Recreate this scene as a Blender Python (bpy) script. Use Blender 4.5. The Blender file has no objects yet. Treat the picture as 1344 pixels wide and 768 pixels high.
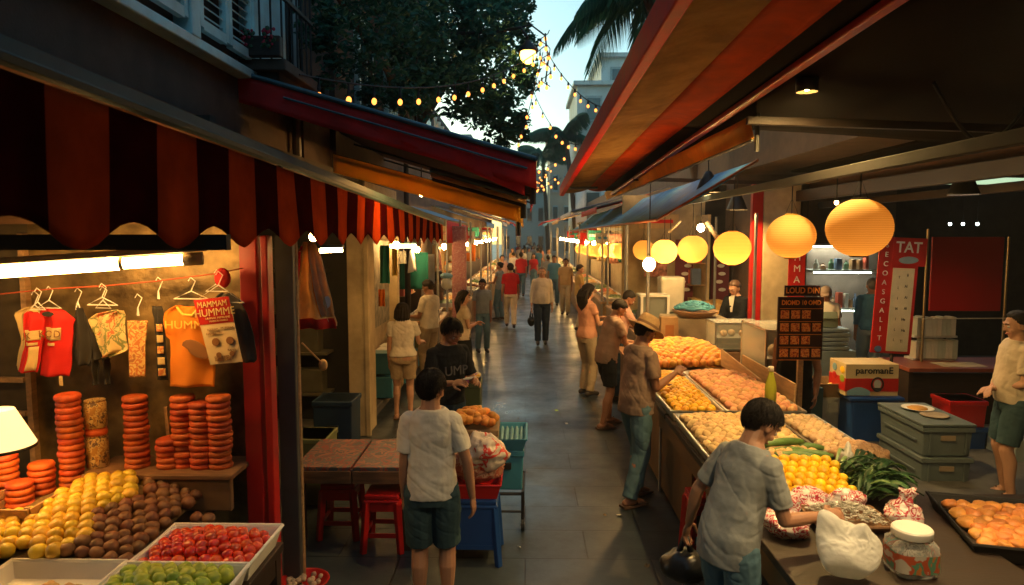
import bpy, bmesh, math, random
from mathutils import Vector, Matrix, Euler, noise
R = math.radians
PI = math.pi
random.seed(7)
rnd = random.uniform
scene = bpy.context.scene
COL = scene.collection

# ---------------------------------------------------------------- camera
CAM_H = 2.45
PITCH, YAW = R(4.89), R(1.14)
cam_data = bpy.data.cameras.new('camera')
cam = bpy.data.objects.new('camera', cam_data)
COL.objects.link(cam)
cam.location = (0, 0, CAM_H)
cam.rotation_euler = (PI / 2 - PITCH, 0, YAW)
cam_data.sensor_width = 36
cam_data.lens = 24.1
cam_data.clip_end = 2000
cam_data.dof.use_dof = True
cam_data.dof.focus_distance = 6.0
cam_data.dof.aperture_fstop = 3.2
scene.camera = cam
scene.render.resolution_x, scene.render.resolution_y = 1024, 585

# ---------------------------------------------------------------- light and exposure
SUN_EL, SUN_ROT = R(8), R(328)
world = bpy.data.worlds.new('World')
scene.world = world
world.use_nodes = True
wn, wl = world.node_tree.nodes, world.node_tree.links
bg = wn['Background']
sky = wn.new('ShaderNodeTexSky')
sky.sky_type = 'NISHITA'
sky.sun_disc = False
sky.sun_elevation = SUN_EL
sky.sun_rotation = SUN_ROT
sky.air_density = 1.0
sky.dust_density = 1.5
sky.ozone_density = 2.0
tint = wn.new('ShaderNodeMix'); tint.data_type = 'RGBA'; tint.blend_type = 'MULTIPLY'
tint.inputs[0].default_value = 1
tint.inputs[7].default_value = (0.76, 0.98, 0.89, 1)
wl.new(sky.outputs[0], tint.inputs[6])
wl.new(tint.outputs[2], bg.inputs[0])
bg.inputs[1].default_value = 0.13
sun_data = bpy.data.lights.new('sun', 'SUN')
sun_data.energy = 0.04
sun_data.angle = R(20)
sun_data.color = (1, .86, .7)
sun = bpy.data.objects.new('sun', sun_data)
COL.objects.link(sun)
sun.location = (-10, -20, 30)
sun.rotation_euler = (PI / 2 - SUN_EL, 0, PI - SUN_ROT)
vs = scene.view_settings
vs.view_transform = 'Standard'
vs.look = 'None'
vs.exposure = 1.27
vs.gamma = 1
scene.cycles.use_denoising = True
scene.cycles.max_bounces = 7
scene.cycles.diffuse_bounces = 4
scene.cycles.glossy_bounces = 3
scene.cycles.transmission_bounces = 5
scene.cycles.transparent_max_bounces = 8
scene.cycles.sample_clamp_indirect = 4
scene.cycles.sample_clamp_direct = 0
scene.cycles.use_light_tree = True
scene.cycles.caustics_reflective = False
scene.cycles.caustics_refractive = False
scene.cycles.blur_glossy = 1.0

# ---------------------------------------------------------------- helpers
_RM = Euler(cam.rotation_euler).to_matrix()
def ray(px, py):
    return _RM @ Vector(((px - 672) / 900.0, -(py - 384) / 900.0, -1))
def at(px, py, X=None, Y=None, Z=None):
    """point of the place whose picture lies at pixel px, py of the photograph, given one coordinate"""
    d = ray(px, py)
    if X is not None: t = X / d.x
    elif Y is not None: t = Y / d.y
    else: t = (Z - CAM_H) / d.z
    return Vector((0, 0, CAM_H)) + d * t

class MB:
    def __init__(s):
        s.v, s.f, s.mi, s.m = [], [], [], 0
    def add(s, vs, fs):
        b = len(s.v)
        s.v += [Vector(p) for p in vs]
        s.f += [[b + i for i in f] for f in fs]
        s.mi += [s.m] * len(fs)
        return s
    def box(s, c, d, rz=0, rx=0, ry=0, taper=1.0):
        M_ = Euler((rx, ry, rz)).to_matrix()
        c = Vector(c)
        vs = []
        for z in (-.5, .5):
            k = 1.0 if z > 0 else taper
            for x, y in ((-.5, -.5), (.5, -.5), (.5, .5), (-.5, .5)):
                vs.append(c + M_ @ Vector((x * d[0] * k, y * d[1] * k, z * d[2])))
        return s.add(vs, [(3, 2, 1, 0), (4, 5, 6, 7), (0, 1, 5, 4), (1, 2, 6, 5), (2, 3, 7, 6), (3, 0, 4, 7)])
    def tube(s, pts, r, n=8, cap=True, sq=1.0):
        pts = [Vector(p) for p in pts]
        rs = r if isinstance(r, (list, tuple)) else [r] * len(pts)
        vs, fs = [], []
        t = (pts[1] - pts[0]).normalized()
        up = Vector((0, 0, 1)) if abs(t.z) < .9 else Vector((0, 1, 0))
        u = t.cross(up).normalized()
        for i, p in enumerate(pts):
            if i == 0: t = pts[1] - pts[0]
            elif i == len(pts) - 1: t = pts[-1] - pts[-2]
            else: t = pts[i + 1] - pts[i - 1]
            t.normalize()
            u = (u - t * u.dot(t)).normalized()
            w = t.cross(u)
            for k in range(n):
                a = 2 * PI * k / n
                vs.append(p + (u * math.cos(a) + w * math.sin(a) * sq) * rs[i])
        m = len(pts)
        for i in range(m - 1):
            for k in range(n):
                k2 = (k + 1) % n
                fs.append((i * n + k, i * n + k2, (i + 1) * n + k2, (i + 1) * n + k))
        if cap:
            fs.append(tuple(reversed(range(n))))
            fs.append(tuple((m - 1) * n + k for k in range(n)))
        return s.add(vs, fs)
    def lathe(s, prof, c=(0, 0, 0), n=20, sx=1, sy=1, cap=True):
        c = Vector(c); vs, fs = [], []
        for r, z in prof:
            for k in range(n):
                a = 2 * PI * k / n
                vs.append(c + Vector((r * math.cos(a) * sx, r * math.sin(a) * sy, z)))
        for i in range(len(prof) - 1):
            for k in range(n):
                k2 = (k + 1) % n
                fs.append((i * n + k, i * n + k2, (i + 1) * n + k2, (i + 1) * n + k))
        if cap:
            fs.append(tuple(reversed(range(n))))
            fs.append(tuple((len(prof) - 1) * n + k for k in range(n)))
        return s.add(vs, fs)
    def ball(s, c, r, nu=12, nv=8, fn=None):
        c = Vector(c)
        if not isinstance(r, (list, tuple)): r = (r, r, r)
        vs, fs = [c + Vector((0, 0, -r[2])) * (fn(Vector((0, 0, -1))) if fn else 1)], []
        for j in range(1, nv):
            ph = -PI / 2 + PI * j / nv
            for i in range(nu):
                th = 2 * PI * i / nu
                d = Vector((math.cos(ph) * math.cos(th), math.cos(ph) * math.sin(th), math.sin(ph)))
                k = fn(d) if fn else 1
                vs.append(c + Vector((d.x * r[0], d.y * r[1], d.z * r[2])) * k)
        vs.append(c + Vector((0, 0, r[2])) * (fn(Vector((0, 0, 1))) if fn else 1))
        for i in range(nu):
            fs.append((0, 1 + (i + 1) % nu, 1 + i))
            for j in range(nv - 2):
                a, b = 1 + j * nu + i, 1 + j * nu + (i + 1) % nu
                fs.append((a, b, b + nu, a + nu))
            t = 1 + (nv - 2) * nu
            fs.append((t + i, t + (i + 1) % nu, len(vs) - 1))
        return s.add(vs, fs)
    def sheet(s, fn, nu, nv, th=.004, mfn=None):
        """surface fn(u, v) with a real thickness; mfn(i, j) chooses the material slot"""
        P = [[Vector(fn(i / nu, j / nv)) for i in range(nu + 1)] for j in range(nv + 1)]
        N = []
        for j in range(nv + 1):
            row = []
            for i in range(nu + 1):
                du = P[j][min(i + 1, nu)] - P[j][max(i - 1, 0)]
                dv = P[min(j + 1, nv)][i] - P[max(j - 1, 0)][i]
                n_ = du.cross(dv)
                row.append(n_.normalized() if n_.length > 1e-9 else Vector((0, 0, 1)))
            N.append(row)
        W = nu + 1
        vs = [P[j][i] for j in range(nv + 1) for i in range(W)] + [P[j][i] - N[j][i] * th for j in range(nv + 1) for i in range(W)]
        o = W * (nv + 1)
        b = len(s.v); s.v += vs
        for j in range(nv):
            for i in range(nu):
                a = j * W + i
                m = mfn(i, j) if mfn else s.m
                s.f.append([b + k for k in (a, a + 1, a + W + 1, a + W)]); s.mi.append(m)
                s.f.append([b + o + k for k in (a + W, a + W + 1, a + 1, a)]); s.mi.append(m)
        def side(a, c, m):
            s.f.append([b + a, b + a + o, b + c + o, b + c]); s.mi.append(m)
        for i in range(nu):
            side(i, i + 1, mfn(i, 0) if mfn else s.m)
            side(nv * W + i + 1, nv * W + i, mfn(i, nv - 1) if mfn else s.m)
        for j in range(nv):
            side((j + 1) * W, j * W, mfn(0, j) if mfn else s.m)
            side(j * W + nu, (j + 1) * W + nu, mfn(nu - 1, j) if mfn else s.m)
        return s
    def prism(s, poly, d0, d1, axis='z', o=(0, 0, 0)):
        o = Vector(o)
        def P(a, b, d):
            return o + (Vector((a, b, d)) if axis == 'z' else Vector((a, d, b)) if axis == 'y' else Vector((d, a, b)))
        n = len(poly)
        vs = [P(a, b, d0) for a, b in poly] + [P(a, b, d1) for a, b in poly]
        fs = [tuple(reversed(range(n))), tuple(range(n, 2 * n))] + [(i, (i + 1) % n, n + (i + 1) % n, n + i) for i in range(n)]
        return s.add(vs, fs)
    def mesh(s, name, mats, smooth=False, inv=None):
        me = bpy.data.meshes.new(name)
        vs = [tuple(inv @ p) for p in s.v] if inv else [tuple(p) for p in s.v]
        me.from_pydata(vs, [], [tuple(f) for f in s.f])
        for m in (mats if isinstance(mats, (list, tuple)) else [mats]): me.materials.append(m)
        me.polygons.foreach_set('material_index', s.mi)
        if smooth: me.polygons.foreach_set('use_smooth', [True] * len(s.f))
        me.update()
        bm = bmesh.new(); bm.from_mesh(me)
        bmesh.ops.recalc_face_normals(bm, faces=bm.faces)
        bm.to_mesh(me); bm.free()
        return me
    def build(s, name, mats, parent=None, smooth=False, bevel=0, world=True, seg=2, angle=None):
        """world=True: the coordinates collected here are the place's, and get moved under the parent's root"""
        root = parent
        while root is not None and root.parent is not None: root = root.parent
        loc = None
        if parent is None:
            if world and s.v:
                xs = [p.x for p in s.v]; ys = [p.y for p in s.v]; zs = [p.z for p in s.v]
                loc = Vector(((min(xs) + max(xs)) / 2, (min(ys) + max(ys)) / 2, min(zs)))
                inv = Matrix.Translation(-loc)
            else: inv = None
        else:
            inv = Matrix.LocRotScale(root.location, root.rotation_euler, root.scale).inverted() if world else None
        me = s.mesh(name, mats, smooth, inv)
        if angle is not None:
            me.polygons.foreach_set('use_smooth', [True] * len(me.polygons))
            try: me.set_sharp_from_angle(angle=angle)
            except Exception: pass
        o = bpy.data.objects.new(name, me)
        COL.objects.link(o)
        if loc is not None: o.location = loc
        if parent is not None: o.parent = parent
        if bevel:
            b = o.modifiers.new('bevel', 'BEVEL'); b.width = bevel; b.segments = seg
            b.limit_method = 'ANGLE'; b.angle_limit = R(35); b.use_clamp_overlap = True
        return o

BENCH = bpy.data.scenes.new('bench')
def evaluated(o):
    """mesh of an object with its modifiers applied, worked out on an empty bench scene"""
    BENCH.collection.objects.link(o)
    vl = BENCH.view_layers[0]; vl.update()
    return bpy.data.meshes.new_from_object(o.evaluated_get(vl.depsgraph))
def tag(o, label=None, cat=None, group=None, kind=None):
    if label: o['label'] = label
    if cat: o['category'] = cat
    if group: o['group'] = group
    if kind: o['kind'] = kind
    return o
def empty(name, loc, label=None, cat=None, group=None, rz=0):
    o = bpy.data.objects.new(name, None)
    o.empty_display_size = .1
    COL.objects.link(o)
    o.location = loc; o.rotation_euler = (0, 0, rz)
    return tag(o, label, cat, group)
def copy_tree(o, parent=None):
    c = o.copy(); COL.objects.link(c)
    c.parent = parent
    for ch in list(o.children): copy_tree(ch, c)
    return c
def structure(o): o['kind'] = 'structure'; return o

def text_mesh(txt, size, M4, name, mat, parent, ext=.0015, sx=1.0, bold=0.0, font=None):
    """lettering as a real thin mesh, placed by matrix M4 in the place's coordinates"""
    cu = bpy.data.curves.new('lettering', 'FONT')
    cu.body = txt; cu.size = size; cu.extrude = ext; cu.align_x = 'CENTER'; cu.align_y = 'CENTER'; cu.offset = bold
    cu.resolution_u = 3
    t = bpy.data.objects.new('lettering', cu)
    me = evaluated(t)
    bpy.data.objects.remove(t)
    root = parent
    while root.parent is not None: root = root.parent
    inv = Matrix.LocRotScale(root.location, root.rotation_euler, root.scale).inverted()
    me.transform(inv @ M4 @ Matrix.Diagonal((sx, 1, 1, 1)))
    me.materials.clear(); me.materials.append(mat)
    o = bpy.data.objects.new(name, me); COL.objects.link(o); o.parent = parent
    return o
def facing(loc, nrm, roll=0):
    """matrix with local +Z along nrm, local +Y up"""
    n = Vector(nrm).normalized(); up = Vector((0, 0, 1))
    x = up.cross(n).normalized(); y = n.cross(x)
    m = Matrix((x, y, n)).transposed().to_4x4()
    m = m @ Matrix.Rotation(roll, 4, 'Z')
    m.translation = Vector(loc)
    return m

# ---------------------------------------------------------------- materials
MATS = {}
def mat(name, col, rough=.6, var=.12, scale=6, bump=.0, bscale=60, metal=0, spec=.5, trans=0, coat=0, hue=0, dirt=0, alpha=1, sheen=0, stretch=None, tc='Object'):
    if name in MATS: return MATS[name]
    m = bpy.data.materials.new(name); m.use_nodes = True
    nt = m.node_tree; N, L = nt.nodes, nt.links
    b = N['Principled BSDF']
    b.inputs['Roughness'].default_value = rough
    b.inputs['Metallic'].default_value = metal
    b.inputs['Specular IOR Level'].default_value = spec
    b.inputs['Coat Weight'].default_value = coat
    b.inputs['Sheen Weight'].default_value = sheen
    b.inputs['Alpha'].default_value = alpha
    tcn = N.new('ShaderNodeTexCoord')
    src = tcn.outputs[tc]
    if stretch:
        mp = N.new('ShaderNodeMapping'); mp.inputs['Scale'].default_value = stretch
        L.new(src, mp.inputs[0]); src = mp.outputs[0]
    n1 = N.new('ShaderNodeTexNoise'); n1.inputs['Scale'].default_value = scale; n1.inputs['Detail'].default_value = 5
    L.new(src, n1.inputs['Vector'])
    mr = N.new('ShaderNodeMapRange'); mr.inputs[1].default_value = .3; mr.inputs[2].default_value = .7
    mr.inputs[3].default_value = 1 - var; mr.inputs[4].default_value = 1 + var
    L.new(n1.outputs[0], mr.inputs[0])
    mx = N.new('ShaderNodeMix'); mx.data_type = 'RGBA'; mx.blend_type = 'MULTIPLY'; mx.inputs[0].default_value = 1
    mx.inputs[6].default_value = (*col, 1)
    L.new(mr.outputs[0], mx.inputs[7])
    out = mx.outputs[2]
    if dirt:
        n3 = N.new('ShaderNodeTexNoise'); n3.inputs['Scale'].default_value = 1.7; n3.inputs['Detail'].default_value = 8; n3.inputs['Roughness'].default_value = .65
        L.new(tcn.outputs[tc], n3.inputs['Vector'])
        r3 = N.new('ShaderNodeMapRange'); r3.inputs[1].default_value = .45; r3.inputs[2].default_value = .68; r3.inputs[4].default_value = dirt
        L.new(n3.outputs[0], r3.inputs[0])
        m3 = N.new('ShaderNodeMix'); m3.data_type = 'RGBA'; m3.inputs[7].default_value = (col[0] * .35, col[1] * .3, col[2] * .25, 1)
        L.new(r3.outputs[0], m3.inputs[0]); L.new(out, m3.inputs[6]); out = m3.outputs[2]
    if hue:
        oi = N.new('ShaderNodeObjectInfo')
        hs = N.new('ShaderNodeHueSaturation')
        a = N.new('ShaderNodeMapRange'); a.inputs[3].default_value = .5 - hue; a.inputs[4].default_value = .5 + hue
        v = N.new('ShaderNodeMapRange'); v.inputs[3].default_value = .8; v.inputs[4].default_value = 1.2
        wn_ = N.new('ShaderNodeTexWhiteNoise'); wn_.noise_dimensions = '1D'
        L.new(oi.outputs['Random'], a.inputs[0]); L.new(oi.outputs['Random'], wn_.inputs[1]); L.new(wn_.outputs[0], v.inputs[0])
        L.new(a.outputs[0], hs.inputs['Hue']); L.new(v.outputs[0], hs.inputs['Value'])
        L.new(out, hs.inputs['Color']); out = hs.outputs[0]
    L.new(out, b.inputs['Base Color'])
    rr = N.new('ShaderNodeMapRange'); rr.inputs[3].default_value = max(.05, rough - .1); rr.inputs[4].default_value = min(1, rough + .12)
    L.new(n1.outputs[0], rr.inputs[0]); L.new(rr.outputs[0], b.inputs['Roughness'])
    if bump:
        n2 = N.new('ShaderNodeTexNoise'); n2.inputs['Scale'].default_value = bscale; n2.inputs['Detail'].default_value = 4
        L.new(src, n2.inputs['Vector'])
        bp = N.new('ShaderNodeBump'); bp.inputs['Strength'].default_value = bump; bp.inputs['Distance'].default_value = .01
        L.new(n2.outputs[0], bp.inputs['Height']); L.new(bp.outputs[0], b.inputs['Normal'])
    if trans:
        tr = N.new('ShaderNodeBsdfTranslucent'); ms = N.new('ShaderNodeMixShader'); ms.inputs[0].default_value = trans
        L.new(out, tr.inputs[0]); L.new(b.outputs[0], ms.inputs[1]); L.new(tr.outputs[0], ms.inputs[2])
        L.new(ms.outputs[0], N['Material Output'].inputs[0])
    m.diffuse_color = (*col, 1)
    MATS[name] = m
    return m
def glow(name, col, strength):
    if name in MATS: return MATS[name]
    m = bpy.data.materials.new(name); m.use_nodes = True
    b = m.node_tree.nodes['Principled BSDF']
    b.inputs['Base Color'].default_value = (*[min(c, .8) for c in col], 1)
    b.inputs['Emission Color'].default_value = (*col, 1)
    b.inputs['Emission Strength'].default_value = strength
    MATS[name] = m
    return m
def glass(name, col=(1, 1, 1), op=.15, rough=.1):
    """thin clear sheet: mostly see-through with a gloss on it"""
    if name in MATS: return MATS[name]
    m = bpy.data.materials.new(name); m.use_nodes = True
    N, L = m.node_tree.nodes, m.node_tree.links
    b = N['Principled BSDF']; b.inputs['Base Color'].default_value = (*col, 1); b.inputs['Roughness'].default_value = rough
    tp = N.new('ShaderNodeBsdfTransparent'); ms = N.new('ShaderNodeMixShader')
    fr = N.new('ShaderNodeLayerWeight'); fr.inputs[0].default_value = .35
    mr = N.new('ShaderNodeMapRange'); mr.inputs[3].default_value = op; mr.inputs[4].default_value = min(1, op + .5)
    L.new(fr.outputs['Facing'], mr.inputs[0]); L.new(mr.outputs[0], ms.inputs[0])
    L.new(tp.outputs[0], ms.inputs[1]); L.new(b.outputs[0], ms.inputs[2])
    L.new(ms.outputs[0], N['Material Output'].inputs[0])
    MATS[name] = m
    return m
def patches(name, cols, scale=6, rough=.8, kind='voronoi', tc='Object', bump=0):
    """cloth, paper or stone printed or mottled in several colours"""
    if name in MATS: return MATS[name]
    m = bpy.data.materials.new(name); m.use_nodes = True
    N, L = m.node_tree.nodes, m.node_tree.links
    b = N['Principled BSDF']; b.inputs['Roughness'].default_value = rough
    t = N.new('ShaderNodeTexCoord')
    nz = N.new('ShaderNodeTexNoise'); nz.inputs['Scale'].default_value = scale; nz.inputs['Detail'].default_value = 3; nz.inputs['Distortion'].default_value = .6
    L.new(t.outputs[tc], nz.inputs['Vector'])
    cr = N.new('ShaderNodeValToRGB'); cr.color_ramp.interpolation = 'CONSTANT' if kind == 'voronoi' else 'LINEAR'
    el = cr.color_ramp.elements
    n = len(cols)
    el[0].position = 0; el[0].color = (*cols[0], 1)
    el[1].position = .35 + .35 * (n - 2) / max(1, n - 1) if n > 1 else 1; el[1].color = (*cols[-1], 1)
    for i in range(1, n - 1):
        e = el.new(.33 + .36 * i / n); e.color = (*cols[i], 1)
    L.new(nz.outputs[0], cr.inputs[0]); L.new(cr.outputs[0], b.inputs['Base Color'])
    if bump:
        bp = N.new('ShaderNodeBump'); bp.inputs['Strength'].default_value = bump; bp.inputs['Distance'].default_value = .01
        L.new(nz.outputs[0], bp.inputs['Height']); L.new(bp.outputs[0], b.inputs['Normal'])
    MATS[name] = m
    return m

def tile_mat(name, c1, c2, mortar, bw, bh, rough, mw=.006, bump=.5, rot=0, dirt=.5):
    m = bpy.data.materials.new(name); m.use_nodes = True
    N, L = m.node_tree.nodes, m.node_tree.links
    b = N['Principled BSDF']
    t = N.new('ShaderNodeTexCoord'); mp = N.new('ShaderNodeMapping'); mp.inputs['Rotation'].default_value = (0, 0, rot)
    L.new(t.outputs['Object'], mp.inputs[0])
    br = N.new('ShaderNodeTexBrick'); br.inputs['Scale'].default_value = 1
    br.inputs['Brick Width'].default_value = bw; br.inputs['Row Height'].default_value = bh
    br.inputs['Mortar Size'].default_value = mw; br.inputs['Mortar Smooth'].default_value = .3
    br.inputs['Color1'].default_value = (*c1, 1); br.inputs['Color2'].default_value = (*c2, 1); br.inputs['Mortar'].default_value = (*mortar, 1)
    L.new(mp.outputs[0], br.inputs[0])
    nz = N.new('ShaderNodeTexNoise'); nz.inputs['Scale'].default_value = .9; nz.inputs['Detail'].default_value = 8; nz.inputs['Roughness'].default_value = .7
    L.new(t.outputs['Object'], nz.inputs['Vector'])
    mr = N.new('ShaderNodeMapRange'); mr.inputs[1].default_value = .35; mr.inputs[2].default_value = .7; mr.inputs[3].default_value = 1.15; mr.inputs[4].default_value = 1 - dirt
    L.new(nz.outputs[0], mr.inputs[0])
    mx = N.new('ShaderNodeMix'); mx.data_type = 'RGBA'; mx.blend_type = 'MULTIPLY'; mx.inputs[0].default_value = 1
    L.new(br.outputs[0], mx.inputs[6]); L.new(mr.outputs[0], mx.inputs[7]); L.new(mx.outputs[2], b.inputs['Base Color'])
    r2 = N.new('ShaderNodeMapRange'); r2.inputs[1].default_value = .3; r2.inputs[2].default_value = .7; r2.inputs[3].default_value = rough - .14; r2.inputs[4].default_value = rough + .2
    L.new(nz.outputs[0], r2.inputs[0]); L.new(r2.outputs[0], b.inputs['Roughness'])
    n2 = N.new('ShaderNodeTexNoise'); n2.inputs['Scale'].default_value = 35; L.new(t.outputs['Object'], n2.inputs['Vector'])
    ad = N.new('ShaderNodeMath'); ad.operation = 'MULTIPLY_ADD'; ad.inputs[1].default_value = .25
    iv = N.new('ShaderNodeMath'); iv.operation = 'SUBTRACT'; iv.inputs[0].default_value = 1
    L.new(br.outputs['Fac'], iv.inputs[1]); L.new(n2.outputs[0], ad.inputs[0]); L.new(iv.outputs[0], ad.inputs[2])
    bp = N.new('ShaderNodeBump'); bp.inputs['Strength'].default_value = bump; bp.inputs['Distance'].default_value = .006
    L.new(ad.outputs[0], bp.inputs['Height']); L.new(bp.outputs[0], b.inputs['Normal'])
    return m

m_street = tile_mat('stone_slabs', (.030, .041, .048), (.050, .064, .073), (.010, .012, .013), .95, .5, .38, mw=.007, dirt=.65)
m_black = mat('dark_metal', (.015, .014, .014), .5, bump=.1)
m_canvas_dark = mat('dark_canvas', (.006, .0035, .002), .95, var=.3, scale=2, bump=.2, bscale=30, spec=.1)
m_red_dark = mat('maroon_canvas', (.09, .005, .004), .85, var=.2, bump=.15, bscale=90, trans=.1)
m_red = mat('red_canvas', (.62, .014, .012), .75, var=.18, bump=.15, bscale=90, trans=.15)
m_red_paint = mat('red_paint', (.48, .015, .012), .4, var=.12, dirt=.35)
m_orange_cl = mat('orange_canvas', (.82, .27, .025), .8, var=.15, scale=3, bump=.15, trans=.3)
m_cream_cl = mat('cream_canvas', (.55, .38, .19), .85, var=.15, scale=3, bump=.15, trans=.2)
m_blue_cl = mat('blue_canvas', (.08, .32, .62), .7, var=.25, scale=3, bump=.15)
m_grey_metal = mat('painted_metal', (.07, .13, .15), .4, var=.15, metal=.3, dirt=.4)
m_steel = mat('steel', (.55, .55, .53), .32, metal=.9, var=.1, bump=.05)
m_pipe = mat('galvanised', (.3, .3, .29), .45, metal=.7, var=.15)
m_wood = mat('wood', (.2, .1, .045), .6, var=.35, scale=5, stretch=(1, 8, 8), bump=.2, bscale=20, dirt=.3)
m_wood_lt = mat('pale_wood', (.42, .25, .12), .6, var=.25, scale=5, stretch=(8, 1, 8), bump=.2, bscale=20)
m_wood_dk = mat('dark_wood', (.026, .014, .009), .55, var=.35, scale=5, stretch=(1, 8, 8), bump=.2, bscale=20)
m_white_pl = mat('white_plastic', (.78, .76, .70), .35, var=.05, dirt=.1)
m_rubber = mat('rubber', (.02, .02, .02), .7)
g_small = glow('fairy_bulb', (1, .30, .05), 1.5)
# ================================================================ the setting
g = MB(); g.add([(-60, -12, 0), (60, -12, 0), (60, 160, 0), (-60, 160, 0)], [(0, 1, 2, 3)])
structure(g.build('street', m_street, world=False))
m_conc = mat('concrete', (.11, .11, .105), .8, var=.25, dirt=.5, bump=.3)
pv = MB(); pv.box((-2.75, 9, .06), (1.5, 9.4, .12)); pv.box((-2.75, 24, .06), (1.5, 20, .12))
structure(pv.build('pavement_left', m_conc, bevel=.015))
pv = MB(); pv.box((6.4, 9, .03), (6.6, 22, .06))
structure(pv.build('pavement_right', m_conc, bevel=.01))

# ---- left row of houses
m_wall1 = mat('old_render', (.085, .06, .045), .9, var=.2, dirt=.5, bump=.3)
m_wall2 = mat('pinkish_render', (.10, .072, .055), .9, var=.15, dirt=.4, bump=.3)
m_teal = mat('teal_shutter_paint', (.58, .84, .84), .5, var=.12, dirt=.35)
m_pane = mat('dark_glass', (.03, .045, .05), .12, spec=.8)
house = empty('terraced_house', (-3.5, 4.5, 0), 'brown rendered house with teal louvred shutters above the striped awning', 'house')
w = MB(); w.box((-4.3, 3.2, 5.3), (4.0, 8.0, 4.4)); w.box((-2.25, 7.0, 5.3), (.12, .36, 4.4))
w.build('wall', m_wall1, house)
f = MB(); f.box((-2.25, 4.15, 3.72), (.14, 3.6, .07)); f.build('window_sill', m_teal, house, bevel=.01)
f = MB()
for y in (2.4, 3.52, 4.62, 5.72): f.box((-2.24, y, 4.6), (.13, .13 if y < 5.6 else .22, 1.70))
f.box((-2.24, 4.1, 5.42), (.13, 3.5, .1)); f.build('window_frame', m_teal, house, bevel=.008)
for y in (2.75, 3.2, 3.84, 4.32, 4.94, 5.4):
    s_ = MB()
    s_.box((-2.215, y - .2, 4.6), (.05, .05, 1.5)); s_.box((-2.215, y + .2, 4.6), (.05, .05, 1.5))
    for z in (3.87, 4.32, 4.85, 5.33): s_.box((-2.215, y, z), (.048, .36, .07))
    for k in range(22): s_.box((-2.225, y, 3.95 + k * .064), (.035, .34, .008), ry=R(40))
    s_.build('shutter', m_teal, house)
bal = MB(); bal.box((-2.12, 6.0, 3.80), (.40, .86, .09)); bal.box((-2.15, 6.0, 3.73), (.3, .7, .07)); bal.box((-2.14, 6.55, 3.70), (.34, .4, .06)); bal.build('balcony_slab', m_wall1, house, bevel=.01)
bal = MB()
for k in range(7): bal.tube([(-1.96, 5.62 + k * .125, 3.84), (-1.96, 5.62 + k * .125, 5.3)], .009, 6)
for k in range(3): bal.tube([(-2.04 - k * .09, 5.60, 3.84), (-2.04 - k * .09, 5.60, 5.3)], .009, 6)
for z in (4.35, 5.3): bal.box((-1.96, 6.0, z), (.03, .8, .03)); bal.box((-2.12, 5.60, z), (.34, .03, .03))
bal.build('railing', m_black, house)
w = MB(); w.box((-2.27, 6.1, 4.75), (.08, .8, 1.8)); w.build('balcony_door', m_teal, house, bevel=.01)
w = MB(); w.tube([(-2.22, 6.72, 3.2), (-2.22, 6.72, 7.4)], .04, 8); w.build('drainpipe', m_pipe, house)
pl = empty('balcony_planter', (-2.12, 5.56, 3.84), 'dark planter box with two red flower clumps on the balcony', 'planter')
b = MB(); b.box((-2.12, 5.55, 3.93), (.36, .07, .16)); b.build('box', m_wood_dk, pl, bevel=.01)
b = MB()
for cx in (-2.2, -2.03):
    for k in range(40):
        p = Vector((cx + rnd(-.05, .05), 5.52 + rnd(-.03, .04), 3.97 + rnd(-.05, .09)))
        b.m = 1 if rnd(0, 1) < .55 else 0
        b.ball(p, rnd(.010, .02), 5, 4)
b.build('flowers', [mat('leaf_dark', (.03, .09, .04), .6), mat('red_petal', (.5, .02, .05), .6)], pl)
house2 = empty('terraced_house', (-3.6, 14, 0), 'pinkish grey rendered house partly behind the big tree', 'house')
w = MB(); w.box((-4.4, 12.7, 5.2), (4.0, 10.9, 5.4)); w.box((-2.38, 8.6, 5.2), (.1, .22, 5.4)); w.box((-2.36, 12.7, 6.4), (.14, 10.9, .12)); w.build('wall', m_wall2, house2)
for y in (10.2, 12.2, 14.4, 16.6):
    f = MB(); f.box((-2.37, y, 4.75), (.1, .9, 1.5)); ff = f.build('window', m_teal, house2, bevel=.01)
    q = MB(); q.box((-2.33, y - .2, 4.75), (.03, .33, 1.34)); q.box((-2.33, y + .2, 4.75), (.03, .33, 1.34)); q.build('pane', m_pane, ff)
house3 = empty('terraced_house', (-5, 29, 0), 'far house with pale warm lit columns seen through the gap under the tree', 'house')
w = MB(); w.box((-6, 30, 3.4), (4.6, 16, 6.8)); w.box((-3.6, 30, 6.9), (.5, 16, .2)); w.build('wall', m_wall2, house3)
w = MB()
for k in range(14): w.lathe([(.2, 4.2), (.22, 4.3), (.15, 4.4), (.14, 6.4), (.2, 6.6), (.22, 6.75)], (-3.5, 22.5 + k * 1.1, 0), 10)
w.build('column', mat('cream_stone', (.6, .5, .36), .8), house3, smooth=True)['kind'] = 'stuff'
w = MB(); w.box((-3.68, 30, 5.6), (.05, 15, 1.5)); w.build('lit_window', glow('window_glow', (1, .6, .25), 1.3), house3)

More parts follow.
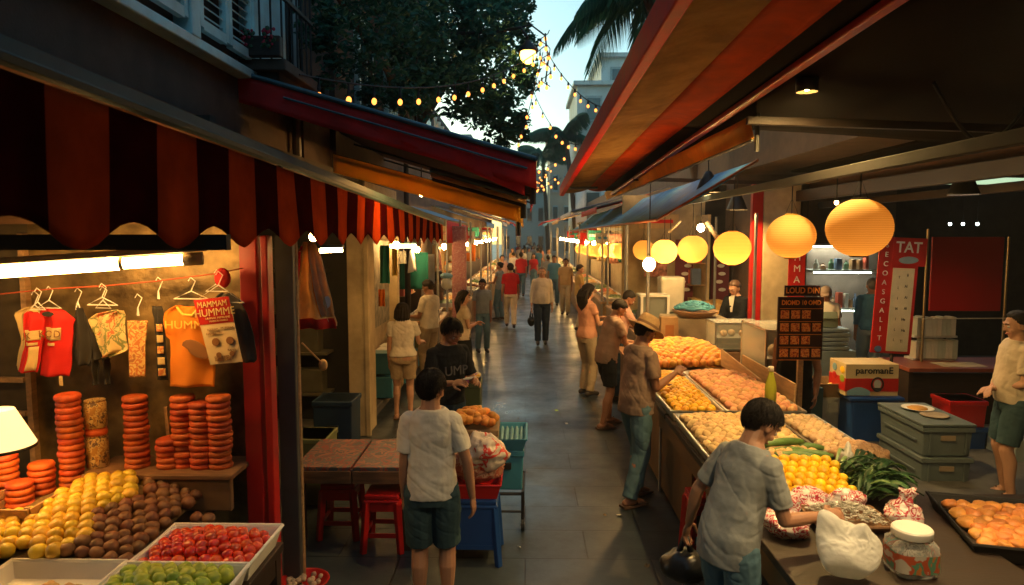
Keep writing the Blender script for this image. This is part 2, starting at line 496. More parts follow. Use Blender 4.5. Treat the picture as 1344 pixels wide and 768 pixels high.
# ground floor of the left row: dark shop, jambs and the cream shop front
m_cream_wall = mat('cream_wall', (.50, .40, .24), .85, var=.15, dirt=.35, bump=.15)
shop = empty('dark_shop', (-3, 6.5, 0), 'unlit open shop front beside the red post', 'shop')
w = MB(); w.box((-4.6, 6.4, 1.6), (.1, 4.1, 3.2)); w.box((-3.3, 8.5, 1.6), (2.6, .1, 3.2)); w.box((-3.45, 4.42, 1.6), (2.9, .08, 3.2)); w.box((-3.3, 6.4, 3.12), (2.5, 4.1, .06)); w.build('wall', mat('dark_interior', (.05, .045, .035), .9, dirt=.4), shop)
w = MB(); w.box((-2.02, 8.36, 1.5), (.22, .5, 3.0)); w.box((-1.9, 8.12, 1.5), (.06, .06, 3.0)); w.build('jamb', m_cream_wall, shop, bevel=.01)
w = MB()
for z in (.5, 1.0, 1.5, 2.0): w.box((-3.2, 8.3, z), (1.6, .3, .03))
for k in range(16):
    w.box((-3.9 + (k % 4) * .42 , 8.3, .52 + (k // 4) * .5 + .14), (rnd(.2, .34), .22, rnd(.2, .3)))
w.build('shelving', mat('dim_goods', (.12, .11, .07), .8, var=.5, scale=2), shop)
cs = empty('cream_shop', (-2.2, 12, 0), 'cream walled shop front lit from under the red awning', 'shop')
w = MB(); w.box((-2.35, 10.4, 1.6), (.12, 3.6, 3.2)); w.box((-2.22, 9.35, 1.5), (.16, .12, 3)); w.box((-2.22, 11.5, 1.5), (.16, .14, 3)); w.build('wall', m_cream_wall, cs, bevel=.008)
w = MB(); w.box((-2.26, 10.4, 1.7), (.05, 1.5, 1.3)); w.build('poster_board', mat('notice', (.25, .22, .15), .7, var=.5, scale=9), cs)

# ---- awnings of the left row
def rail_points(X, y0, y1, z0, z1, n=10): return [(X, y0 + (y1 - y0) * i / n, z0 + (z1 - z0) * i / n) for i in range(n + 1)]
def wave(v, a, b=0, ph=0): return a * math.sin(v * b + ph)
aw = empty('striped_awning', (-1.9, 6, 2.4), 'long scalloped awning in orange and maroon stripes over the clothes and fruit stall', 'awning')
ys = [1.44 - .66]
NS = 35
def yb(i): return .83 + .33 * i
def ztop(y): return 3.02 - .03 * y
def zbot(y): return 2.43 - .012 * y
vl = MB()
seg = 6
nu = NS * seg
def val(u, v):
    y = yb(u * NS)
    s_ = u * NS
    w_ = math.sin(PI * s_)
    zb = zbot(y) + .05 - .058 * (abs(w_) ** .6) * (1 if w_ > 0 else -.8)
    z = ztop(y) - .04 + (zb - ztop(y) + .04) * v
    x = -1.5 + .012 * math.sin(s_ * PI * 2) * v + .02 * v * math.sin(y * 1.7) + .012 * noise.noise(Vector((y * 3, z * 2, 0)))
    return (x, y, z)
vl.sheet(val, nu, 10, .003, lambda i, j: (i // seg) % 2)
m_st_o = mat('orange_stripe', (.34, .040, .006), .9, spec=.0, var=.18, bump=.3, bscale=9, trans=.06, dirt=.35)
m_st_m = mat('maroon_stripe', (.028, .0012, .001), .9, spec=.0, var=.18, bump=.3, bscale=9)
vl.build('valance', [m_st_o, m_st_m], aw, smooth=True)
rf = MB()
rf.sheet(lambda u, v: (-1.52 - .95 * v, .8 + 11.6 * u, ztop(.8 + 11.6 * u) + .22 * v - .03 * math.sin(PI * v) + .01 * math.sin(u * 60)), 40, 6, .004)
rf.build('roof', mat('awning_top_cloth', (.30, .12, .05), .85, trans=.08, var=.2), aw, smooth=True)
rl = MB(); rl.tube([(-1.5, y, ztop(y) + .0) for y in (.8, 4, 8, 12.4)], .03, 8); rl.box((-1.50, 6.6, 2.845), (.055, 11.6, .05), rx=-.03)
rl.build('front_rail', mat('rail_teal_grey', (.055, .105, .12), .6, spec=.2, dirt=.3), aw)
rl = MB()
for y in (1.2, 4.3, 8.3, 12.1): rl.tube([(-1.52, y, ztop(y) - .03), (-2.45, y, ztop(y) - .05)], .016, 6)
rl.build('arm', m_black, aw)
rl = MB(); a_, b_ = at(-60, 319, Y=3.25), at(300, 317, Y=3.25); rl.box((a_ + b_) / 2, ((b_ - a_).length, .05, .075)); rl.build('cross_board', mat('black_board', (.008, .006, .005), .8), aw)

aw = empty('red_valance_awning', (-1.9, 15, 2.3), 'short red fringed awning just past the striped one', 'awning')
v2 = MB(); v2.sheet(lambda u, v: (-1.46 + .02 * math.sin(u * 110) * v, 12.7 + 4.6 * u, 2.70 - .42 * v - .05 * u), 160, 3, .003)
v2.build('valance', m_red, aw, smooth=True)
v2 = MB(); v2.sheet(lambda u, v: (-1.46 - .9 * v, 12.7 + 4.6 * u, 2.72 + .3 * v), 4, 3, .005); v2.build('roof', m_blue_cl, aw)

def side_awning(name, label, Y, P0, P1, drop, length, mats_, rise=0, trim=True):
    """awning whose near side hangs a deep band between wall end P0 (x, z) and street end P1 (x, z)"""
    t = empty(name, (P1[0], Y, P1[1]), label, 'awning')
    x0, z0 = P0; x1, z1 = P1
    band = MB()
    band.sheet(lambda u, v: (x0 + (x1 - x0) * u, Y + .02 * math.sin(u * 25) * v + .015 * noise.noise(Vector((u * 9, v * 2, 3))), z0 + (z1 - z0) * u - drop * v), 40, 5, .004, lambda i, j: 0)
    band.build('side_valance', mats_[0], t, smooth=True)
    fr = MB()
    fr.sheet(lambda u, v: (x1 + .01 * math.sin(u * 40) * v, Y + length * u, z1 - drop * v), 30, 3, .004)
    fr.build('front_valance', mats_[0], t, smooth=True)
    tp = MB()
    tp.sheet(lambda u, v: (x0 + (x1 - x0) * u, Y + length * v, z0 + (z1 - z0) * u - .06 * math.sin(PI * u) * math.sin(PI * v) + .004), 14, 10, .005)
    tp.build('roof', mats_[1], t, smooth=True)
    if trim:
        tr = MB(); tr.tube([(x0, Y - .01, z0 + .02), (x1, Y - .01, z1 + .02)], .02, 8)
        tr.tube([(x1, Y, z1 + .02), (x1, Y + length, z1 + .02)], .02, 8)
        tr.build('edge_rail', m_grey_metal, t)
    fm = MB()
    for k in range(4): fm.tube([(x0, Y + .1 + length * k / 3.1, z0 - .05), (x1, Y + .1 + length * k / 3.1, z1 - .05)], .016, 6)
    fm.tube([(x1 - .02, Y + .1, z1 - .05), (x1 - .02, Y + .1, z1 - drop - .12)], .025, 6)
    fm.build('frame', m_black, t)
    return t
a, b_ = at(296, 93, Y=5.55), at(703, 212, Y=5.55)
side_awning('red_awning', 'big dark red awning that reaches furthest over the street below the tree', 5.55, (a.x, a.z), (b_.x, b_.z), .215, 6.2, (m_red, m_red_dark))
ra = [o for o in bpy.data.objects if o.name.startswith('red_awning')][0]
q = MB(); q.tube([at(372, 128, Y=5.52), at(692, 221, Y=5.52)], .010, 6); q.build('seam_rail', m_grey_metal, ra)
q = MB(); q.sheet(lambda u, v: at(455 + 234 * u, 153 + 68 * u + (2 + 34 * u) * v, Y=5.56 + .015 * math.sin(u * 30) * v), 30, 4, .004); q.build('lower_valance', m_red, ra, smooth=True)
a, b_ = at(437, 202, Y=6.2), at(683, 268, Y=6.2)
side_awning('orange_awning', 'orange sided awning right under the big dark red one', 6.2, (a.x, a.z), (b_.x, b_.z), .165, 5.6, (mat('amber_canvas', (.90, .58, .07), .8, var=.15, scale=3, trans=.35), m_canvas_dark), trim=False)
a, b_ = at(565, 226, Y=6.0), at(690, 262, Y=6.0)
side_awning('pale_awning', 'small cream and grey edged awning between red and orange ones', 6.0, (a.x, a.z), (b_.x, b_.z), .04, .14, (m_cream_cl, m_canvas_dark))
def far_awning(side, x, y0, y1, z, dx, dz, m, label, drop=.12):
    t = empty('far_awning', (x, (y0 + y1) / 2, z), label, 'awning', 'awnings further down the street')
    a_ = MB()
    a_.sheet(lambda u, v: (x + side * dx * v, y0 + (y1 - y0) * u, z + dz * v - .03 * math.sin(PI * v)), 12, 5, .006)
    a_.build('canopy', m, t, smooth=True)
    a_ = MB(); a_.sheet(lambda u, v: (x + .012 * math.sin(u * 50) * v, y0 + (y1 - y0) * u, z - drop * v), 40, 2, .004)
    a_.build('valance', m, t, smooth=True)
    fr = MB()
    for y in (y0, y1): fr.tube([(x, y, z), (x + side * dx, y, z + dz)], .02, 6)
    fr.build('frame', m_pipe, t)
    return t
m_white_cl = mat('white_canvas', (.62, .62, .58), .8, trans=.15, var=.1)
m_green_cl = mat('green_canvas', (.05, .2, .13), .8, var=.2)
far_awning(-1, -1.0, 17.6, 22, 2.75, 1.6, .5, m_blue_cl, 'grey blue sloped awning above the lit snack stall on the left')
far_awning(-1, -.75, 22.3, 28, 2.85, 1.8, .55, m_white_cl, 'white sloped awning down the left row')
far_awning(-1, -.8, 28.4, 34, 3.0, 1.8, .6, m_cream_cl, 'cream awning down the left row past the white one')
far_awning(-1, -.6, 34.4, 42, 3.0, 2.0, .6, m_red, 'red awning far down the left row')
far_awning(-1, -.9, 42.4, 52, 3.1, 2.0, .6, m_blue_cl, 'blue awning at the far end of the left row')

# ---- right row: big canopy, second edge, blue awning, roof and beams
cn = empty('canopy', (2.5, 6, 3.5), 'large red edged canopy with cream and orange lining over the right stalls', 'canopy')
Zc = 3.6
def zc(y): return 3.62 - .028 * (y - 2)
def stripe(x0, x1, y0, y1, dz0, dz1, m, nm, sag=.035):
    s_ = MB(); s_.sheet(lambda u, v: (x0 + (x1 - x0) * v, y0 + (y1 - y0) * u, zc(y0 + (y1 - y0) * u) + dz0 + (dz1 - dz0) * v + sag * math.sin(u * (y1 - y0) * 2.2) * math.sin(PI * v)), 40, 6, .006)
    return s_.build(nm, m, cn, smooth=True)
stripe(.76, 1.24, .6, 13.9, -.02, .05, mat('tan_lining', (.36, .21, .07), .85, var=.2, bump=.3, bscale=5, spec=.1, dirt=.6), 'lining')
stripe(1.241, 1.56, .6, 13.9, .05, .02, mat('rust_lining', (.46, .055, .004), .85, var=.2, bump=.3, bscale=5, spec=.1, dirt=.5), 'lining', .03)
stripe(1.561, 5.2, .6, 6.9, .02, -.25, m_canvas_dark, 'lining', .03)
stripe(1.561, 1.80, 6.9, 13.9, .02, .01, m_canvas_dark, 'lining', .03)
e = MB(); e.box((.72, 7.25, 3.485), (.08, 13.3, .19), rx=-.028); e.build('edge_rail', mat('edge_red', (.85, .012, .012), .6, spec=.2), cn, bevel=.01)
e = MB(); e.box((1.74, 7.25, 3.44), (.07, 13.3, .05), rx=-.028); e.build('inner_rail', m_red_paint, cn, bevel=.01)
e = MB()
for y in (.9, 12.4): e.box((1.0, y, zc(y) - .06), (.56, .16 if y > 5 else .05, .04))
e.build('cross_bar', m_black, cn)
# dark timber roof deeper in, with long beams
rf = empty('stall_roof', (3.4, 5, 3.0), 'dark timber roof with long beams above the lanterns on the right', 'roof')
q = MB(); q.box((7.2, 5.6, 3.42), (5.6, 12, .05), ry=R(1.5)); q.build('roof_board', mat('near_black_board', (.009, .005, .003), .9, var=.35, scale=2, spec=.1, stretch=(6, .6, 6), bump=.2), rf)  # near-black boards with random streaks
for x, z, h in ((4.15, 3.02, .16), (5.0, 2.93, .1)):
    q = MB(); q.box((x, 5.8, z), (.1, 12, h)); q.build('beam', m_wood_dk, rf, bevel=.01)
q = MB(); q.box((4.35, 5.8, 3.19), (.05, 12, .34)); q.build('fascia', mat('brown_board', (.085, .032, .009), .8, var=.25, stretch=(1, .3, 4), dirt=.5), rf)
q = MB()
for y in (5.4, 11): q.box((3.4, y, 3.26), (3.4, .06, .06), ry=R(2))
q.build('cross_beam', m_wood_dk, rf)
q = MB(); q.sheet(lambda u, v: (5.55 + .35 * v, 1 + 10.6 * u, 2.99 + .05 * v), 6, 2, .01); q.build('pale_strip', mat('pale_strip_paint', (.55, .55, .52), .5, dirt=.3), rf)  # long pale strip along the roof edge
lp = MB(); lp.tube([(2.3 + .9 * t, 4.0 + .5 * t, 3.3 - .3 * math.sin(PI * t)) for t in [i / 12 for i in range(13)]], .012, 6); lp.build('cable', m_rubber, rf)

oa = empty('orange_edged_awning', (1.8, 10, 3.3), 'long narrow orange underside of a second awning on the right', 'awning')
q = MB(); q.sheet(lambda u, v: (1.75 + .05 * math.sin(PI * v * .5) + .008 * math.sin(u * 40), 5.55 + 10 * u, 3.37 - .19 * v), 40, 4, .006); q.build('lip', mat('amber_strip', (.95, .52, .05), .8, var=.15, scale=3, trans=.35), oa, smooth=True)
q = MB(); q.sheet(lambda u, v: (1.79 + .01 * v, 5.5 + 10.1 * u, 3.52 - .15 * v), 10, 2, .01); q.build('dark_gap_sheet', m_canvas_dark, oa)  # dark sheet added to close a bright gap above the strip
q = MB(); q.tube([(1.78, 5.5, 3.18), (1.78, 15.5, 3.18)], .012, 6); q.tube([(1.83, 5.55, 3.4), (1.83, 5.55, 3.1)], .02, 6); q.build('rail', m_black, oa)
ba = empty('blue_awning', (1.9, 13, 2.8), 'steep faded blue awning above the row of lanterns', 'awning')
hi = at(995, 210, Y=6.9); lo = at(862, 291, Y=6.9 + 1.2)
q = MB(); q.sheet(lambda u, v: (hi.x + (1.52 - hi.x) * v, 6.9 + v * 1.1 * (1 - u) + (24 - 6.9) * u, hi.z - .1 * u + (2.62 - hi.z) * v - .03 * math.sin(PI * v)), 30, 8, .008)
q.build('canopy', m_blue_cl, ba, smooth=True)
q = MB(); q.tube([(1.52, 8.0, 2.61), (1.52, 24, 2.55)], .018, 6); q.tube([(hi.x, 6.9, hi.z), (1.52, 8.0, 2.61)], .014, 6); q.build('edge_rail', mat('rusty_rail', (.28, .08, .03), .6, var=.3), ba)
far_awning(1, 1.45, 14.2, 18, 3.0, 1.5, .4, m_red, 'red awning past the canopy on the right')
far_awning(1, 1.2, 18.4, 24, 3.05, 1.6, .4, m_white_cl, 'off white awning edge beyond the canopy on the right')
far_awning(1, 1.15, 24.5, 30, 2.95, 1.8, .5, m_cream_cl, 'cream awning far along the right row')
far_awning(1, .95, 30.5, 38, 2.95, 1.8, .5, m_blue_cl, 'navy awning far along the right row')
far_awning(1, .9, 38.5, 50, 3.1, 2, .5, m_red, 'last red awning of the right row')

# right back structures
m_dark_in = mat('dark_back_wall', (.03, .026, .022), .9, var=.3)
bk = empty('back_wall', (7, 14, 0), 'dark inner wall behind the bookshelf and white shelves', 'wall')
q = MB(); q.box((8.2, 13.6, 1.7), (9.4, .12, 3.4)); q.box((10.2, 6, 1.7), (.12, 15, 3.4)); q.build('panel', m_dark_in, bk)
pr = empty('shop_front_pillar', (3.5, 9.6, 0), 'cream pillar with a bright red strip behind the vendor in black', 'pillar')
a, b_ = at(998, 400, Y=10.6), at(1046, 400, Y=10.6)
q = MB(); q.box(((a.x + b_.x) / 2, 10.7, 1.6), (b_.x - a.x, .25, 3.2)); q.build('column', m_cream_wall, pr, bevel=.01)
q = MB(); q.box((a.x - .09, 10.62, 1.7), (.16, .1, 3.0)); q.build('strip', m_red_paint, pr)
q = MB(); q.box((b_.x + .06, 10.66, 1.6), (.1, .2, 3.2)); q.build('frame', m_black, pr)
rh = empty('far_stall_house', (5, 22, 0), 'dim house behind the lit stalls of the right row', 'house')
q = MB(); q.box((5.4, 34, 2.2), (3, 42, 4.4)); q.box((3.95, 12.2, 1.6), (.12, 1.4, 3.2)); q.build('wall', m_wall2, rh)
lh = empty('far_stall_house', (-4, 22, 0), 'dim house behind the lit stalls of the left row', 'house')
q = MB(); q.box((-3.95, 33, 2.0), (3, 34, 4.0)); q.build('wall', m_wall2, lh)

# ---- the street behind the photographer and the upper storeys of the right row
def block(nm, c, d, label):
    t = empty(nm, (c[0], c[1], 0), label, 'house')
    b = MB(); b.box(c, d); b.build('wall', m_wall1, t); b = MB(); b.box((c[0], c[1], c[2] + d[2] / 2 + .1), (d[0] + .3, d[1] + .3, .2)); b.build('roof', m_conc, t)
block('row_house', (-6.4, -16, 4), (8, 30, 8), 'tall brown house of the left row beyond the picture')
block('row_house', (5.9, -14, 4), (8, 27.6, 8), 'tall brown house of the right row beyond the picture')
block('row_house', (7.6, 6.2, 5.2), (8.0, 12.4, 3.4), 'upper storeys above the right hand stalls')
block('row_house', (0, -34, 5.5), (16, 5, 11), 'brown house closing the street behind the photographer')
b = MB(); b.sheet(lambda u, v: (.6 + 1.6 * v, -7 + 7.4 * u, 3.5 + .2 * v), 10, 4, .01); tag(b.build('rear_awning', m_red_dark, smooth=True), 'dark red awning over the street behind the photographer', 'awning')
b = MB(); b.sheet(lambda u, v: (-.7 - 1.6 * v, -7 + 7.0 * u, 3.2 + .3 * v), 10, 4, .01); tag(b.build('rear_awning', m_red_dark, smooth=True), 'dark red awning on the left behind the photographer', 'awning')
# ---- far end of the street
m_far = mat('pale_facade', (.45, .52, .5), .9, var=.1, scale=.6)
def facade(x0, x1, Y, z, m, label, rows, cols, name='far_building', D=8):
    t = empty(name, ((x0 + x1) / 2, Y, 0), label, 'building')
    q = MB(); q.box(((x0 + x1) / 2, Y + D / 2, z / 2), (x1 - x0, D, z)); q.box(((x0 + x1) / 2, Y + D / 2 - .1, z + .1), (x1 - x0 + .5, D + .5, .25))
    q.box(((x0 + x1) / 2, Y - .06, z * .55), (x1 - x0, .12, .15))
    q.build('wall', m, t)
    w_, h_ = (x1 - x0) / cols, z / rows
    for r in range(rows):
        for c in range(cols):
            f = MB(); f.box((x0 + w_ * (c + .5), Y - .05, h_ * (r + .5)), (w_ * .5, .12, h_ * .55)); fo = f.build('window', mat('window_frame_grey', (.35, .4, .4), .6), t)
            f = MB(); f.box((x0 + w_ * (c + .5), Y - .1, h_ * (r + .5)), (w_ * .4, .06, h_ * .45)); f.build('pane', m_pane, fo)
            for k in range(2):
                pass
    return t
facade(-2.6, 2.2, 74, 9.0, m_far, 'pale facade closing the far end of the street', 3, 4)
facade(2.3, 4.4, 66, 11.6, mat('tan_tower', (.5, .38, .28), .9, scale=.6), 'slim tan tower far down the street beside the palm', 4, 2)
a, b_ = at(757, 205, Y=44), at(850, 68, Y=44)
facade(a.x, a.x + 6.2, 44, at(760, 112, Y=44).z, mat('white_render', (.62, .66, .64), .85, dirt=.2, scale=.6), 'white building with a stepped roof behind the palms', 4, 3)
facade(a.x + 1.6, a.x + 6.2, 45, at(800, 70, Y=44).z, mat('white_render2', (.66, .68, .66), .85, dirt=.2, scale=.6), 'upper white roof block above the stepped white building', 5, 2)
facade(-12, -4.3, 52, 9.6, mat('grey_render', (.3, .33, .33), .9, scale=.6), 'grey building hidden behind the big tree', 3, 4)

# ---- trees
def leaf_cloud(mb, centres, n, size, droop=.3):
    """small bent leaves scattered through the volume of each clump"""
    for c, r in centres:
        c = Vector(c)
        for _ in range(int(n * max(r, .3) * max(r, .25))):
            d = Vector((rnd(-1, 1), rnd(-1, 1), rnd(-1, 1)))
            if d.length > 1 or d.length < .25: continue
            p = c + d * r
            s_ = size * rnd(.6, 1.3) * min(1, max(.42, p.y / 14))
            a_ = Euler((rnd(-1, 1), rnd(-1, 1), rnd(0, 6.28))).to_matrix()
            mb.m = 0 if rnd(0, 1) < .6 else (1 if rnd(0, 1) < .6 else 2)
            mb.add([p + a_ @ Vector(q) * s_ for q in ((0, -.5, 0), (.28, -.05, .06), (.18, .3, 0), (0, .6, -.1), (-.18, .3, 0), (-.28, -.05, .06))], [(0, 1, 2, 3), (0, 3, 4, 5)])
m_leaf = [mat('leaf_a', (.028, .115, .075), .6, spec=.2, trans=.2), mat('leaf_b', (.05, .16, .09), .55, spec=.2, trans=.25), mat('leaf_c', (.018, .07, .05), .6, spec=.2, trans=.15)]
m_bark = mat('bark', (.07, .05, .035), .9, bump=.6, bscale=25)
tree = empty('broadleaf_tree', (-2.9, 15.5, 0), 'big dark leafy tree rising above the left awnings', 'tree')
tk = MB(); tk.tube([(-2.9, 15.5, 0), (-2.8, 15.4, 2), (-2.6, 15.2, 4), (-2.3, 15, 5.2)], [.28, .22, .19, .15], 10)
for bx, by, bz in ((-4.4, 14.2, 7.2), (-1.6, 15.2, 7.6), (-.6, 14.6, 6.6), (-3, 16, 8.2), (-2.4, 13.6, 7.3), (-1.2, 14, 5.6), (-2.05, 9, 5.0), (-1.95, 7.2, 4.9)):
    tk.tube([(-2.45, 15.1, 4.6), ((-2.45 + bx) / 2, (15.1 + by) / 2, (4.6 + bz) / 2 + .3), (bx, by, bz)], [.12, .07, .03], 7)
tk.build('trunk', m_bark, tree, smooth=True)
cl = []
random.seed(11)
for px_, py_, r_ in ((425, 28, .55), (455, 60, .6), (440, 95, .35), (470, 15, .7), (500, 55, .8), (505, 110, .55), (545, 30, .8), (550, 85, .8), (545, 130, .5), (590, 20, .75), (595, 70, .8), (600, 120, .6), (635, 35, .6), (640, 85, .65), (640, 130, .5), (665, 20, .45), (672, 60, .45), (672, 105, .45), (665, 150, .4), (655, 178, .35), (680, 170, .28), (480, 140, .4), (530, -30, .9), (600, -30, .9), (655, -20, .6), (460, -30, .8), (500, -70, .9), (570, -80, 1.0), (640, -70, .8), (625, 150, .3), (412, 50, .3), (690, 88, .25)):
    Yc = min(rnd(13.2, 16.4), max(6.6, 1.9 * 900 / (692 - px_)))
    c = at(px_, py_, Y=Yc); r_ = r_ * 1.12 * Yc / 14.5; cl.append((c, r_))
    for k in range(3):
        d = Vector((rnd(-1, 1), rnd(-1, 1), rnd(-.8, .8))); cl.append((c + d * r_ * .9, r_ * .42))
cr = MB(); leaf_cloud(cr, cl, 1900, .15)
cr.build('crown', m_leaf, tree)

def palm(loc, top, n, L, label, droop=1.0, seed=3, wid=.5):
    random.seed(seed)
    t = empty('palm_tree', loc, label, 'palm tree')
    lx, ly, _ = loc; tx, ty, tz = top
    tk = MB(); N_ = 14
    tk.tube([(lx + (tx - lx) * (i / N_) ** 1.5, ly + (ty - ly) * (i / N_) ** 1.5, tz * i / N_) for i in range(N_ + 1)], [.2 - .07 * i / N_ + (.012 if i % 2 else 0) for i in range(N_ + 1)], 9)
    tk.build('trunk', m_bark, t, smooth=True)
    for k in range(n):
        f = MB()
        az = 2 * PI * k / n + rnd(-.2, .2); el = rnd(.15, 1.0); LL = L * rnd(.85, 1.1)
        pts = []
        for i in range(13):
            u = i / 12
            out = LL * (u - .12 * u * u) * math.cos(el * (1 - u * .3)); zz = LL * (math.sin(el) * u - droop * .85 * u * u)
            pts.append(Vector((tx + out * math.cos(az), ty + out * math.sin(az), tz + zz)))
        f.tube(pts, [.03 - .024 * i / 12 for i in range(13)], 5)
        side = Vector((-math.sin(az), math.cos(az), 0))
        for i in range(1, 60):
            u = i / 60; j = min(int(u * 12), 11); fr_ = u * 12 - j
            p = pts[j].lerp(pts[j + 1], fr_); dr = (pts[j + 1] - pts[j]).normalized()
            l_ = LL * .30 * (math.sin(PI * min(1, u * .85 + .12)) ** .6)
            for sgn in (-1, 1):
                d = (side * sgn * .55 + dr * .5 + Vector((0, 0, -.55 - rnd(0, .35)))).normalized()
                wv = dr * .022 * L / 2.5
                m_ = p + d * l_ * .5 + Vector((0, 0, .02))
                e_ = p + d * l_ + Vector((0, 0, -l_ * .22))
                f.m = 0 if i % 3 else 1
                f.add([p - wv, p + wv, m_ + wv, e_, m_ - wv], [(0, 1, 2, 3), (0, 3, 4)])
        f.build('frond', [m_leaf[0], m_leaf[1]], t)
    return t
palm((4.6, 16, 0), at(850, -8, Y=16), 12, 2.7, 'palm tree with hanging fronds at the top edge above the canopy', 1.0, 5)
palm((3.4, 45, 0), at(742, 178, Y=45), 17, 3.2, 'hazy palm tree further down the street', .62, 9)
palm((1.9, 58, 0), at(712, 205, Y=58), 14, 3.0, 'small far palm beside the tan tower', .65, 12)

# ---- street lamp and strings of bulbs
LP = at(693, 72, Y=13.2)
sl = empty('street_lamp', (-2.3, 13.3, 0), 'glowing street lamp on a curved arm among the leaves', 'street lamp')
q = MB(); q.tube([(-2.3, 13.3, 0), (-2.3, 13.3, 5.2), (-1.9, 13.3, 6.2), (-.6, 13.2, LP.z + .42), (-.1, 13.2, LP.z + .5), (LP.x, 13.2, LP.z + .3)], [.06, .05, .04, .03, .03, .03], 8)
q.tube([(LP.x - .3, 13.2, LP.z + .45), (LP.x + .05, 13.2, LP.z + .55), (LP.x + .32, 13.2, LP.z + .35), (LP.x + .38, 13.2, LP.z - .1), (LP.x + .33, 13.2, LP.z - .5)], .018, 6)
q.build('pole', m_black, sl, smooth=True)
q = MB(); q.lathe([(.05, .26), (.09, .2), (.19, .1), (.2, .06)], LP, 16); q.build('lamp_shade', m_black, sl, smooth=True)
q = MB(); q.ball(LP, (.15, .15, .17), 16, 12); q.build('bulb', glow('street_bulb', (1, .48, .10), 4), sl, smooth=True)
ld = bpy.data.lights.new('street_lamp_light', 'POINT'); ld.energy = 130; ld.color = (1, .5, .15); ld.shadow_soft_size = .2
lo = bpy.data.objects.new('street_lamp_light', ld); COL.objects.link(lo); lo.location = Matrix.LocRotScale(sl.location, sl.rotation_euler, sl.scale).inverted() @ Vector(LP); lo.parent = sl
def bulb_string(p0, p1, sag, n, label, drop=.1, r=.027, jit=.02, wrap=0):
    p0, p1 = Vector(p0), Vector(p1)
    t = empty('string_light', p0, label, 'string lights', 'strings of warm bulbs over the street')
    pts = []
    for i in range(25):
        u = i / 24; p = p0.lerp(p1, u); p.z -= 4 * sag * u * (1 - u)
        if wrap: p += Vector((math.cos(u * 18), math.sin(u * 18), 0)) * wrap
        pts.append(p)
    q = MB(); q.tube(pts, .009, 5); q.build('wire', m_rubber, t)
    for k in range(n):
        u = (k + .5) / n * 24; j = int(u); p = pts[j].lerp(pts[min(j + 1, 24)], u - j) + Vector((rnd(-jit, jit), rnd(-jit, jit), 0))
        q = MB(); q.tube([p, p - Vector((0, 0, drop))], .010, 5); q.lathe([(.014, .012), (.018, -.02), (.016, -.05)], p - Vector((0, 0, drop - .03)), 8)
        so = q.build('socket', m_rubber, t)
        q = MB(); q.ball(p - Vector((0, 0, drop + .03 + r)), (r, r, r * 1.3), 8, 6); q.build('bulb', g_small, so, smooth=True)
    return t
pk = LP + Vector((.3, 0, .15))
bulb_string(at(393, 98, Y=5.9), pk, .36, 15, 'longest string of bulbs sagging from the balcony house to the lamp')
bulb_string(pk + Vector((-.02, 0, -.1)), at(682, 190, Y=13.6), .05, 9, 'bulbs hanging straight down from the lamp towards the red awning', .04, .027, .06)
bulb_string(pk, at(795, 142, Y=12.6), .22, 9, 'string of bulbs running from the lamp to the canopy on the right', .05, .025)
bulb_string(pk + Vector((0, 0, .3)), pk + Vector((.05, 0, -.75)), 0, 9, 'cluster of bulbs wound round the lamp arm', .02, .033, .03, .1)
bulb_string(at(700, 120, Y=18), at(760, 190, Y=18), .35, 7, 'thin string of bulbs in front of the far palm', .05, .035)
random.seed(5)
for k in range(9):
    Yc = 26 + k * 4.6
    zz = 3.9 + .05 * Yc + rnd(-.4, .5)
    bulb_string((-1.2, Yc, zz), (1.6, Yc + rnd(-1, 1), zz + rnd(-.3, .3)), .6, 9, 'distant string of bulbs across the street', .04, .045)
# ================================================================ people
SK = {
    'fair': mat('skin_fair', (.50, .27, .17), .5, var=.08, scale=9, bump=.08, bscale=120),
    'tan': mat('skin_tan', (.38, .19, .11), .5, var=.08, scale=9, bump=.08, bscale=120),
    'brown': mat('skin_brown', (.24, .11, .065), .5, var=.08, scale=9, bump=.08, bscale=120),
}
def cloth(name, col, rough=.9): return mat('cloth_' + name, col, rough, var=.10, scale=5, bump=.35, bscale=22, spec=.15)
CL = {
    'white': cloth('white', (.68, .63, .53)), 'offwhite': cloth('offwhite', (.62, .55, .44)), 'cream': cloth('cream', (.60, .50, .36)),
    'black': cloth('black', (.012, .014, .018)), 'navy': cloth('navy', (.02, .035, .06)), 'grey': cloth('grey', (.20, .235, .25)),
    'ltgrey': cloth('ltgrey', (.27, .285, .28)), 'taupe': cloth('taupe', (.24, .165, .125)), 'teal': cloth('teal', (.045, .085, .10)),
    'denim': cloth('denim', (.09, .17, .22)), 'jeans': cloth('jeans', (.05, .10, .16)), 'red': cloth('red', (.36, .015, .02)),
    'peach': cloth('peach', (.50, .25, .16)), 'khaki': cloth('khaki', (.38, .30, .20)), 'yellow': cloth('yellow', (.55, .38, .14)),
    'blue': cloth('blue', (.06, .17, .27)), 'pink': cloth('pink', (.45, .26, .22)), 'brown': cloth('brown', (.17, .11, .075)),
    'skirt': cloth('skirt', (.44, .33, .20)), 'paleblue': cloth('paleblue', (.3, .38, .40)), 'tan': cloth('tan', (.42, .27, .13)),
}
m_hair = mat('hair_black', (.012, .008, .006), .6, spec=.25, var=.3, scale=8, stretch=(6, 6, 1), bump=.5, bscale=40)
m_hair_g = mat('hair_grey', (.16, .14, .12), .6, var=.3, bump=.5, bscale=60)
m_shoe = mat('shoe_dark', (.025, .02, .018), .5)
m_sole = mat('sandal', (.10, .055, .035), .7)
m_eye = mat('eye_dark', (.02, .012, .01), .2)
m_eyew = mat('eye_white', (.6, .57, .52), .3)
m_lip = mat('lips', (.32, .10, .08), .5)
ftex = bpy.data.textures.new('folds', 'CLOUDS'); ftex.noise_scale = .11; ftex.noise_depth = 2
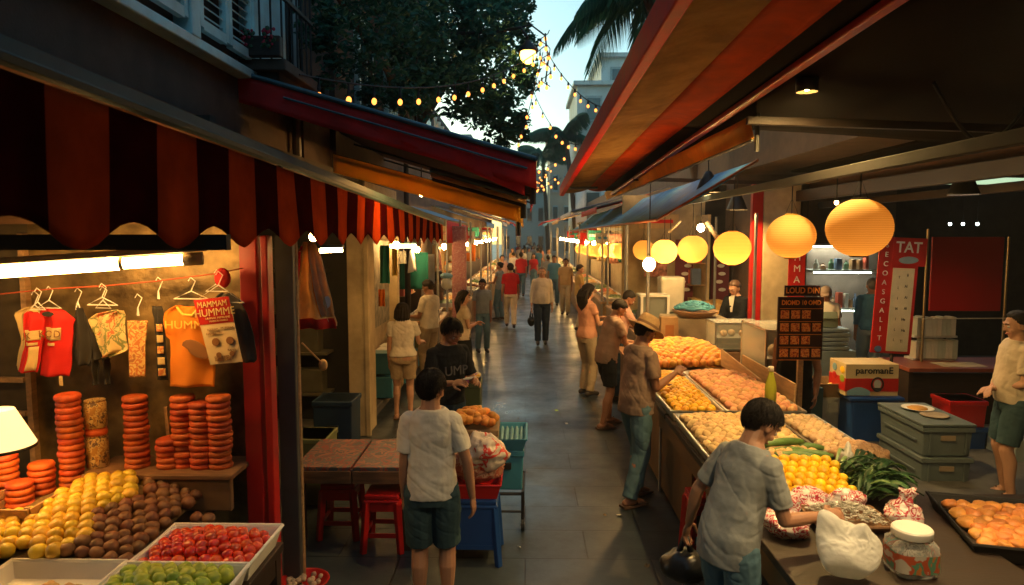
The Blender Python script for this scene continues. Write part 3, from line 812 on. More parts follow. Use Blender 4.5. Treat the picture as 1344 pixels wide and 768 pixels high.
ftex2 = bpy.data.textures.new('fine_folds', 'CLOUDS'); ftex2.noise_scale = .045; ftex2.noise_depth = 1

def remesh(mb, vox, smooth=3, disp=0, disp2=0):
    """melt overlapping closed shapes into one continuous skin"""
    me = mb.mesh('tmp', [m_black])
    o = bpy.data.objects.new('tmp', me)
    r = o.modifiers.new('r', 'REMESH'); r.mode = 'VOXEL'; r.voxel_size = vox
    if smooth:
        s_ = o.modifiers.new('s', 'SMOOTH'); s_.factor = .5; s_.iterations = smooth
    if disp:
        d = o.modifiers.new('d', 'DISPLACE'); d.texture = ftex; d.strength = disp; d.mid_level = .5; d.texture_coords = 'LOCAL'
    if disp2:
        d = o.modifiers.new('e', 'DISPLACE'); d.texture = ftex2; d.strength = disp2; d.mid_level = .5; d.texture_coords = 'LOCAL'
    m2 = evaluated(o)
    bpy.data.objects.remove(o)
    m2.polygons.foreach_set('use_smooth', [True] * len(m2.polygons))
    return m2
def creases(me, amp, seed=0, k=1.0):
    """soft hanging folds with sharper creases"""
    o_ = Vector((seed, seed * 2.1, 0))
    for v, n_ in zip(me.vertices, [q.vector.copy() for q in me.vertex_normals]):
        p = v.co
        a = noise.noise(Vector((p.x * 13 * k, p.y * 13 * k, p.z * 4.5 * k)) + o_)
        c = abs(noise.noise(Vector((p.x * 7 + p.z * 9, p.y * 7 - p.z * 5, p.z * 7 + p.x * 6)) * k + o_))
        v.co = p + n_ * amp * (a * .9 - max(0, .24 - c) * 2.2 + .35) * (1 - min(1, n_.z * n_.z * 1.6))
    me.update(); return me
def put(me, name, m, parent):
    me.materials.clear(); me.materials.append(m)
    o = bpy.data.objects.new(name, me); COL.objects.link(o); o.parent = parent
    return o

def limb(mb, pts, rads, n=12):
    """tapering limb with round ends, through several joints"""
    P = [Vector(p) for p in pts]; out, rr = [], []
    for i in range(len(P) - 1):
        k = 6
        for j in range(k):
            u = j / k
            out.append(P[i].lerp(P[i + 1], u)); rr.append(rads[i] + (rads[i + 1] - rads[i]) * u)
    out.append(P[-1]); rr.append(rads[-1])
    mb.tube(out, rr, n)
    for p, r in zip(P, rads): mb.ball(p, r * .985, 12, 8)
def profile_at(prof, z):
    prof = sorted(prof)
    if z <= prof[0][0]: return prof[0][1:]
    for a, b in zip(prof, prof[1:]):
        if z <= b[0]:
            t = (z - a[0]) / (b[0] - a[0]); t = t * t * (3 - 2 * t) * .5 + t * .5
            return tuple(x + (y - x) * t for x, y in zip(a[1:], b[1:]))
    return prof[-1][1:]
def sup(a, k=2.5):
    c, s_ = math.cos(a), math.sin(a)
    return (abs(c) ** (2 / k) * (1 if c >= 0 else -1), abs(s_) ** (2 / k) * (1 if s_ >= 0 else -1))

def person(label, loc, face, H=1.72, build='m', skin='tan', top='white', sleeve=.62, bottom='jeans', leglen=1.0, hair='short', hairm=None,
           lean=0, nod=10, turn=0, tilt=0, arms=None, legs=None, shoes='shoe', hem=.90, vox=.009, group=None, twist=0, slim=1.0, jacket=False, eyes=True,
           curl=.5, hemflare=0, skirt=None, belly=0, fem_chest=None, sleeve_l=None):
    """face: degrees, 0 looks along +Y (away), 90 looks to -X. arms: (left, right) each ((upper dir), (forearm dir)); dirs in the person's own frame: x right, y ahead, z up"""
    t = empty('person', loc, label, 'person', group, rz=R(face))
    S = H / 1.75
    t.scale = (S, S, S)
    far = vox > .016
    # --- the spine's bend
    def bend(p, head=False):
        p = Vector(p)
        zb = .93
        if p.z > zb:
            k = min(1, (p.z - zb) / .30); a = R(lean) * (k * .5 + .5 * min(1, (p.z - zb) / .12))
            tw = R(twist) * min(1, (p.z - zb) / .4)
            q = Vector((p.x, p.y, p.z - zb))
            q = Matrix.Rotation(tw, 3, 'Z') @ q
            q = Matrix.Rotation(-a, 3, 'X') @ q
            p = Vector((q.x, q.y - .0, q.z + zb))
        return p
    bendrot = Matrix.Rotation(R(-lean), 3, 'X') @ Matrix.Rotation(R(twist), 3, 'Z')
    shx = .168 if build == 'm' else .146
    slim *= .93 if build == 'm' else 1.0
    shx *= slim
    neck0 = bend((0, -.015, 1.46)); headpiv = bend((0, .0, 1.53))
    hrot = bendrot @ Matrix.Rotation(R(turn), 3, 'Z') @ Matrix.Rotation(R(-nod), 3, 'X') @ Matrix.Rotation(R(tilt), 3, 'Y')
    def hd(p):
        p = Vector(p) - Vector((0, 0, 1.585)); return headpiv + hrot @ (p * 1.04)
    # --- legs
    legs = legs or ((-.10, .02), (.10, -.02))
    L = []
    for sgn, (fx, fy, *lift) in zip((-1, 1), legs):
        lz = lift[0] if lift else 0
        hip = Vector((.088 * sgn, 0, .90)); an = Vector((fx, fy, .085 + lz))
        d = an - hip; D = min(d.length, .815); d.normalize()
        a, b = .425, .40
        D2 = min(d.length * D, a + b - .004)
        ca = (a * a + D * D - b * b) / (2 * a * D); ca = max(-1, min(1, ca))
        h = a * math.sin(math.acos(ca))
        fwd = Vector((0, 1, 0)); fwd = (fwd - d * fwd.dot(d)).normalized()
        kn = hip + d * a * ca + fwd * (h + .004)
        an = hip + d * D
        L.append((hip, kn, an, lz))
    # --- arms
    arms = arms or (((-.14, .02, -1), (-.02, .22, -1)), ((.14, .02, -1), (.02, .22, -1)))
    A = []
    for sgn, (u, f) in zip((-1, 1), arms):
        sh = bend((shx * sgn, -.01, 1.375))
        u = Vector(u).normalized(); f = Vector(f).normalized()
        el = sh + u * .285; wr = el + f * .25
        A.append((sh, el, wr, f))
    fem = build == 'f'
    # --- bare body: one continuous surface
    b = MB()
    if fem: prof = [(.80, .10, .08, 0), (.88, .165, .115, -.01), (.95, .162, .112, -.01), (1.08, .118, .088, 0), (1.2, .13, .095, .0), (1.28, .142, .115, .012), (1.38, .145, .09, 0), (1.415, .115, .075, -.01), (1.445, .075, .06, -.015), (1.48, .052, .05, -.015)]
    else: prof = [(.80, .10, .08, 0), (.88, .150, .105, 0), (.98, .148, .10, 0), (1.08, .145, .10, .005), (1.2, .155, .105, .005), (1.30, .165, .11, 0), (1.38, .165, .095, 0), (1.415, .135, .085, -.01), (1.45, .088, .068, -.012), (1.49, .062, .056, -.012)]
    def torso(mb, prof, z0, z1, add=0, n=24, rows=22, k=2.4, lastcap=True, yadd=0):
        vs, fs = [], []
        for j in range(rows + 1):
            z = z0 + (z1 - z0) * j / rows
            rx, ry, yo = profile_at(prof, z)
            rx = rx * slim + add; ry = ry * (.5 + .5 * slim) + add
            for i in range(n):
                a = 2 * PI * i / n; c, s_ = sup(a, k)
                yy = s_ * ry + yo
                if s_ > 0: yy += belly * math.exp(-((z - 1.06) / .13) ** 2) * s_
                vs.append(bend((c * rx, yy, z)))
        for j in range(rows):
            for i in range(n):
                i2 = (i + 1) % n
                fs.append((j * n + i, j * n + i2, (j + 1) * n + i2, (j + 1) * n + i))
        fs.append(tuple(reversed(range(n)))); fs.append(tuple(rows * n + i for i in range(n)))
        mb.add(vs, fs)
    torso(b, prof, .82, 1.49)
    limb(b, [neck0 + (headpiv - neck0) * -.2, headpiv, hd((0, .0, 1.59))], [.064, .058, .056] if not fem else [.052, .046, .046])
    # head
    def hball(c, r, rot=None):
        m_ = MB(); m_.ball((0, 0, 0), r, 20, 14)
        hc = Vector(c)
        vs = [hd(hc + p) for p in m_.v]
        b.add(vs, m_.f)
    hs = .96 if fem else 1.0
    hball((0, -.012, 1.655), (.074 * hs, .092 * hs, .088))
    hball((0, .018, 1.625), (.064 * hs, .070, .085))
    hball((0, .030, 1.578), (.048 * hs, .052, .042))
    hball((0, .048, 1.552), (.027, .030, .022))
    if not far:
        hball((0, .080, 1.668), (.05, .014, .012))
        for sgn in (-1, 1):
            hball((.076 * sgn * hs, -.005, 1.622), (.011, .020, .031))
            hball((.040 * sgn, .058, 1.602), (.02, .02, .018))
        vs = [hd(p) for p in ((-.010, .082, 1.655), (.010, .082, 1.655), (-.017, .084, 1.603), (.017, .084, 1.603), (0, .114, 1.610), (0, .092, 1.66), (0, .086, 1.595))]
        b.add(vs, [(0, 1, 5), (0, 5, 4, 2), (1, 3, 4, 5), (2, 4, 6), (4, 3, 6), (0, 2, 6, 3, 1)])
        hball((0, .078, 1.578), (.024, .012, .010))
    # legs
    th = (.085, .056, .036) if not fem else (.085, .052, .033)
    for hip, kn, an, lz in L:
        mid = kn.lerp(an, .30) + Vector((0, -.018, 0))
        limb(b, [hip, hip.lerp(kn, .45) + Vector((0, .008, 0)), kn, mid, kn.lerp(an, .7), an], [th[0], th[0] * .86, th[1], th[1] * 1.02, th[2] * 1.12, th[2]])
        heel = an + Vector((0, -.045, -.045)); toe = an + Vector((0, .14, -.062))
        limb(b, [heel, an + Vector((0, .04, -.03)), toe], [.034, .037, .022])
    # arms and hands
    for sgn, (sh, el, wr, f) in zip((-1, 1), A):
        r0 = .052 if not fem else .044
        r0 *= .5 + .5 * slim
        limb(b, [bend((shx * sgn * .6, -.01, 1.385)), sh, sh.lerp(el, .5), el, el.lerp(wr, .35), wr], [r0, r0 * 1.06, r0 * .88, r0 * .74, r0 * .76, r0 * .48])
        inward = Vector((-sgn, .25, 0)); n_ = (inward - f * inward.dot(f))
        if n_.length < .2: n_ = Vector((0, 0, -1)) - f * -f.z
        n_.normalize()
        if f.z > -.5:  # raised forearm: the palm looks down and in
            n_ = Vector((-sgn * .6, 0, -.7)); n_ = (n_ - f * n_.dot(f)).normalized()
        w_ = f.cross(n_) * sgn
        if w_.dot(Vector((0, 1, .4))) < 0: w_ = -w_
        palm = MB(); palm.ball((0, 0, 0), (1, 1, 1), 12, 8)
        c = wr + f * .055
        b.add([c + f * p.x * .058 + w_ * p.y * .040 + n_ * p.z * .017 for p in palm.v], palm.f)
        if not far:
            for k, (o_, ln) in enumerate(((.030, .070), (.010, .080), (-.011, .074), (-.030, .058))):
                p0 = c + f * .035 + w_ * o_
                pts = [p0]; dd = f.copy(); ang = curl * (.35 + .12 * k)
                for q, m_ in enumerate((.45, .32, .23)):
                    ax = dd.cross(n_).normalized()
                    dd = (dd * math.cos(ang) + n_ * math.sin(ang)).normalized()
                    pts.append(pts[-1] + dd * ln * m_); ang = curl * .75
                limb(b, pts, [.0095, .0088, .008, .007], 8)
            p0 = wr + f * .03 + w_ * .028
            d1 = (f * .55 + w_ * .7 + n_ * .35).normalized(); d2 = (f * .9 + w_ * .15 + n_ * .5).normalized()
            limb(b, [p0, p0 + d1 * .035, p0 + d1 * .035 + d2 * .03, p0 + d1 * .035 + d2 * .052], [.014, .0115, .010, .008], 8)
        else:
            limb(b, [c, c + f * .09 + n_ * .03], [.022, .016], 8)
    body = put(remesh(b, vox * .75, 2), 'body', SK[skin], t)
    # --- top garment
    if top:
        s_ = MB(); ad = .019 if not fem else .012
        zt = 1.455
        hemr = hemflare
        p2 = [(z, rx, ry, yo) for z, rx, ry, yo in prof]
        pp = []
        for z, rx, ry, yo in p2:
            if z < 1.2:
                loose = (1.2 - z) * (.06 if not fem else .03)
                rx = max(rx, .160 if not fem else 0) + loose * .6 + hemr * max(0, 1.1 - z); ry = max(ry, .105 if not fem else 0) + loose * .6 + hemr * max(0, 1.1 - z)
            pp.append((z, rx, ry, yo))
        pp = [q for q in pp if q[0] < 1.455] + [(1.475, .068, .06, -.012)]
        if hem < .8: pp = [(hem, pp[1][1] + .02, pp[1][2] + .02, 0)] + pp[1:]
        torso(s_, pp, hem, zt, ad)
        for sgn, (sh, el, wr, f) in zip((-1, 1), A):
            r0 = (.052 if not fem else .045) * (.4 + .6 * slim) + .014
            sl_ = sleeve
            if sl_ > .12:
                if sl_ <= 1: pts = [bend((shx * sgn * .55, -.01, 1.375)), sh, sh.lerp(el, sl_)]; rr = [r0 * .9, r0 * 1.0, r0 * .98]
                else: pts = [bend((shx * sgn * .55, -.01, 1.375)), sh, el, el.lerp(wr, sl_ - 1)]; rr = [r0 * .9, r0 * 1.06, r0 * .9, r0 * .68]
                out, r2 = [], []
                for i in range(len(pts) - 1):
                    for j in range(6): out.append(pts[i].lerp(pts[i + 1], j / 6)); r2.append(rr[i] + (rr[i + 1] - rr[i]) * j / 6)
                out.append(pts[-1]); r2.append(rr[-1])
                s_.tube(out, r2, 14)
                for p, r in list(zip(pts, rr))[:-1]: s_.ball(p, r * .985, 12, 8)
            else:
                s_.ball(bend((shx * sgn * .78, -.01, 1.375)), r0 * .95, 12, 8)
        put(creases(remesh(s_, vox, 3, .02 if not far else 0, .0), .0075 if vox < .012 else 0, H * 10), 'shirt' if not jacket else 'jacket', CL[top], t)
        if jacket:
            q = MB(); q.add([bend(p) for p in ((-.045, .100, 1.44), (.045, .100, 1.44), (.012, .136, 1.22), (-.012, .136, 1.22), (-.03, .06, 1.47), (.03, .06, 1.47))], [(0, 1, 2, 3), (0, 4, 5, 1)])
            q.sheet(lambda u, v: bend((-.05 + .1 * u + (0 if v < .01 else (.5 - u) * .07 * v), .105 + .028 * v, 1.45 - .24 * v)), 4, 4, .006)
            q.build('shirt_front', CL['white'], t, world=False)
    # --- bottom garment
    if bottom:
        s_ = MB()
        lp_ = [(.80, .12, .10, 0), (.88, .165 if fem else .155, .112, 0), (.95, .158 if fem else .15, .108, 0), (1.04, .125 if fem else .146, .095, 0)]
        if skirt:
            for j_ in range(1): pass
            pk_ = [(skirt, .17, .14, 0), (.75, .172, .13, 0)] + lp_[1:]
            torso(s_, pk_, skirt, 1.04, .012)
        else:
            torso(s_, lp_, .82, 1.03, .012)
            for hip, kn, an, lz in L:
                tot = leglen
                r0, r1, r2 = th[0] + .014, th[1] + .022, th[2] + .030
                if tot >= 1:
                    pts = [hip, hip.lerp(kn, .5), kn, kn.lerp(an, .5), an + Vector((0, 0, .0))]; rr = [r0, r0 * .92, r1, r1 * .93, r2]
                elif tot > .52:
                    k_ = (tot - .5) * 2; pts = [hip, hip.lerp(kn, .5), kn, kn.lerp(an, k_)]; rr = [r0, r0 * .92, r1 + .004, r1]
                else: pts = [hip, hip.lerp(kn, tot * 2 * .5), hip.lerp(kn, tot * 2)]; rr = [r0, r0 * .98, r0 * .90]
                out, q2 = [], []
                for i in range(len(pts) - 1):
                    for j in range(6): out.append(pts[i].lerp(pts[i + 1], j / 6)); q2.append(rr[i] + (rr[i + 1] - rr[i]) * j / 6)
                out.append(pts[-1]); q2.append(rr[-1])
                s_.tube(out, q2, 14)
                for p, r in list(zip(pts, rr))[:-1]: s_.ball(p, r * .985, 12, 8)
        put(creases(remesh(s_, vox, 3, .016 if not far else 0, .0), .007 if vox < .012 else 0, H * 7), 'skirt' if skirt else ('trousers' if leglen > .7 else 'shorts'), CL[bottom], t)
    # --- shoes
    for hip, kn, an, lz in L:
        q = MB()
        if shoes == 'shoe':
            limb(q, [an + Vector((0, -.05, -.04)), an + Vector((0, .03, -.03)), an + Vector((0, .15, -.052))], [.042, .046, .034], 12)
            put(remesh(q, .009 if not far else .015, 2), 'shoe', m_shoe, t)
        else:
            q.sheet(lambda u, v: an + Vector(((u - .5) * (.085 + .02 * math.sin(v * PI)), -.085 + .26 * v, -.062)), 6, 12, .02)
            q.tube([an + Vector((-.045, .06, -.06)), an + Vector((0, .07, .0)), an + Vector((.045, .06, -.06))], .008, 6)
            q.build('sandal', m_sole, t, world=False)
    # --- face details
    if eyes and not far:
        for sgn in (-1, 1):
            q = MB(); q.ball(hd((.030 * sgn, .074, 1.638)), .0125, 10, 8); e = q.build('eye', m_eyew, t, smooth=True, world=False)
            q = MB(); q.ball(hd((.030 * sgn, .0835, 1.638)), .0055, 8, 6); q.build('pupil', m_eye, e, smooth=True, world=False)
            q = MB(); q.tube([hd((.014 * sgn, .0905, 1.662)), hd((.03 * sgn, .0905, 1.668)), hd((.05 * sgn, .076, 1.662))], [.004, .0045, .002], 6); q.build('eyebrow', m_hair, t, world=False)
        q = MB(); q.ball((0, 0, 0), (1, 1, 1), 12, 8)
        q.v = [hd(Vector((p.x * .023, .0855 + p.y * .009, 1.578 + p.z * .0075))) for p in q.v]; q.build('mouth', m_lip, t, smooth=True, world=False)
    # --- hair
    hm = hairm or m_hair
    if hair:
        q = MB()
        hl = {'short': (.62, -1.25), 'bald': (1.3, 1.3), 'long': (.62, -1.1), 'crop': (.62, -1.1), 'bun': (.7, -.95)}[hair if hair in ('short', 'bald', 'long', 'crop', 'bun') else 'short']
        th_ = {'short': .013, 'crop': .007, 'long': .022, 'bun': .014}.get(hair, .01)
        nu, nv = (40, 28) if not far else (16, 10)
        def hv(d):
            front = d.y
            lim = hl[1] + (hl[0] - hl[1]) * (max(0, min(1, (front + .55) / 1.15)) ** 1.1)
            if abs(d.x) > .7 and -.35 < d.y < .4 and hair != 'long': lim = max(lim, -.22)
            lim += .10 * noise.noise(Vector((d.x * 22, d.y * 22, d.z * 5)))
            k = max(0, min(1, (d.z - lim) / .16))
            nz = noise.noise(Vector((d.x * 9, d.y * 9, d.z * 3))) * .10 + noise.noise(Vector((d.x * 26, d.y * 26, d.z * 6))) * .06
            return 1 + (th_ / .085) * (k - .85 * (1 - k)) + nz * k * (1 if hair != 'crop' else .3)
        q.ball((0, 0, 0), (1, 1, 1), nu, nv, hv)
        q.v = [hd(Vector((0, -.012, 1.655)) + Vector((p.x * .077 * hs, p.y * .095 * hs, p.z * .091))) for p in q.v]
        if hair == 'long':
            m_ = MB(); 
            for k in range(7):
                x_ = (k - 3) * .020
                limb(m_, [hd((x_, -.05, 1.70)), hd((x_ * 1.25, -.092, 1.62)), hd((x_ * 1.35, -.095, 1.54)), headpiv + bendrot @ Vector((x_ * 1.5, -.10, -.09)), headpiv + bendrot @ Vector((x_ * 1.2, -.11, -.22 + .02 * abs(k - 3)))], [.022, .03, .03, .026, .008], 8)
            for sgn in (-1, 1):
                limb(m_, [hd((.055 * sgn, -.01, 1.70)), hd((.080 * sgn, -.02, 1.62)), hd((.078 * sgn, -.03, 1.54))], [.02, .024, .012], 8)
            q.add(m_.v, m_.f)
        if hair == 'bun':
            q.ball(hd((0, -.115, 1.68)), .036, 12, 8)
        if hair == 'bob':
            m_ = MB()
            for k in range(9):
                a_ = PI + PI * k / 8
                x_, y_ = math.cos(a_) * .080, math.sin(a_) * .095 - .005
                limb(m_, [hd((x_ * .7, y_ * .7, 1.71)), hd((x_ * 1.02, y_ * 1.02, 1.63)), hd((x_ * 1.1, y_ * 1.1, 1.54)), hd((x_ * .9, y_ * .9, 1.50))], [.026, .03, .028, .012], 8)
            q.add(m_.v, m_.f)
        hobj = q.build('hair', hm, t, smooth=True, world=False)
        if hair in ('short', 'crop') and vox < .0086:
            st = MB(); rs = random.Random(int(H * 1000)); n_st = 1500 if hair == 'short' else 900
            ln = .036 if hair == 'short' else .014
            k_ = 0
            while k_ < n_st:
                d = Vector((rs.gauss(0, 1), rs.gauss(0, 1), rs.gauss(0, 1))).normalized()
                lim = hl[1] + (hl[0] - hl[1]) * (max(0, min(1, (d.y + .55) / 1.15)) ** 1.1)
                if abs(d.x) > .7 and -.35 < d.y < .4: lim = max(lim, -.22)
                if d.z < max(lim + .02, -.93): continue
                k_ += 1
                cw = Vector((.1, -.35, .93)); fl = (d - cw * d.dot(cw)); fl = fl - d * fl.dot(d)
                fl = fl.normalized() if fl.length > .05 else Vector((1, 0, 0))
                fl = (fl + Vector((rs.uniform(-.35, .35), rs.uniform(-.35, .35), rs.uniform(-.2, .2)))).normalized()
                L0 = ln * rs.uniform(.6, 1.25)
                pts = []
                for i in range(4):
                    u = i / 3; dd = (d + fl * (L0 * u / .085)).normalized()
                    lift = 1 + (th_ / .085) * (.95 + .35 * math.sin(PI * u * .8)) + rs.uniform(0, .03)
                    pts.append(hd(Vector((0, -.012, 1.655)) + Vector((dd.x * .077 * hs, dd.y * .095 * hs, dd.z * .091)) * lift))
                st.tube(pts, [.0016, .0018, .0014, .0005], 3, cap=False)
            st.build('hair_strands', hm, t, smooth=True, world=False)['kind'] = 'stuff'
    t['_sz'] = S
    del t['_sz']
    return t, dict(hd=hd, bend=bend, A=A, L=L, S=S, hrot=hrot)
def wpt(t, p):
    """a point of the person's own frame, in the place"""
    return Matrix.LocRotScale(t.location, t.rotation_euler, t.scale) @ Vector(p)
# ================================================================ shared small things
random.seed(21)
def fruit_mesh(nm, m, r, squash=1.0, lump=.05, dimple=.12, seed=0, nu=14, nv=10, long=1.0):
    def fn(d):
        k = 1 + lump * noise.noise(d * 1.6 + Vector((seed, 0, 0))) + lump * .4 * noise.noise(d * 4 + Vector((seed, 5, 0)))
        if d.z > .8: k -= dimple * (d.z - .8) / .2
        return k
    b = MB(); b.ball((0, 0, 0), (r * long, r, r * squash), nu, nv, fn)
    return b.mesh(nm, [m], smooth=True)
def one(nm, me, loc, label, cat, group, rot=True, s=1.0, flat=False):
    o = bpy.data.objects.new(nm, me); COL.objects.link(o)
    o.location = loc
    if flat: o.rotation_euler = (rnd(-.3, .3), rnd(-.3, .3), rnd(0, 6.28))
    elif rot: o.rotation_euler = (rnd(-.7, .7), rnd(-.7, .7), rnd(0, 6.28))
    k = s * rnd(.86, 1.1); o.scale = (k, k, k)
    return tag(o, label, cat, group)
def hexspots(x0, x1, y0, y1, d, jit=.1, test=None):
    out = []; j = 0; y = y0 + d / 2
    while y < y1 - d * .35:
        x = x0 + d / 2 + (d / 2 if j % 2 else 0)
        while x < x1 - d * .35:
            p = (x + rnd(-jit, jit) * d, y + rnd(-jit, jit) * d)
            if test is None or test(*p): out.append(p)
            x += d
        y += d * .87; j += 1
    return out
def heap(nm, meshes, r, x0, x1, y0, y1, hz, label, cat, group, test=None, jit=.1, flat=False, pack=1.85):
    """one layer of separate pieces lying on the slope of a heap, hz(x, y) = height of their centres"""
    sp = hexspots(x0, x1, y0, y1, r * pack, jit, test)
    for x, y in sp:
        one(nm, random.choice(meshes), (x, y, hz(x, y) + rnd(-.12, .12) * r), label, cat, group, flat=flat)
    return len(sp)
def mound(label, m, x0, x1, y0, y1, hz, cat='packing'):
    b = MB(); b.sheet(lambda u, v: (x0 + (x1 - x0) * u, y0 + (y1 - y0) * v, hz(x0 + (x1 - x0) * u, y0 + (y1 - y0) * v)), 14, 14, .01)
    o = b.build('tray_liner', m, smooth=True); return tag(o, label, cat)
def tray(nm, label, c, d, h, m, th=.012, rz=0, cat='tray', group=None, lip=.02, flare=.03):
    """open tray with a floor, four flared sides and a rolled lip"""
    t = empty(nm, c, label, cat, group, rz)
    x, y = d[0] / 2, d[1] / 2
    b = MB(); b.box((0, 0, th / 2), (d[0] - 2 * flare, d[1] - 2 * flare, th)); b.build('base', m, t, world=False)
    b = MB()
    for s_ in (-1, 1):
        def q(p): return Vector(p)
        b.add([q((s_ * (x - flare), -(y - flare), 0)), q((s_ * (x - flare), (y - flare), 0)), q((s_ * x, y, h)), q((s_ * x, -y, h)),
               q((s_ * (x - flare - th), -(y - flare), 0)), q((s_ * (x - flare - th), (y - flare), 0)), q((s_ * (x - th), y, h)), q((s_ * (x - th), -y, h))],
              [(0, 1, 2, 3), (7, 6, 5, 4), (3, 2, 6, 7), (0, 3, 7, 4), (1, 5, 6, 2), (0, 4, 5, 1)])
        b.add([q((-(x - flare), s_ * (y - flare), .001)), q(((x - flare), s_ * (y - flare), .001)), q((x - .001, s_ * y, h - .001)), q((-x + .001, s_ * y, h - .001)),
               q((-(x - flare), s_ * (y - flare - th), .001)), q(((x - flare), s_ * (y - flare - th), .001)), q((x - .001, s_ * (y - th), h - .001)), q((-x + .001, s_ * (y - th), h - .001))],
              [(0, 1, 2, 3), (7, 6, 5, 4), (3, 2, 6, 7), (0, 3, 7, 4), (1, 5, 6, 2), (0, 4, 5, 1)])
    b.build('side', m, t, world=False)
    b = MB()
    b.tube([(x, y, h), (-x, y, h), (-x, -y, h), (x, -y, h), (x, y, h)], lip * .5, 6)
    b.build('rim', m, t, world=False)
    return t
def pendant(loc, energy_mat, label, r=.16, cord=.6, bulb=.04):  # lamps added to brighten the right stalls, no such lamps known there
    """deep bell shade with the bulb well up inside it"""
    t = empty('added_pendant_lamp', loc, label, 'lamp', 'added metal shaded pendant lamps')
    b = MB(); b.lathe([(.001, .253), (.03, .25), (.06, .21), (r * .62, .15), (r * .95, .02), (r, 0), (r * .98, 0), (r * .96, .01)], loc, 24, cap=False); b.build('lamp_shade', m_black, t, smooth=True)
    b = MB(); b.lathe([(r * .96, .008), (r * .93, .02), (r * .60, .145), (.055, .20), (.028, .205)], loc, 24, cap=False); b.build('shade_lining', mat('matte_black_lining', (.002, .0015, .001), .95, spec=0), t, smooth=True)  # near-black lining keeps the added lamp's lit inside from showing
    b = MB(); b.tube([Vector(loc) + Vector((0, 0, .24)), Vector(loc) + Vector((0, 0, .24 + cord))], .006, 5); b.build('cord', m_rubber, t)
    b = MB(); b.ball(Vector(loc) + Vector((0, 0, .10)), bulb, 12, 8); b.build('bulb', energy_mat, t, smooth=True)
    return t
def bare_bulb(loc, m, label, r=.045, cord=.5, group='bare bulbs hanging in the stalls'):
    t = empty('light_bulb', loc, label, 'light bulb', group)
    loc = Vector(loc)
    b = MB(); b.tube([loc + Vector((0, 0, r * 1.7)), loc + Vector((0, 0, cord))], .006, 5); b.lathe([(.018, r * .85), (.02, r * 1.3), (.014, r * 1.8)], loc, 10); b.build('socket', m_rubber, t)
    b = MB(); b.ball(loc, (r, r, r * 1.1), 12, 10); b.build('bulb', m, t, smooth=True)
    return t
def stool(loc, m, label, h=.45, w=.30, group='red plastic stools', rz=0, skirt=False):
    t = empty('plastic_stool', loc, label, 'stool', group, rz)
    b = MB(); b.box((0, 0, h - .02), (w * .92, w * .92, .04)); b.box((0, 0, h - .055), (w * .96, w * .96, .03)); b.build('seat', m, t, world=False, bevel=.012)
    for sx in (-1, 1):
        for sy in (-1, 1):
            b = MB(); b.tube([(sx * w * .50, sy * w * .50, 0), (sx * w * .40, sy * w * .40, h - .06)], [.03, .036], 4); b.build('leg', m, t, world=False, bevel=.006)
    b = MB()
    for s_ in (-1, 1):
        b.box((0, s_ * w * .455, .14), (w * .86, .012, .035)); b.box((s_ * w * .455, 0, .14), (.012, w * .86, .035))
        b.box((0, s_ * w * .41, h - .10), (w * .8, .012, .07)); b.box((s_ * w * .41, 0, h - .10), (.012, w * .8, .07))
    if skirt:
        for s_ in (-1, 1): b.box((0, s_ * w * .44, h * .6), (w * .84, .012, h * .62)); b.box((s_ * w * .44, 0, h * .6), (.012, w * .84, h * .62))
    b.build('brace', m, t, world=False)
    return t
def rows_cloth(rows, Y, th=.006, rip=.02, freq=22, nv=24, seed=0, nu=16):
    """hanging cloth whose outline is given by rows (py, px left, px right) seen square on"""
    rows = sorted(rows)
    def fn(u, v):
        py = rows[0][0] + (rows[-1][0] - rows[0][0]) * v
        for a, b in zip(rows, rows[1:]):
            if py <= b[0] + 1e-6:
                t = (py - a[0]) / max(1e-6, b[0] - a[0]); l = a[1] + (b[1] - a[1]) * t; r_ = a[2] + (b[2] - a[2]) * t; break
        p = at(l + (r_ - l) * u, py, Y=Y)
        p.y += rip * math.sin(u * freq * .35 + seed + v * 1.5) + rip * .8 * noise.noise(Vector((u * 3, v * 3, seed)))
        return p
    m = MB(); m.sheet(lambda u, v: fn(u, v), nu, nv, -th); return m, fn
def hanger(t, px, py, w, Y, m=None, hook=16, drop=10):
    b = MB()
    top = at(px, py, Y=Y)
    k = (at(px + 1, py, Y=Y) - top).length
    b.tube([top + Vector((-.4 * 8 * k, 0, -3 * k)), top + Vector((0, 0, 2 * k)), top + Vector((6 * k, 0, -3 * k)), top + Vector((0, 0, -hook * k))], .0028, 5)
    a = top + Vector((0, 0, -hook * k))
    b.tube([a, a + Vector((-w * k / 2, 0, -drop * k)), a + Vector((w * k / 2, 0, -drop * k * 1.05)), a], .0038, 5)
    return b.build('hanger', m or m_white_pl, t)

m_lemon = mat('lemon_skin', (.66, .44, .03), .42, var=.12, bump=.15, bscale=60, hue=.015, spec=.5, dirt=.25)
m_brownfr = mat('brown_fruit', (.19, .075, .03), .55, var=.3, bump=.4, bscale=30, hue=.015)
m_tomato = mat('tomato_skin', (.62, .055, .010), .25, var=.2, hue=.008, spec=.6)
m_lime = mat('guava_skin', (.34, .46, .04), .4, var=.2, hue=.02, bump=.15)
m_mand = mat('mandarin_skin', (.80, .42, .015), .4, var=.12, bump=.2, bscale=80, hue=.012)
m_peach = mat('peach_skin', (.78, .40, .20), .6, dirt=.25, var=.25, hue=.018, bump=.1)
m_potato = mat('potato_skin', (.66, .44, .20), .7, var=.25, bump=.4, bscale=25, hue=.012)
m_orange = mat('orange_skin', (.84, .50, .010), .4, var=.1, bump=.2, bscale=90, hue=.01)
m_pastry = mat('fried_pastry', (.64, .25, .06), .45, var=.35, scale=14, bump=.6, bscale=30, hue=.012)
m_cake = mat('red_cake', (.50, .085, .014), .55, var=.3, scale=25, bump=.3, bscale=50, hue=.008, dirt=.3)
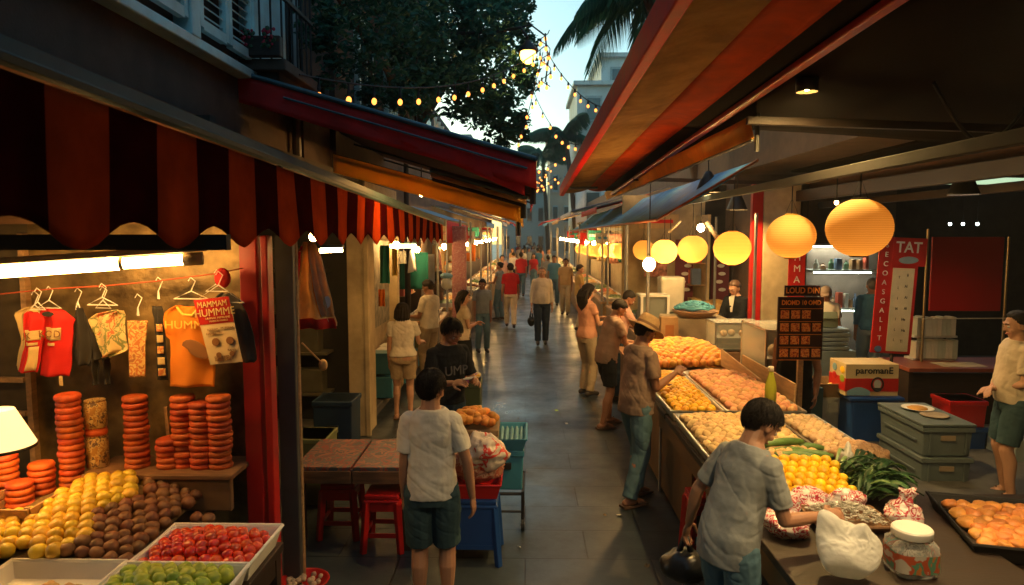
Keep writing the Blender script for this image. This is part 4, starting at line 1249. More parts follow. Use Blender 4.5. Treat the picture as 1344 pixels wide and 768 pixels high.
m_cake_top = mat('red_cake_top', (.55, .10, .03), .5, var=.2)
def variants(nm, m, r, n=3, **k): return [fruit_mesh(nm, m, r, seed=i * 7.3, **k) for i in range(n)]

# ================================================================ left stall
ft = empty('stall_table', (-2.3, 3.4, 0), 'dark wooden table carrying the fruit heaps on the left', 'table')
b = MB(); b.box((-2.67, 3.36, .775), (1.54, 1.6, .05)); b.box((-1.60, 3.05, .774), (.60, .98, .05)); b.build('tabletop', m_wood_dk, ft, bevel=.006)
b = MB(); b.box((-1.33, 3.05, .7), (.03, .96, .1)); b.box((-2.36, 2.6, .7), (2.0, .03, .1)); b.build('apron', m_wood_dk, ft)
for x, y in ((-1.34, 2.64), (-1.34, 3.48), (-3.36, 2.64), (-3.36, 4.08)):
    b = MB(); b.box((x, y, .375), (.06, .06, .75)); b.build('leg', m_wood_dk, ft)
YW = 4.28
m_bronze = mat('mottled_bronze_wall', (.21, .14, .055), .42, var=.75, scale=4.5, bump=1.0, bscale=11, metal=.45, dirt=.8)
wl_ = empty('stall_back_wall', (-2.5, YW, 0), 'mottled bronze back wall behind the hanging clothes', 'wall')
a, b_ = at(40, 400, Y=YW), at(322, 400, Y=YW)
b = MB(); b.box(((a.x + b_.x) / 2, YW + .04, 1.3), (b_.x - a.x, .06, 2.6)); b.build('sheet_panel', m_bronze, wl_)
b = MB(); b.box((a.x - .5, YW + .05, 1.3), (1.0, .06, 2.6)); b.build('side_panel', mat('dim_panel', (.09, .065, .03), .7, var=.4, dirt=.5), wl_)
b = MB(); b.box((a.x - .02, YW - .01, 1.5), (.035, .05, 1.9)); b.box((a.x - .45, YW - .02, 1.52), (.8, .04, .03)); b.box((a.x - .45, YW - .02, 1.30), (.8, .04, .03)); b.build('batten', m_wood_lt, wl_)
# posts
for (l, r_, m, lab, nm) in ((316, 339, m_red_paint, 'broad bright red post at the corner of the clothes stall', 'post'), (344, 353, m_red_paint, 'thin red post just right of the broad red one', 'post'), (362, 386, mat('slate_paint', (.07, .075, .075), .6, dirt=.5), 'slate grey post left of the dark shop', 'post')):
    Yp = 4.12 if l < 360 else 4.5
    a, b_ = at(l, 500, Y=Yp), at(r_, 500, Y=Yp)
    b = MB(); b.box(((a.x + b_.x) / 2, Yp + .08, 1.22), (b_.x - a.x, .1, 2.44)); tag(b.build(nm, m, bevel=.008), lab, 'post')
b = MB(); a = at(391, 500, Y=4.6); b.tube([(a.x, 4.6, 0), (a.x, 4.6, 2.6)], .022, 8); tag(b.build('pole', m_wood_lt, smooth=False), 'pale round pole beside the grey post', 'pole')

# back shelf
shz = at(200, 616, Y=4.0).z
a, b_ = at(113, 616, Y=3.92), at(301, 616, Y=3.92)
sh = empty('back_shelf', ((a.x + b_.x) / 2, 4.08, .8), 'brown wooden box shelf that carries the tall cake stacks', 'shelf')
b = MB(); b.box(((a.x + b_.x) / 2, 4.08, shz - .015), (b_.x - a.x + .04, .36, .03)); b.build('shelf_board', m_wood, sh, bevel=.006)
b = MB(); b.box(((a.x + b_.x) / 2, 3.95, (.8 + shz - .03) / 2), (b_.x - a.x, .05, shz - .83)); b.build('front_panel', mat('brown_panel', (.19, .105, .05), .6, var=.3, scale=3, dirt=.4), sh, bevel=.01)
cb = MB(); cb.lathe([(.066, 0), (.071, .008), (.072, .022), (.066, .032), (.055, .036)], n=22); cake_me = cb.mesh('red_cake', [m_cake], smooth=True)
stk_grp = 'round red cakes in stacks'
def cake_stack(px, base_py, top_py, Y, where, nmax=40):
    p = at(px, base_py - 3, Y=Y); top = at(px, top_py, Y=Y)
    n = max(1, int((top.z - p.z) / .0375 + .5)); z0 = p.z
    for k in range(min(n, nmax)):
        o = bpy.data.objects.new('red_cake', cake_me); COL.objects.link(o)
        o.location = (p.x + rnd(-.004, .004), Y + rnd(-.004, .004), z0 + k * .0375); o.rotation_euler = (rnd(-.03, .03), rnd(-.03, .03), rnd(0, 6)); s_ = rnd(.93, 1.03); o.scale = (s_, s_, rnd(.94, 1.04))
        tag(o, 'round red cake in ' + where, 'cake', stk_grp)
    return z0
cake_stack(181, 616, 515, 4.05, 'the lone tall stack under the striped sign strip')
cake_stack(222, 616, 570, 4.05, 'the short stack with a stick standing behind it')
cake_stack(243, 616, 522, 4.07, 'the tall stack beside the short one on the brown shelf')
cake_stack(266, 616, 524, 4.05, 'the middle stack of three under the orange shirt')
cake_stack(290, 616, 517, 4.05, 'the rightmost tall stack on the brown shelf')
cake_stack(97, 664, 517, 3.95, 'the tallest stack at the left end of the brown shelf')
cake_stack(58, 674, 604, 3.86, 'the waist high stack left of the tallest one')
cake_stack(10, 672, 597, 3.8, 'the stack under the glowing lamp shade')
cake_stack(27, 676, 634, 3.72, 'the low stack behind the wooden crate')
riser = MB(); p = at(97, 664, Y=3.95); riser.box((p.x, 3.95, (.8 + p.z) / 2), (.22, .2, p.z - .8)); tag(riser.build('wooden_block', m_wood, bevel=.005), 'wooden block under the tallest cake stack', 'block')
riser = MB(); p = at(30, 676, Y=3.8); riser.box((p.x, 3.78, (.8 + p.z) / 2), (.5, .3, p.z - .8 - .002)); tag(riser.build('wooden_block', m_wood, bevel=.005), 'long wooden block under the three left cake stacks', 'block')
m_tin = patches('tin_print', [(.35, .17, .03), (.55, .36, .12), (.12, .06, .03), (.6, .45, .2)], 30, .5)
z_ = shz
for k, (h, m, nm, lab) in enumerate(((.20, m_tin, 'snack_tin', 'lower patterned snack tin between two cake stacks'), (.045, m_cake, 'red_cake', 'red cake wedged between the two snack tins'), (.17, m_tin, 'snack_tin', 'upper patterned snack tin on top of the red cake'))):
    p = at(128, 600, Y=4.05)
    b = MB(); b.lathe([(.058, 0), (.063, .006), (.063, h - .02), (.058, h - .012), (.06, h - .002), (.055, h)], (p.x, 4.05, z_), 20); tag(b.build(nm, m, smooth=True, angle=R(40)), lab, 'tin' if m is m_tin else 'cake'); z_ += h
b = MB(); p, q = at(221, 572, Y=4.14), at(217, 534, Y=4.14); b.box((p + q) / 2, (.022, .01, (q - p).length), ry=-.05); tag(b.build('wooden_stick', m_wood_lt, bevel=.002), 'flat pale wooden stick standing behind the short cake stack', 'stick')
# crate at the left edge
cr_ = empty('wooden_crate', at(15, 690, Y=3.55), 'open wooden crate at the left edge before the cake stacks', 'crate')
p = at(12, 700, Y=3.5)
b = MB()
for k in range(3): b.box((p.x, 3.42, p.z + .03 + k * .055), (.34, .012, .048)); b.box((p.x + .17, 3.58, p.z + .03 + k * .055), (.012, .3, .048)); b.box((p.x - .17, 3.58, p.z + .03 + k * .055), (.012, .3, .048))
b.box((p.x, 3.58, p.z + .005), (.34, .3, .01)); b.build('side_boards', m_wood_lt, cr_, bevel=.002)
cr_['label'] = 'open wooden crate at the left edge before the cake stacks'
b = MB()
for sx in (-1, 1): b.box((p.x + sx * .155, 3.435, p.z + .085), (.025, .02, .17))
b.build('corner_post', m_wood_lt, cr_)

# heaps of fruit
P0 = Vector((-2.36, 3.86))
def hz_left(x, y):
    dx, dy = (x - P0.x) / (1.25 if x < P0.x else .62), (y - P0.y) / (1.18 if y < P0.y else .35)
    return .83 + .215 * max(0, 1 - math.sqrt(dx * dx + dy * dy))
ly = variants('yellow_fruit', m_lemon, .041, squash=.96)
by = variants('brown_fruit', m_brownfr, .038, squash=.95, lump=.08)
def is_y(x, y): return x < -2.22 - .06 * (3.86 - y) + .05 * math.sin(y * 14)
def free(x, y):
    if y < 3.16 and x > -2.50: return False
    if x > -1.95 + .08 * (3.9 - y): return False
    return True
heap('yellow_fruit', ly, .041, -3.35, -1.9, 2.66, 4.02, hz_left, 'round yellow fruit in the big heap on the left', 'fruit', 'yellow fruit heap', lambda x, y: is_y(x, y) and free(x, y) and not (x < -2.62 and y > 3.52))
heap('brown_fruit', by, .038, -2.9, -1.9, 2.66, 4.0, hz_left, 'round brown fruit heaped against the yellow ones', 'fruit', 'brown fruit heap', lambda x, y: (not is_y(x, y)) and free(x, y))
for x, y in ((-1.86, 3.72), (-1.78, 3.7)):
    one('brown_fruit', by[0], (x, y, .85), 'brown fruit lying loose beside the tomato tray', 'fruit', 'loose brown fruit')
b = MB(); b.sheet(lambda u, v: (-3.4 + 1.45 * u, 3.17 + .92 * v, hz_left(-3.4 + 1.45 * u, 3.17 + .92 * v) - .035), 16, 16, .01); tag(b.build('heap_cloth', mat('sack_cloth', (.16, .10, .04), .9), smooth=True), 'brown sacking under the yellow and brown fruit', 'cloth')
# trays
tt = tray('produce_tray', 'cream plastic tray filled with red tomatoes', (-1.585, 3.30, .80), (.58, .43, 0), .10, m_white_pl)
tomato = variants('tomato', m_tomato, .031, squash=.92, dimple=.1)
heap('tomato', tomato, .031, -1.86, -1.31, 3.10, 3.50, lambda x, y: .875 + .055 * max(0, 1 - ((x + 1.585) / .27) ** 2) * max(0, 1 - ((y - 3.3) / .2) ** 2), 'small red tomato in the cream tray', 'tomato', 'tomatoes in the tray', jit=.14, pack=1.88)
mound('dark liner under the tomatoes', m_tomato, -1.83, -1.34, 3.12, 3.48, lambda x, y: .845)
tray('produce_tray', 'cream plastic tray filled with green guavas', (-1.585, 2.855, .80), (.58, .43, 0), .105, m_white_pl)
guava = variants('green_guava', m_lime, .033, squash=1.0, lump=.14, long=1.12)
heap('green_guava', guava, .033, -1.86, -1.31, 2.66, 3.06, lambda x, y: .885 + .055 * max(0, 1 - ((x + 1.585) / .27) ** 2) * max(0, 1 - ((y - 2.86) / .2) ** 2), 'small green guava in the cream tray', 'guava', 'guavas in the tray', jit=.14, pack=1.9)
mound('dark liner under the guavas', m_lime, -1.83, -1.34, 2.68, 3.04, lambda x, y: .85)
tray('produce_tray', 'nearly empty cream tray with a few pale roots', (-2.19, 2.88, .80), (.56, .5, 0), .085, m_white_pl)
garl = variants('pale_root', m_potato, .026, long=1.2, lump=.2)
heap('pale_root', garl, .026, -2.35, -2.0, 2.68, 2.98, lambda x, y: .835 + .02 * math.sin(x * 20), 'pale brown root in the nearly empty tray', 'root', 'pale roots in the tray', jit=.3, pack=2.1)

# clothes line
Yc = 4.02
ln = empty('clothes_line', at(0, 386, Y=Yc), 'thin reddish line that carries the hanging clothes', 'clothes line')
b = MB(); b.tube([at(-60, 392, Y=Yc), at(0, 386, Y=Yc), at(70, 379, Y=Yc), at(140, 375, Y=Yc), at(205, 369, Y=Yc), at(285, 359, Y=Yc), at(318, 352, Y=Yc + .1)], .0045, 6); b.build('line', mat('red_cord', (.35, .06, .02), .7), ln)
G = 'clothes hanging on the line'
cl_red = mat('jersey_red', (.62, .012, .008), .8, var=.1, bump=.3, bscale=12, trans=.1)
cl_or = mat('shirt_orange', (.72, .22, .012), .85, var=.08, bump=.3, bscale=10, trans=.1)
cl_cr = mat('print_cream', (.62, .45, .2), .85, var=.12, bump=.3, bscale=10)
cl_bk = mat('cloth_dark', (.02, .017, .015), .85, bump=.3, bscale=12)
ink = mat('brown_ink', (.24, .10, .03), .8)
def hung(nm, label, cat, rows, Y, m, hpx, hpy, hw, part='fabric', **k):
    t = empty(nm, at(rows[0][1], rows[0][0], Y=Y), label, cat, G)
    mb, fn = rows_cloth(rows, Y, **k)
    mb.build(part, m, t, smooth=True)
    hanger(t, hpx, hpy, hw, Y + .004)
    return t, fn
def patch_on(t, fn, u0, u1, v0, v1, m, nm='print', off=.009):
    b = MB(); b.sheet(lambda u, v: Vector(fn(u0 + (u1 - u0) * u, v0 + (v1 - v0) * v)) + Vector((0, -off, 0)), 8, 6, -.002); return b.build(nm, m, t, smooth=True)
t, fn = hung('vest', 'cream sleeveless top half hidden behind the two red jerseys', 'vest', [(404, 36, 48), (412, 17, 52), (424, 22, 50), (450, 24, 46), (480, 18, 40), (487, 20, 40)], Yc + .03, cl_cr, 44, 384, 26)
t, fn = hung('jersey', 'small red jersey with cream side panel, left one of the pair', 'jersey', [(410, 36, 46), (412, 31, 50), (420, 30, 56), (430, 30, 54), (455, 29, 52), (489, 20, 47)], Yc - .03, cl_red, 48, 380, 20)
patch_on(t, fn, .05, .95, .30, .46, cl_cr); patch_on(t, fn, .1, .85, .50, .545, cl_cr); patch_on(t, fn, .55, .92, .57, .97, cl_cr)
text_mesh('JK', .05, facing(Vector(fn(.5, .38)) + Vector((0, -.016, 0)), (0, -1, 0)), 'lettering', ink, t)
t, fn = hung('jersey', 'bright red jersey with a cream name patch, right one of the pair', 'jersey', [(405, 60, 74), (409, 52, 84), (420, 51, 96), (426, 54, 93), (450, 53, 92), (480, 50, 91), (494, 49, 89)], Yc, cl_red, 63, 378, 32)
patch_on(t, fn, .10, .72, .28, .46, cl_cr); patch_on(t, fn, .25, .58, .50, .54, cl_cr)
b = MB(); p = Vector(fn(.44, .04)); b.lathe([(.034, 0), (.036, .004), (.02, .006)], (0, 0, 0), 16, 1, .45); b.v = [Vector((v.x + p.x, p.y - .006 - v.z, v.y + p.z - .015)) for v in b.v]; b.build('collar', cl_bk, t)
text_mesh('KOD', .06, facing(Vector(fn(.41, .37)) + Vector((0, -.016, 0)), (0, -1, 0)), 'lettering', ink, t)
b = MB(); p = at(80, 500, Y=Yc); b.box(p, (.022, .003, .06)); b.build('price_tag', cl_cr, t)
t, fn = hung('black_bag', 'black strappy bag hanging between the jersey and the tote', 'bag', [(404, 101, 106), (430, 95, 115), (455, 94, 118), (475, 97, 117), (480, 100, 114)], Yc + .02, cl_bk, 101, 380, 6)
t, fn = hung('black_trousers', 'small black trousers hanging behind the printed tote', 'trousers', [(436, 108, 136), (470, 116, 140), (472, 117, 140)], Yc + .05, cl_bk, 134, 378, 20)
for l, r_ in ((118, 127), (134, 142)):
    mb, f2 = rows_cloth([(471, l, r_), (500, l + 4, r_ - 1), (505, l + 6, r_)], Yc + .05); mb.build('trouser_leg', cl_bk, t, smooth=True)
t, fn = hung('tote_bag', 'tilted cream tote bag with faded green and red print', 'tote bag', [(408, 150, 160), (413, 126, 162), (420, 115, 162), (432, 118, 161), (455, 127, 165), (460, 128, 166), (469, 132, 142)], Yc - .01, patches('tote_print', [(.58, .42, .18), (.60, .44, .2), (.20, .22, .08), (.55, .4, .17), (.45, .13, .05), (.6, .45, .2)], 11, .85, bump=.15), 133, 374, 40)
m_strip1 = patches('strip_print', [(.6, .42, .15), (.5, .16, .04), (.62, .38, .12), (.35, .13, .04)], 22, .8)
t, fn = hung('fabric_strip', 'narrow printed orange and cream cloth strip', 'cloth', [(421, 167, 193), (424, 167, 193), (450, 168, 190), (495, 169, 190)], Yc, m_strip1, 180, 388, 2, part='banner', rip=.004)
t, fn = hung('fabric_strip', 'dark narrow strip with a row of cream emblems', 'cloth', [(402, 200, 212), (408, 199, 214), (418, 202, 214), (450, 204, 216), (499, 206, 220)], Yc, cl_bk, 207, 366, 2, part='banner', rip=.004)
for k in range(5): patch_on(t, fn, .2, .9, .24 + k * .15, .24 + k * .15 + .10, cl_cr if k % 2 else m_strip1, 'emblem')
t, fn = hung('t_shirt', 'orange t-shirt with HUMM lettering and a brown bird print', 't-shirt', [(402, 231, 262), (405, 224, 270), (410, 216, 277), (418, 214, 280), (440, 214, 283), (446, 221, 282), (470, 222, 281), (508, 221, 280)], Yc, cl_or, 250, 366, 46, rip=.016)
text_mesh('HUMM', .068, facing(at(241, 427, Y=Yc - .03), (0, -1, 0)), 'lettering', mat('yellow_ink', (.75, .5, .08), .8), t, sx=1.15)
b = MB(); p = at(257, 458, Y=Yc - .03)
b.ball((0, 0, 0), (.075, .004, .05), 14, 8, lambda d: 1 + .3 * d.x * (1 if d.z < 0 else -.4)); b.v = [Vector((v.x + p.x, v.y + p.y, v.z + p.z - .25 * v.x)) for v in b.v]; b.build('bird_print', ink, t)
b = MB(); b.tube([at(232, 403, Y=Yc - .012), at(240, 413, Y=Yc - .02), at(252, 414, Y=Yc - .02), at(262, 404, Y=Yc - .012)], .008, 6); b.build('collar', mat('yellow_ink', (.75, .5, .08), .8), t)
t, fn = hung('t_shirt', 'dark grey shirt behind the hanging menu card', 't-shirt', [(385, 290, 304), (392, 280, 312), (410, 296, 322), (440, 300, 332), (472, 318, 336), (476, 318, 332)], Yc + .03, mat('charcoal_cloth', (.06, .05, .04), .9, bump=.3), 284, 356, 30, rip=.01)
# the hanging card
t = empty('menu_card', at(285, 390, Y=Yc - .06), 'cream hanging menu card with a red header and small round food pictures', 'menu card', G)
quad = [at(254, 394, Y=Yc - .07), at(300, 389, Y=Yc - .07), at(318, 475, Y=Yc - .07), at(276, 479, Y=Yc - .07)]
def cp(u, v, off=0):
    a = quad[0].lerp(quad[1], u); c = quad[3].lerp(quad[2], u); p = a.lerp(c, v); p.y -= off; return p
b = MB(); b.sheet(lambda u, v: cp(u, v), 6, 8, -.006); b.build('card', mat('card_cream', (.66, .5, .28), .6, var=.05), t)
b = MB(); b.sheet(lambda u, v: cp(.0 + u, .0 + .385 * v, .003), 6, 6, -.002); b.build('header', m_red_paint, t)
rot_ = math.atan2((quad[1] - quad[0]).z, (quad[1] - quad[0]).x)
def ctext(s_, u, v, size, m, sx=1): text_mesh(s_, size, facing(cp(u, v, .008), (0, -1, 0), rot_), 'lettering', m, t, sx=sx)
ctext('MAMMAM', .5, .09, .05, cl_cr, .8); ctext('HUMMME', .52, .215, .062, cl_cr, .9)
ctext('HUMAR MIMRANE', .58, .30, .018, cl_cr); ctext('MARIOU HARO', .58, .345, .016, cl_cr)
for k in range(4): ctext(('NARAM', 'HAMRAOM', 'MUMARA', 'RANA')[k], (.35, .36, .78, .78)[k], (.47, .53, .46, .80)[k], .018, ink)
for u, v in ((.35, .66), (.78, .66), (.76, .86), (.35, .86)):
    b = MB()
    for i in range(1): b.lathe([(.024 if v < .7 else .016, 0), (.022 if v < .7 else .015, .003)], (0, 0, 0), 18)
    c = cp(u, v, .006); b.v = [Vector((c.x + q.x, c.y - q.z, c.z + q.y)) for q in b.v]; b.build('food_picture', ink, t)
for k in range(3): ctext('MAMRA ROMU', .45, .93 + .025 * k - .04, .014, ink)
hanger(t, 286, 358, 66, Yc - .055, drop=22)
b = MB(); b.ball(at(292, 365, Y=Yc - .02), (.05, .03, .06), 10, 8); tag(b.build('red_pouch', m_red, smooth=True), 'small dark red pouch at the right end of the clothes line', 'pouch')

# fluorescent light and glowing lamp
fl = empty('tube_light', at(130, 350, Y=3.7), 'long bright fluorescent tube light above the hanging clothes', 'tube light')
A_, B_ = at(-70, 361, Y=3.45), at(266, 339, Y=3.75)
dr = (B_ - A_)
b = MB(); b.tube([A_, A_ + dr * .66], .034, 12); b.build('tube', glow('tube_light_near', (1, .55, .16), 24), fl, smooth=True)
b = MB(); b.tube([A_ + dr * .675, A_ + dr * .92], .030, 12); b.build('tube', glow('tube_light_near', (1, .55, .16), 24), fl, smooth=True)
b = MB(); b.box((A_ + B_) / 2 + Vector((0, .02, .055)), (dr.length * 1.02, .13, .035), ry=-math.atan2(dr.z, dr.x), rz=math.atan2(dr.y, dr.x)); b.build('housing', mat('lamp_housing', (.5, .42, .3), .5, dirt=.3), fl, bevel=.008)
b = MB(); b.tube([A_ + dr * .66, A_ + dr * .675], .036, 12); b.tube([A_ + dr * .92, B_], .036, 12); b.build('end_cap', mat('lamp_housing', (.5, .42, .3), .5), fl, smooth=True)
b = MB(); b.box((-2.55, 4.18, 2.56), (1.9, .06, .1)); b.box((-2.55, 3.2, 2.62), (1.9, .05, .08)); tag(b.build('timber_beam', m_wood, bevel=.008), 'timber rail under the awning above the tube light', 'beam')
lm = empty('shaded_lamp', at(2, 560, Y=3.55), 'white glowing cone lamp shade at the left edge', 'lamp')
c = at(0, 590, Y=3.5)
b = MB(); b.lathe([(.075, .215), (.165, .02), (.161, .018), (.07, .21), (.075, .215)], c, 28, cap=False); b.build('lamp_shade', glow('glowing_shade', (1, .60, .20), 1.0), lm, smooth=True)
b = MB(); b.lathe([(.166, .004), (.168, .022), (.161, .02), (.161, .004), (.166, .004)], c, 28, cap=False); b.build('shade_rim', m_black, lm, smooth=True)
b = MB(); b.ball(c + Vector((0, 0, .08)), .045, 12, 8); b.build('bulb', glow('lamp_bulb_left', (1, .55, .17), 60), lm, smooth=True)
b = MB(); b.tube([c + Vector((0, 0, .21)), c + Vector((-.1, .1, 1.3))], .007, 6); b.build('cord', m_rubber, lm)

# hanging aprons at the end of the striped awning
ap = empty('hanging_apron', at(408, 320, Y=5.0), 'cream apron with red border hanging from the striped awning', 'apron', 'cloths hanging from the awning')
mb, fn = rows_cloth([(318, 399, 408), (330, 392, 412), (380, 384, 420), (424, 376, 441), (428, 377, 441)], 5.0, rip=.05, freq=40); mb.build('fabric', mat('apron_cloth', (.84, .62, .36), .9, trans=.45, bump=.3, var=.25), ap, smooth=True)
b = MB(); b.sheet(lambda u, v: Vector(fn(u, .88 + .12 * v)) + Vector((0, -.012, -.02)), 14, 2, -.004); b.sheet(lambda u, v: Vector(fn(.09 * u, .05 + .86 * v)) + Vector((0, -.012, 0)), 2, 14, -.004); b.build('border', m_red, ap, smooth=True)
ap = empty('hanging_apron', at(420, 320, Y=4.9), 'grey cloth with orange edge and small white badge hanging beside the cream apron', 'apron', 'cloths hanging from the awning')
mb, fn = rows_cloth([(318, 404, 412), (335, 404, 420), (380, 410, 433), (408, 418, 439), (416, 422, 439)], 4.9, rip=.03, freq=40, seed=2); mb.build('fabric', mat('apron_cloth2', (.75, .55, .32), .9, trans=.45, bump=.3, var=.25), ap, smooth=True)
b = MB(); b.sheet(lambda u, v: Vector(fn(.0 + .14 * u, .05 + .95 * v)) + Vector((0, -.01, 0)), 2, 14, -.004); b.build('border', m_orange_cl, ap, smooth=True)
b = MB(); b.lathe([(.028, 0), (.026, .003)], (0, 0, 0), 14); c = Vector(fn(.7, .8)) + Vector((0, -.02, 0)); b.v = [Vector((c.x + q.x, c.y - q.z, c.z + q.y * 1.6)) for q in b.v]; b.build('badge', m_white_pl, ap)
bare_bulb((-2.05, 6.6, 2.42), glow('tube_mid', (1, .57, .18), 70), 'dim bulb in the dark shop behind the hanging aprons', .04, .4)
st_ = empty('strip_light', at(434, 326, Y=6.2), 'short lit strip light just behind the hanging aprons', 'strip light')
a, b_ = at(420, 329, Y=6.2), at(449, 328, Y=6.2)
b = MB(); b.tube([a, b_], .02, 8); b.build('tube', glow('tube_mid', (1, .57, .18), 70), st_); b = MB(); b.box((a + b_) / 2 + Vector((0, 0, .035)), ((b_ - a).length * 1.1, .06, .025)); b.build('housing', m_grey_metal, st_)

# ---- tiled bench, stools, bowl, boxes
random.seed(31)
bn = empty('tiled_bench', (-1.35, 5.5, 0), 'low wooden bench with worn red and grey patterned tile top', 'bench')
m_tiletop = patches('worn_tiles', [(.10, .10, .10), (.32, .07, .05), (.14, .13, .12), (.38, .14, .09), (.09, .09, .09)], 9, .45, bump=.2)
b = MB(); b.box((-1.56, 5.45, .655), (.44, .72, .03)); b.box((-1.10, 5.45, .655), (.44, .72, .03)); b.build('tile_top', m_tiletop, bn, bevel=.004)
b = MB(); b.box((-1.56, 5.45, .59), (.45, .74, .10)); b.box((-1.10, 5.45, .59), (.45, .74, .10)); b.build('frame', m_wood, bn, bevel=.006)
for x in (-1.74, -.92):
    for y in (5.14, 5.76): b = MB(); b.box((x, y, .27), (.06, .06, .54)); b.build('leg', m_wood_dk, bn)
mr_ = mat('red_plastic', (.50, .012, .010), .35, var=.08, dirt=.15)
mb_ = mat('blue_plastic', (.012, .06, .24), .35, var=.08, dirt=.15)
stool((-1.50, 5.42, 0), mr_, 'red plastic stool in the shade under the left half of the bench', .46, .30)
stool((-1.10, 5.20, 0), mr_, 'brighter red plastic stool standing nearer under the bench end', .46, .29)
bw = empty('red_bowl', at(399, 768, Z=.02), 'shallow red bowl of garlic on the ground', 'bowl')
c = at(399, 764, Z=.08); c.z = 0
b = MB(); b.lathe([(.09, 0), (.16, .09), (.172, .095), (.165, .1), (.152, .092), (.085, .012)], c, 28); b.build('bowl', mr_, bw, smooth=True)
gm = variants('garlic', mat('garlic_skin', (.55, .42, .28), .6, hue=.01), .02, lump=.15)
for k in range(34):
    a_, r_ = rnd(0, 6.28), .135 * math.sqrt(rnd(0, 1)); one('garlic', random.choice(gm), (c.x + r_ * math.cos(a_), c.y + r_ * math.sin(a_), .06 + .035 * (1 - r_ / .14) + rnd(0, .01)), 'garlic bulb in the red bowl on the ground', 'garlic', 'garlic bulbs in the bowl')
def crate(nm, label, c, d, m, rz=0, cat='crate', lid=None, group=None, handle=True):
    t = empty(nm, c, label, cat, group, rz)
    b = MB(); b.box((0, 0, d[2] / 2), (d[0] * .97, d[1] * .97, d[2]), taper=.93); b.build('body', m, t, world=False, bevel=.012)
    b = MB(); b.box((0, 0, d[2] - .025), (d[0] * 1.01, d[1] * 1.01, .05)); b.build('rim', m, t, world=False, bevel=.008)
    if handle: b = MB(); b.box((0, -d[1] * .488, d[2] * .62), (d[0] * .3, .02, d[2] * .16)); b.build('handle', m_black, t, world=False, bevel=.004)
    return t
m_greenbox = mat('green_box', (.20, .22, .09), .7, dirt=.4); m_card = mat('cardboard', (.30, .20, .10), .85, var=.15, bump=.2, dirt=.3)
a = at(408, 560, Y=6.1)
crate('storage_box', 'olive green box standing in the dark shop entrance', (a.x, 6.15, 0), (.36, .4, .62), m_greenbox, cat='box')
crate('storage_box', 'dim blue box behind the olive one in the dark shop', (a.x + .05, 6.8, 0), (.4, .4, .8), mat('dim_blue', (.02, .05, .09), .6), cat='box')
mp = empty('mop', at(396, 450, Y=5.6), 'thin mop handle leaning in the dark shop entrance', 'mop')
b = MB(); b.tube([at(396, 450, Y=5.6), at(424, 478, Y=5.75)], .008, 6); b.build('handle', m_wood_lt, mp); b = MB(); b.ball(at(424, 479, Y=5.75), (.04, .03, .05), 10, 8); b.build('mop_head', m_potato, mp, smooth=True)

# blue stool with red tub, snack bags
stool((-.375, 5.05, 0), mb_, 'blue plastic stool under the red tub', .50, .36, 'blue plastic stools', skirt=True)
tray('red_tub', 'red plastic tub on the blue stool', (-.37, 5.05, .503), (.38, .36, 0), .11, mr_, cat='tub')
def crumpled(nm, label, c, r, m, cat='bag', seed=0, amp=.22, knot=None, group=None, prints=None, squash=1, n=44):
    t = empty(nm, c, label, cat, group)
    c = Vector(c)
    def fn(d):
        k = 1 + amp * noise.noise(d * 1.3 + Vector((seed, 1, 2))) - amp * .75 * abs(noise.noise(d * 3.1 + Vector((seed, 0, 0)))) - amp * .35 * abs(noise.noise(d * 7 + Vector((0, seed, 0))))
        if d.z < -.5: k *= 1 - .25 * (-.5 - d.z)
        return k * (1 + (.22 if abs(d.z) < .5 else 0) * .2)
    b = MB(); b.ball(c, r, n, int(n * .7), fn)
    b.build('bag', m, t, smooth=True)
    if knot:
        k_ = Vector(knot); b = MB()
        top = c + Vector((0, 0, r[2] * .85)); e = c + k_
        def sh_(u, v):
            a_ = u * 2 * PI; rr = .045 * (1 - .8 * math.sin(PI * min(1, v * 1.3) * .5)) + .03 * v * (1 + .5 * math.sin(5 * a_))
            p = top.lerp(e, v); return p + Vector((math.cos(a_) * rr, math.sin(a_) * rr, .01 * math.sin(a_ * 3) * v))
        b.sheet(sh_, 24, 8, .002); b.build('bag_neck', m, t, smooth=True)
    return t
m_bag_white = mat('white_bag_film', (.84, .84, .80), .45, var=.03, trans=.35, bump=.5, bscale=26)
m_bag_pink = patches('pink_snack_bag', [(.50, .24, .16), (.42, .10, .06), (.60, .38, .26), (.35, .14, .08)], 16, .3, bump=.4)
m_bag_print = patches('white_bag_red_print', [(.62, .52, .42), (.64, .54, .44), (.62, .52, .42), (.62, .05, .03), (.62, .52, .42)], 7, .35, bump=.3)
crumpled('snack_bag', 'big clear bag of reddish snacks in the red tub', (-.38, 5.06, .71), (.20, .17, .15), m_bag_pink, seed=3)
crumpled('carrier_bag', 'cream carrier bag with red print slumped on the snack bag', (-.31, 4.96, .83), (.17, .13, .15), m_bag_print, seed=5, amp=.35)
crate('cardboard_box', 'plain cardboard box hidden under the orange fritters', (-.42, 5.62, 0), (.4, .34, .86), m_card, cat='box', handle=False)
fr = variants('orange_fritter', mat('fritter', (.66, .26, .04), .5, var=.2, hue=.01, bump=.3), .034, long=1.5, lump=.2)
for k in range(46):
    x, y = rnd(-.17, .17), rnd(-.13, .13); one('orange_fritter', random.choice(fr), (-.42 + x, 5.60 + y, .895 + .075 * (1 - (x / .19) ** 2) * (1 - (y / .15) ** 2) + rnd(0, .02)), 'curled orange fritter heaped on the box beside the man in white', 'snack', 'heap of orange fritters')
m_tealpl = mat('teal_plastic', (.06, .27, .38), .4, dirt=.25)
ct = empty('hand_cart', (-.16, 5.75, 0), 'small wheeled metal cart carrying the teal bin', 'cart')
b = MB()
for x in (-.30, -.02):
    for y in (5.5, 6.0): b.tube([(x, y, .07), (x, y, .33)], .014, 6)
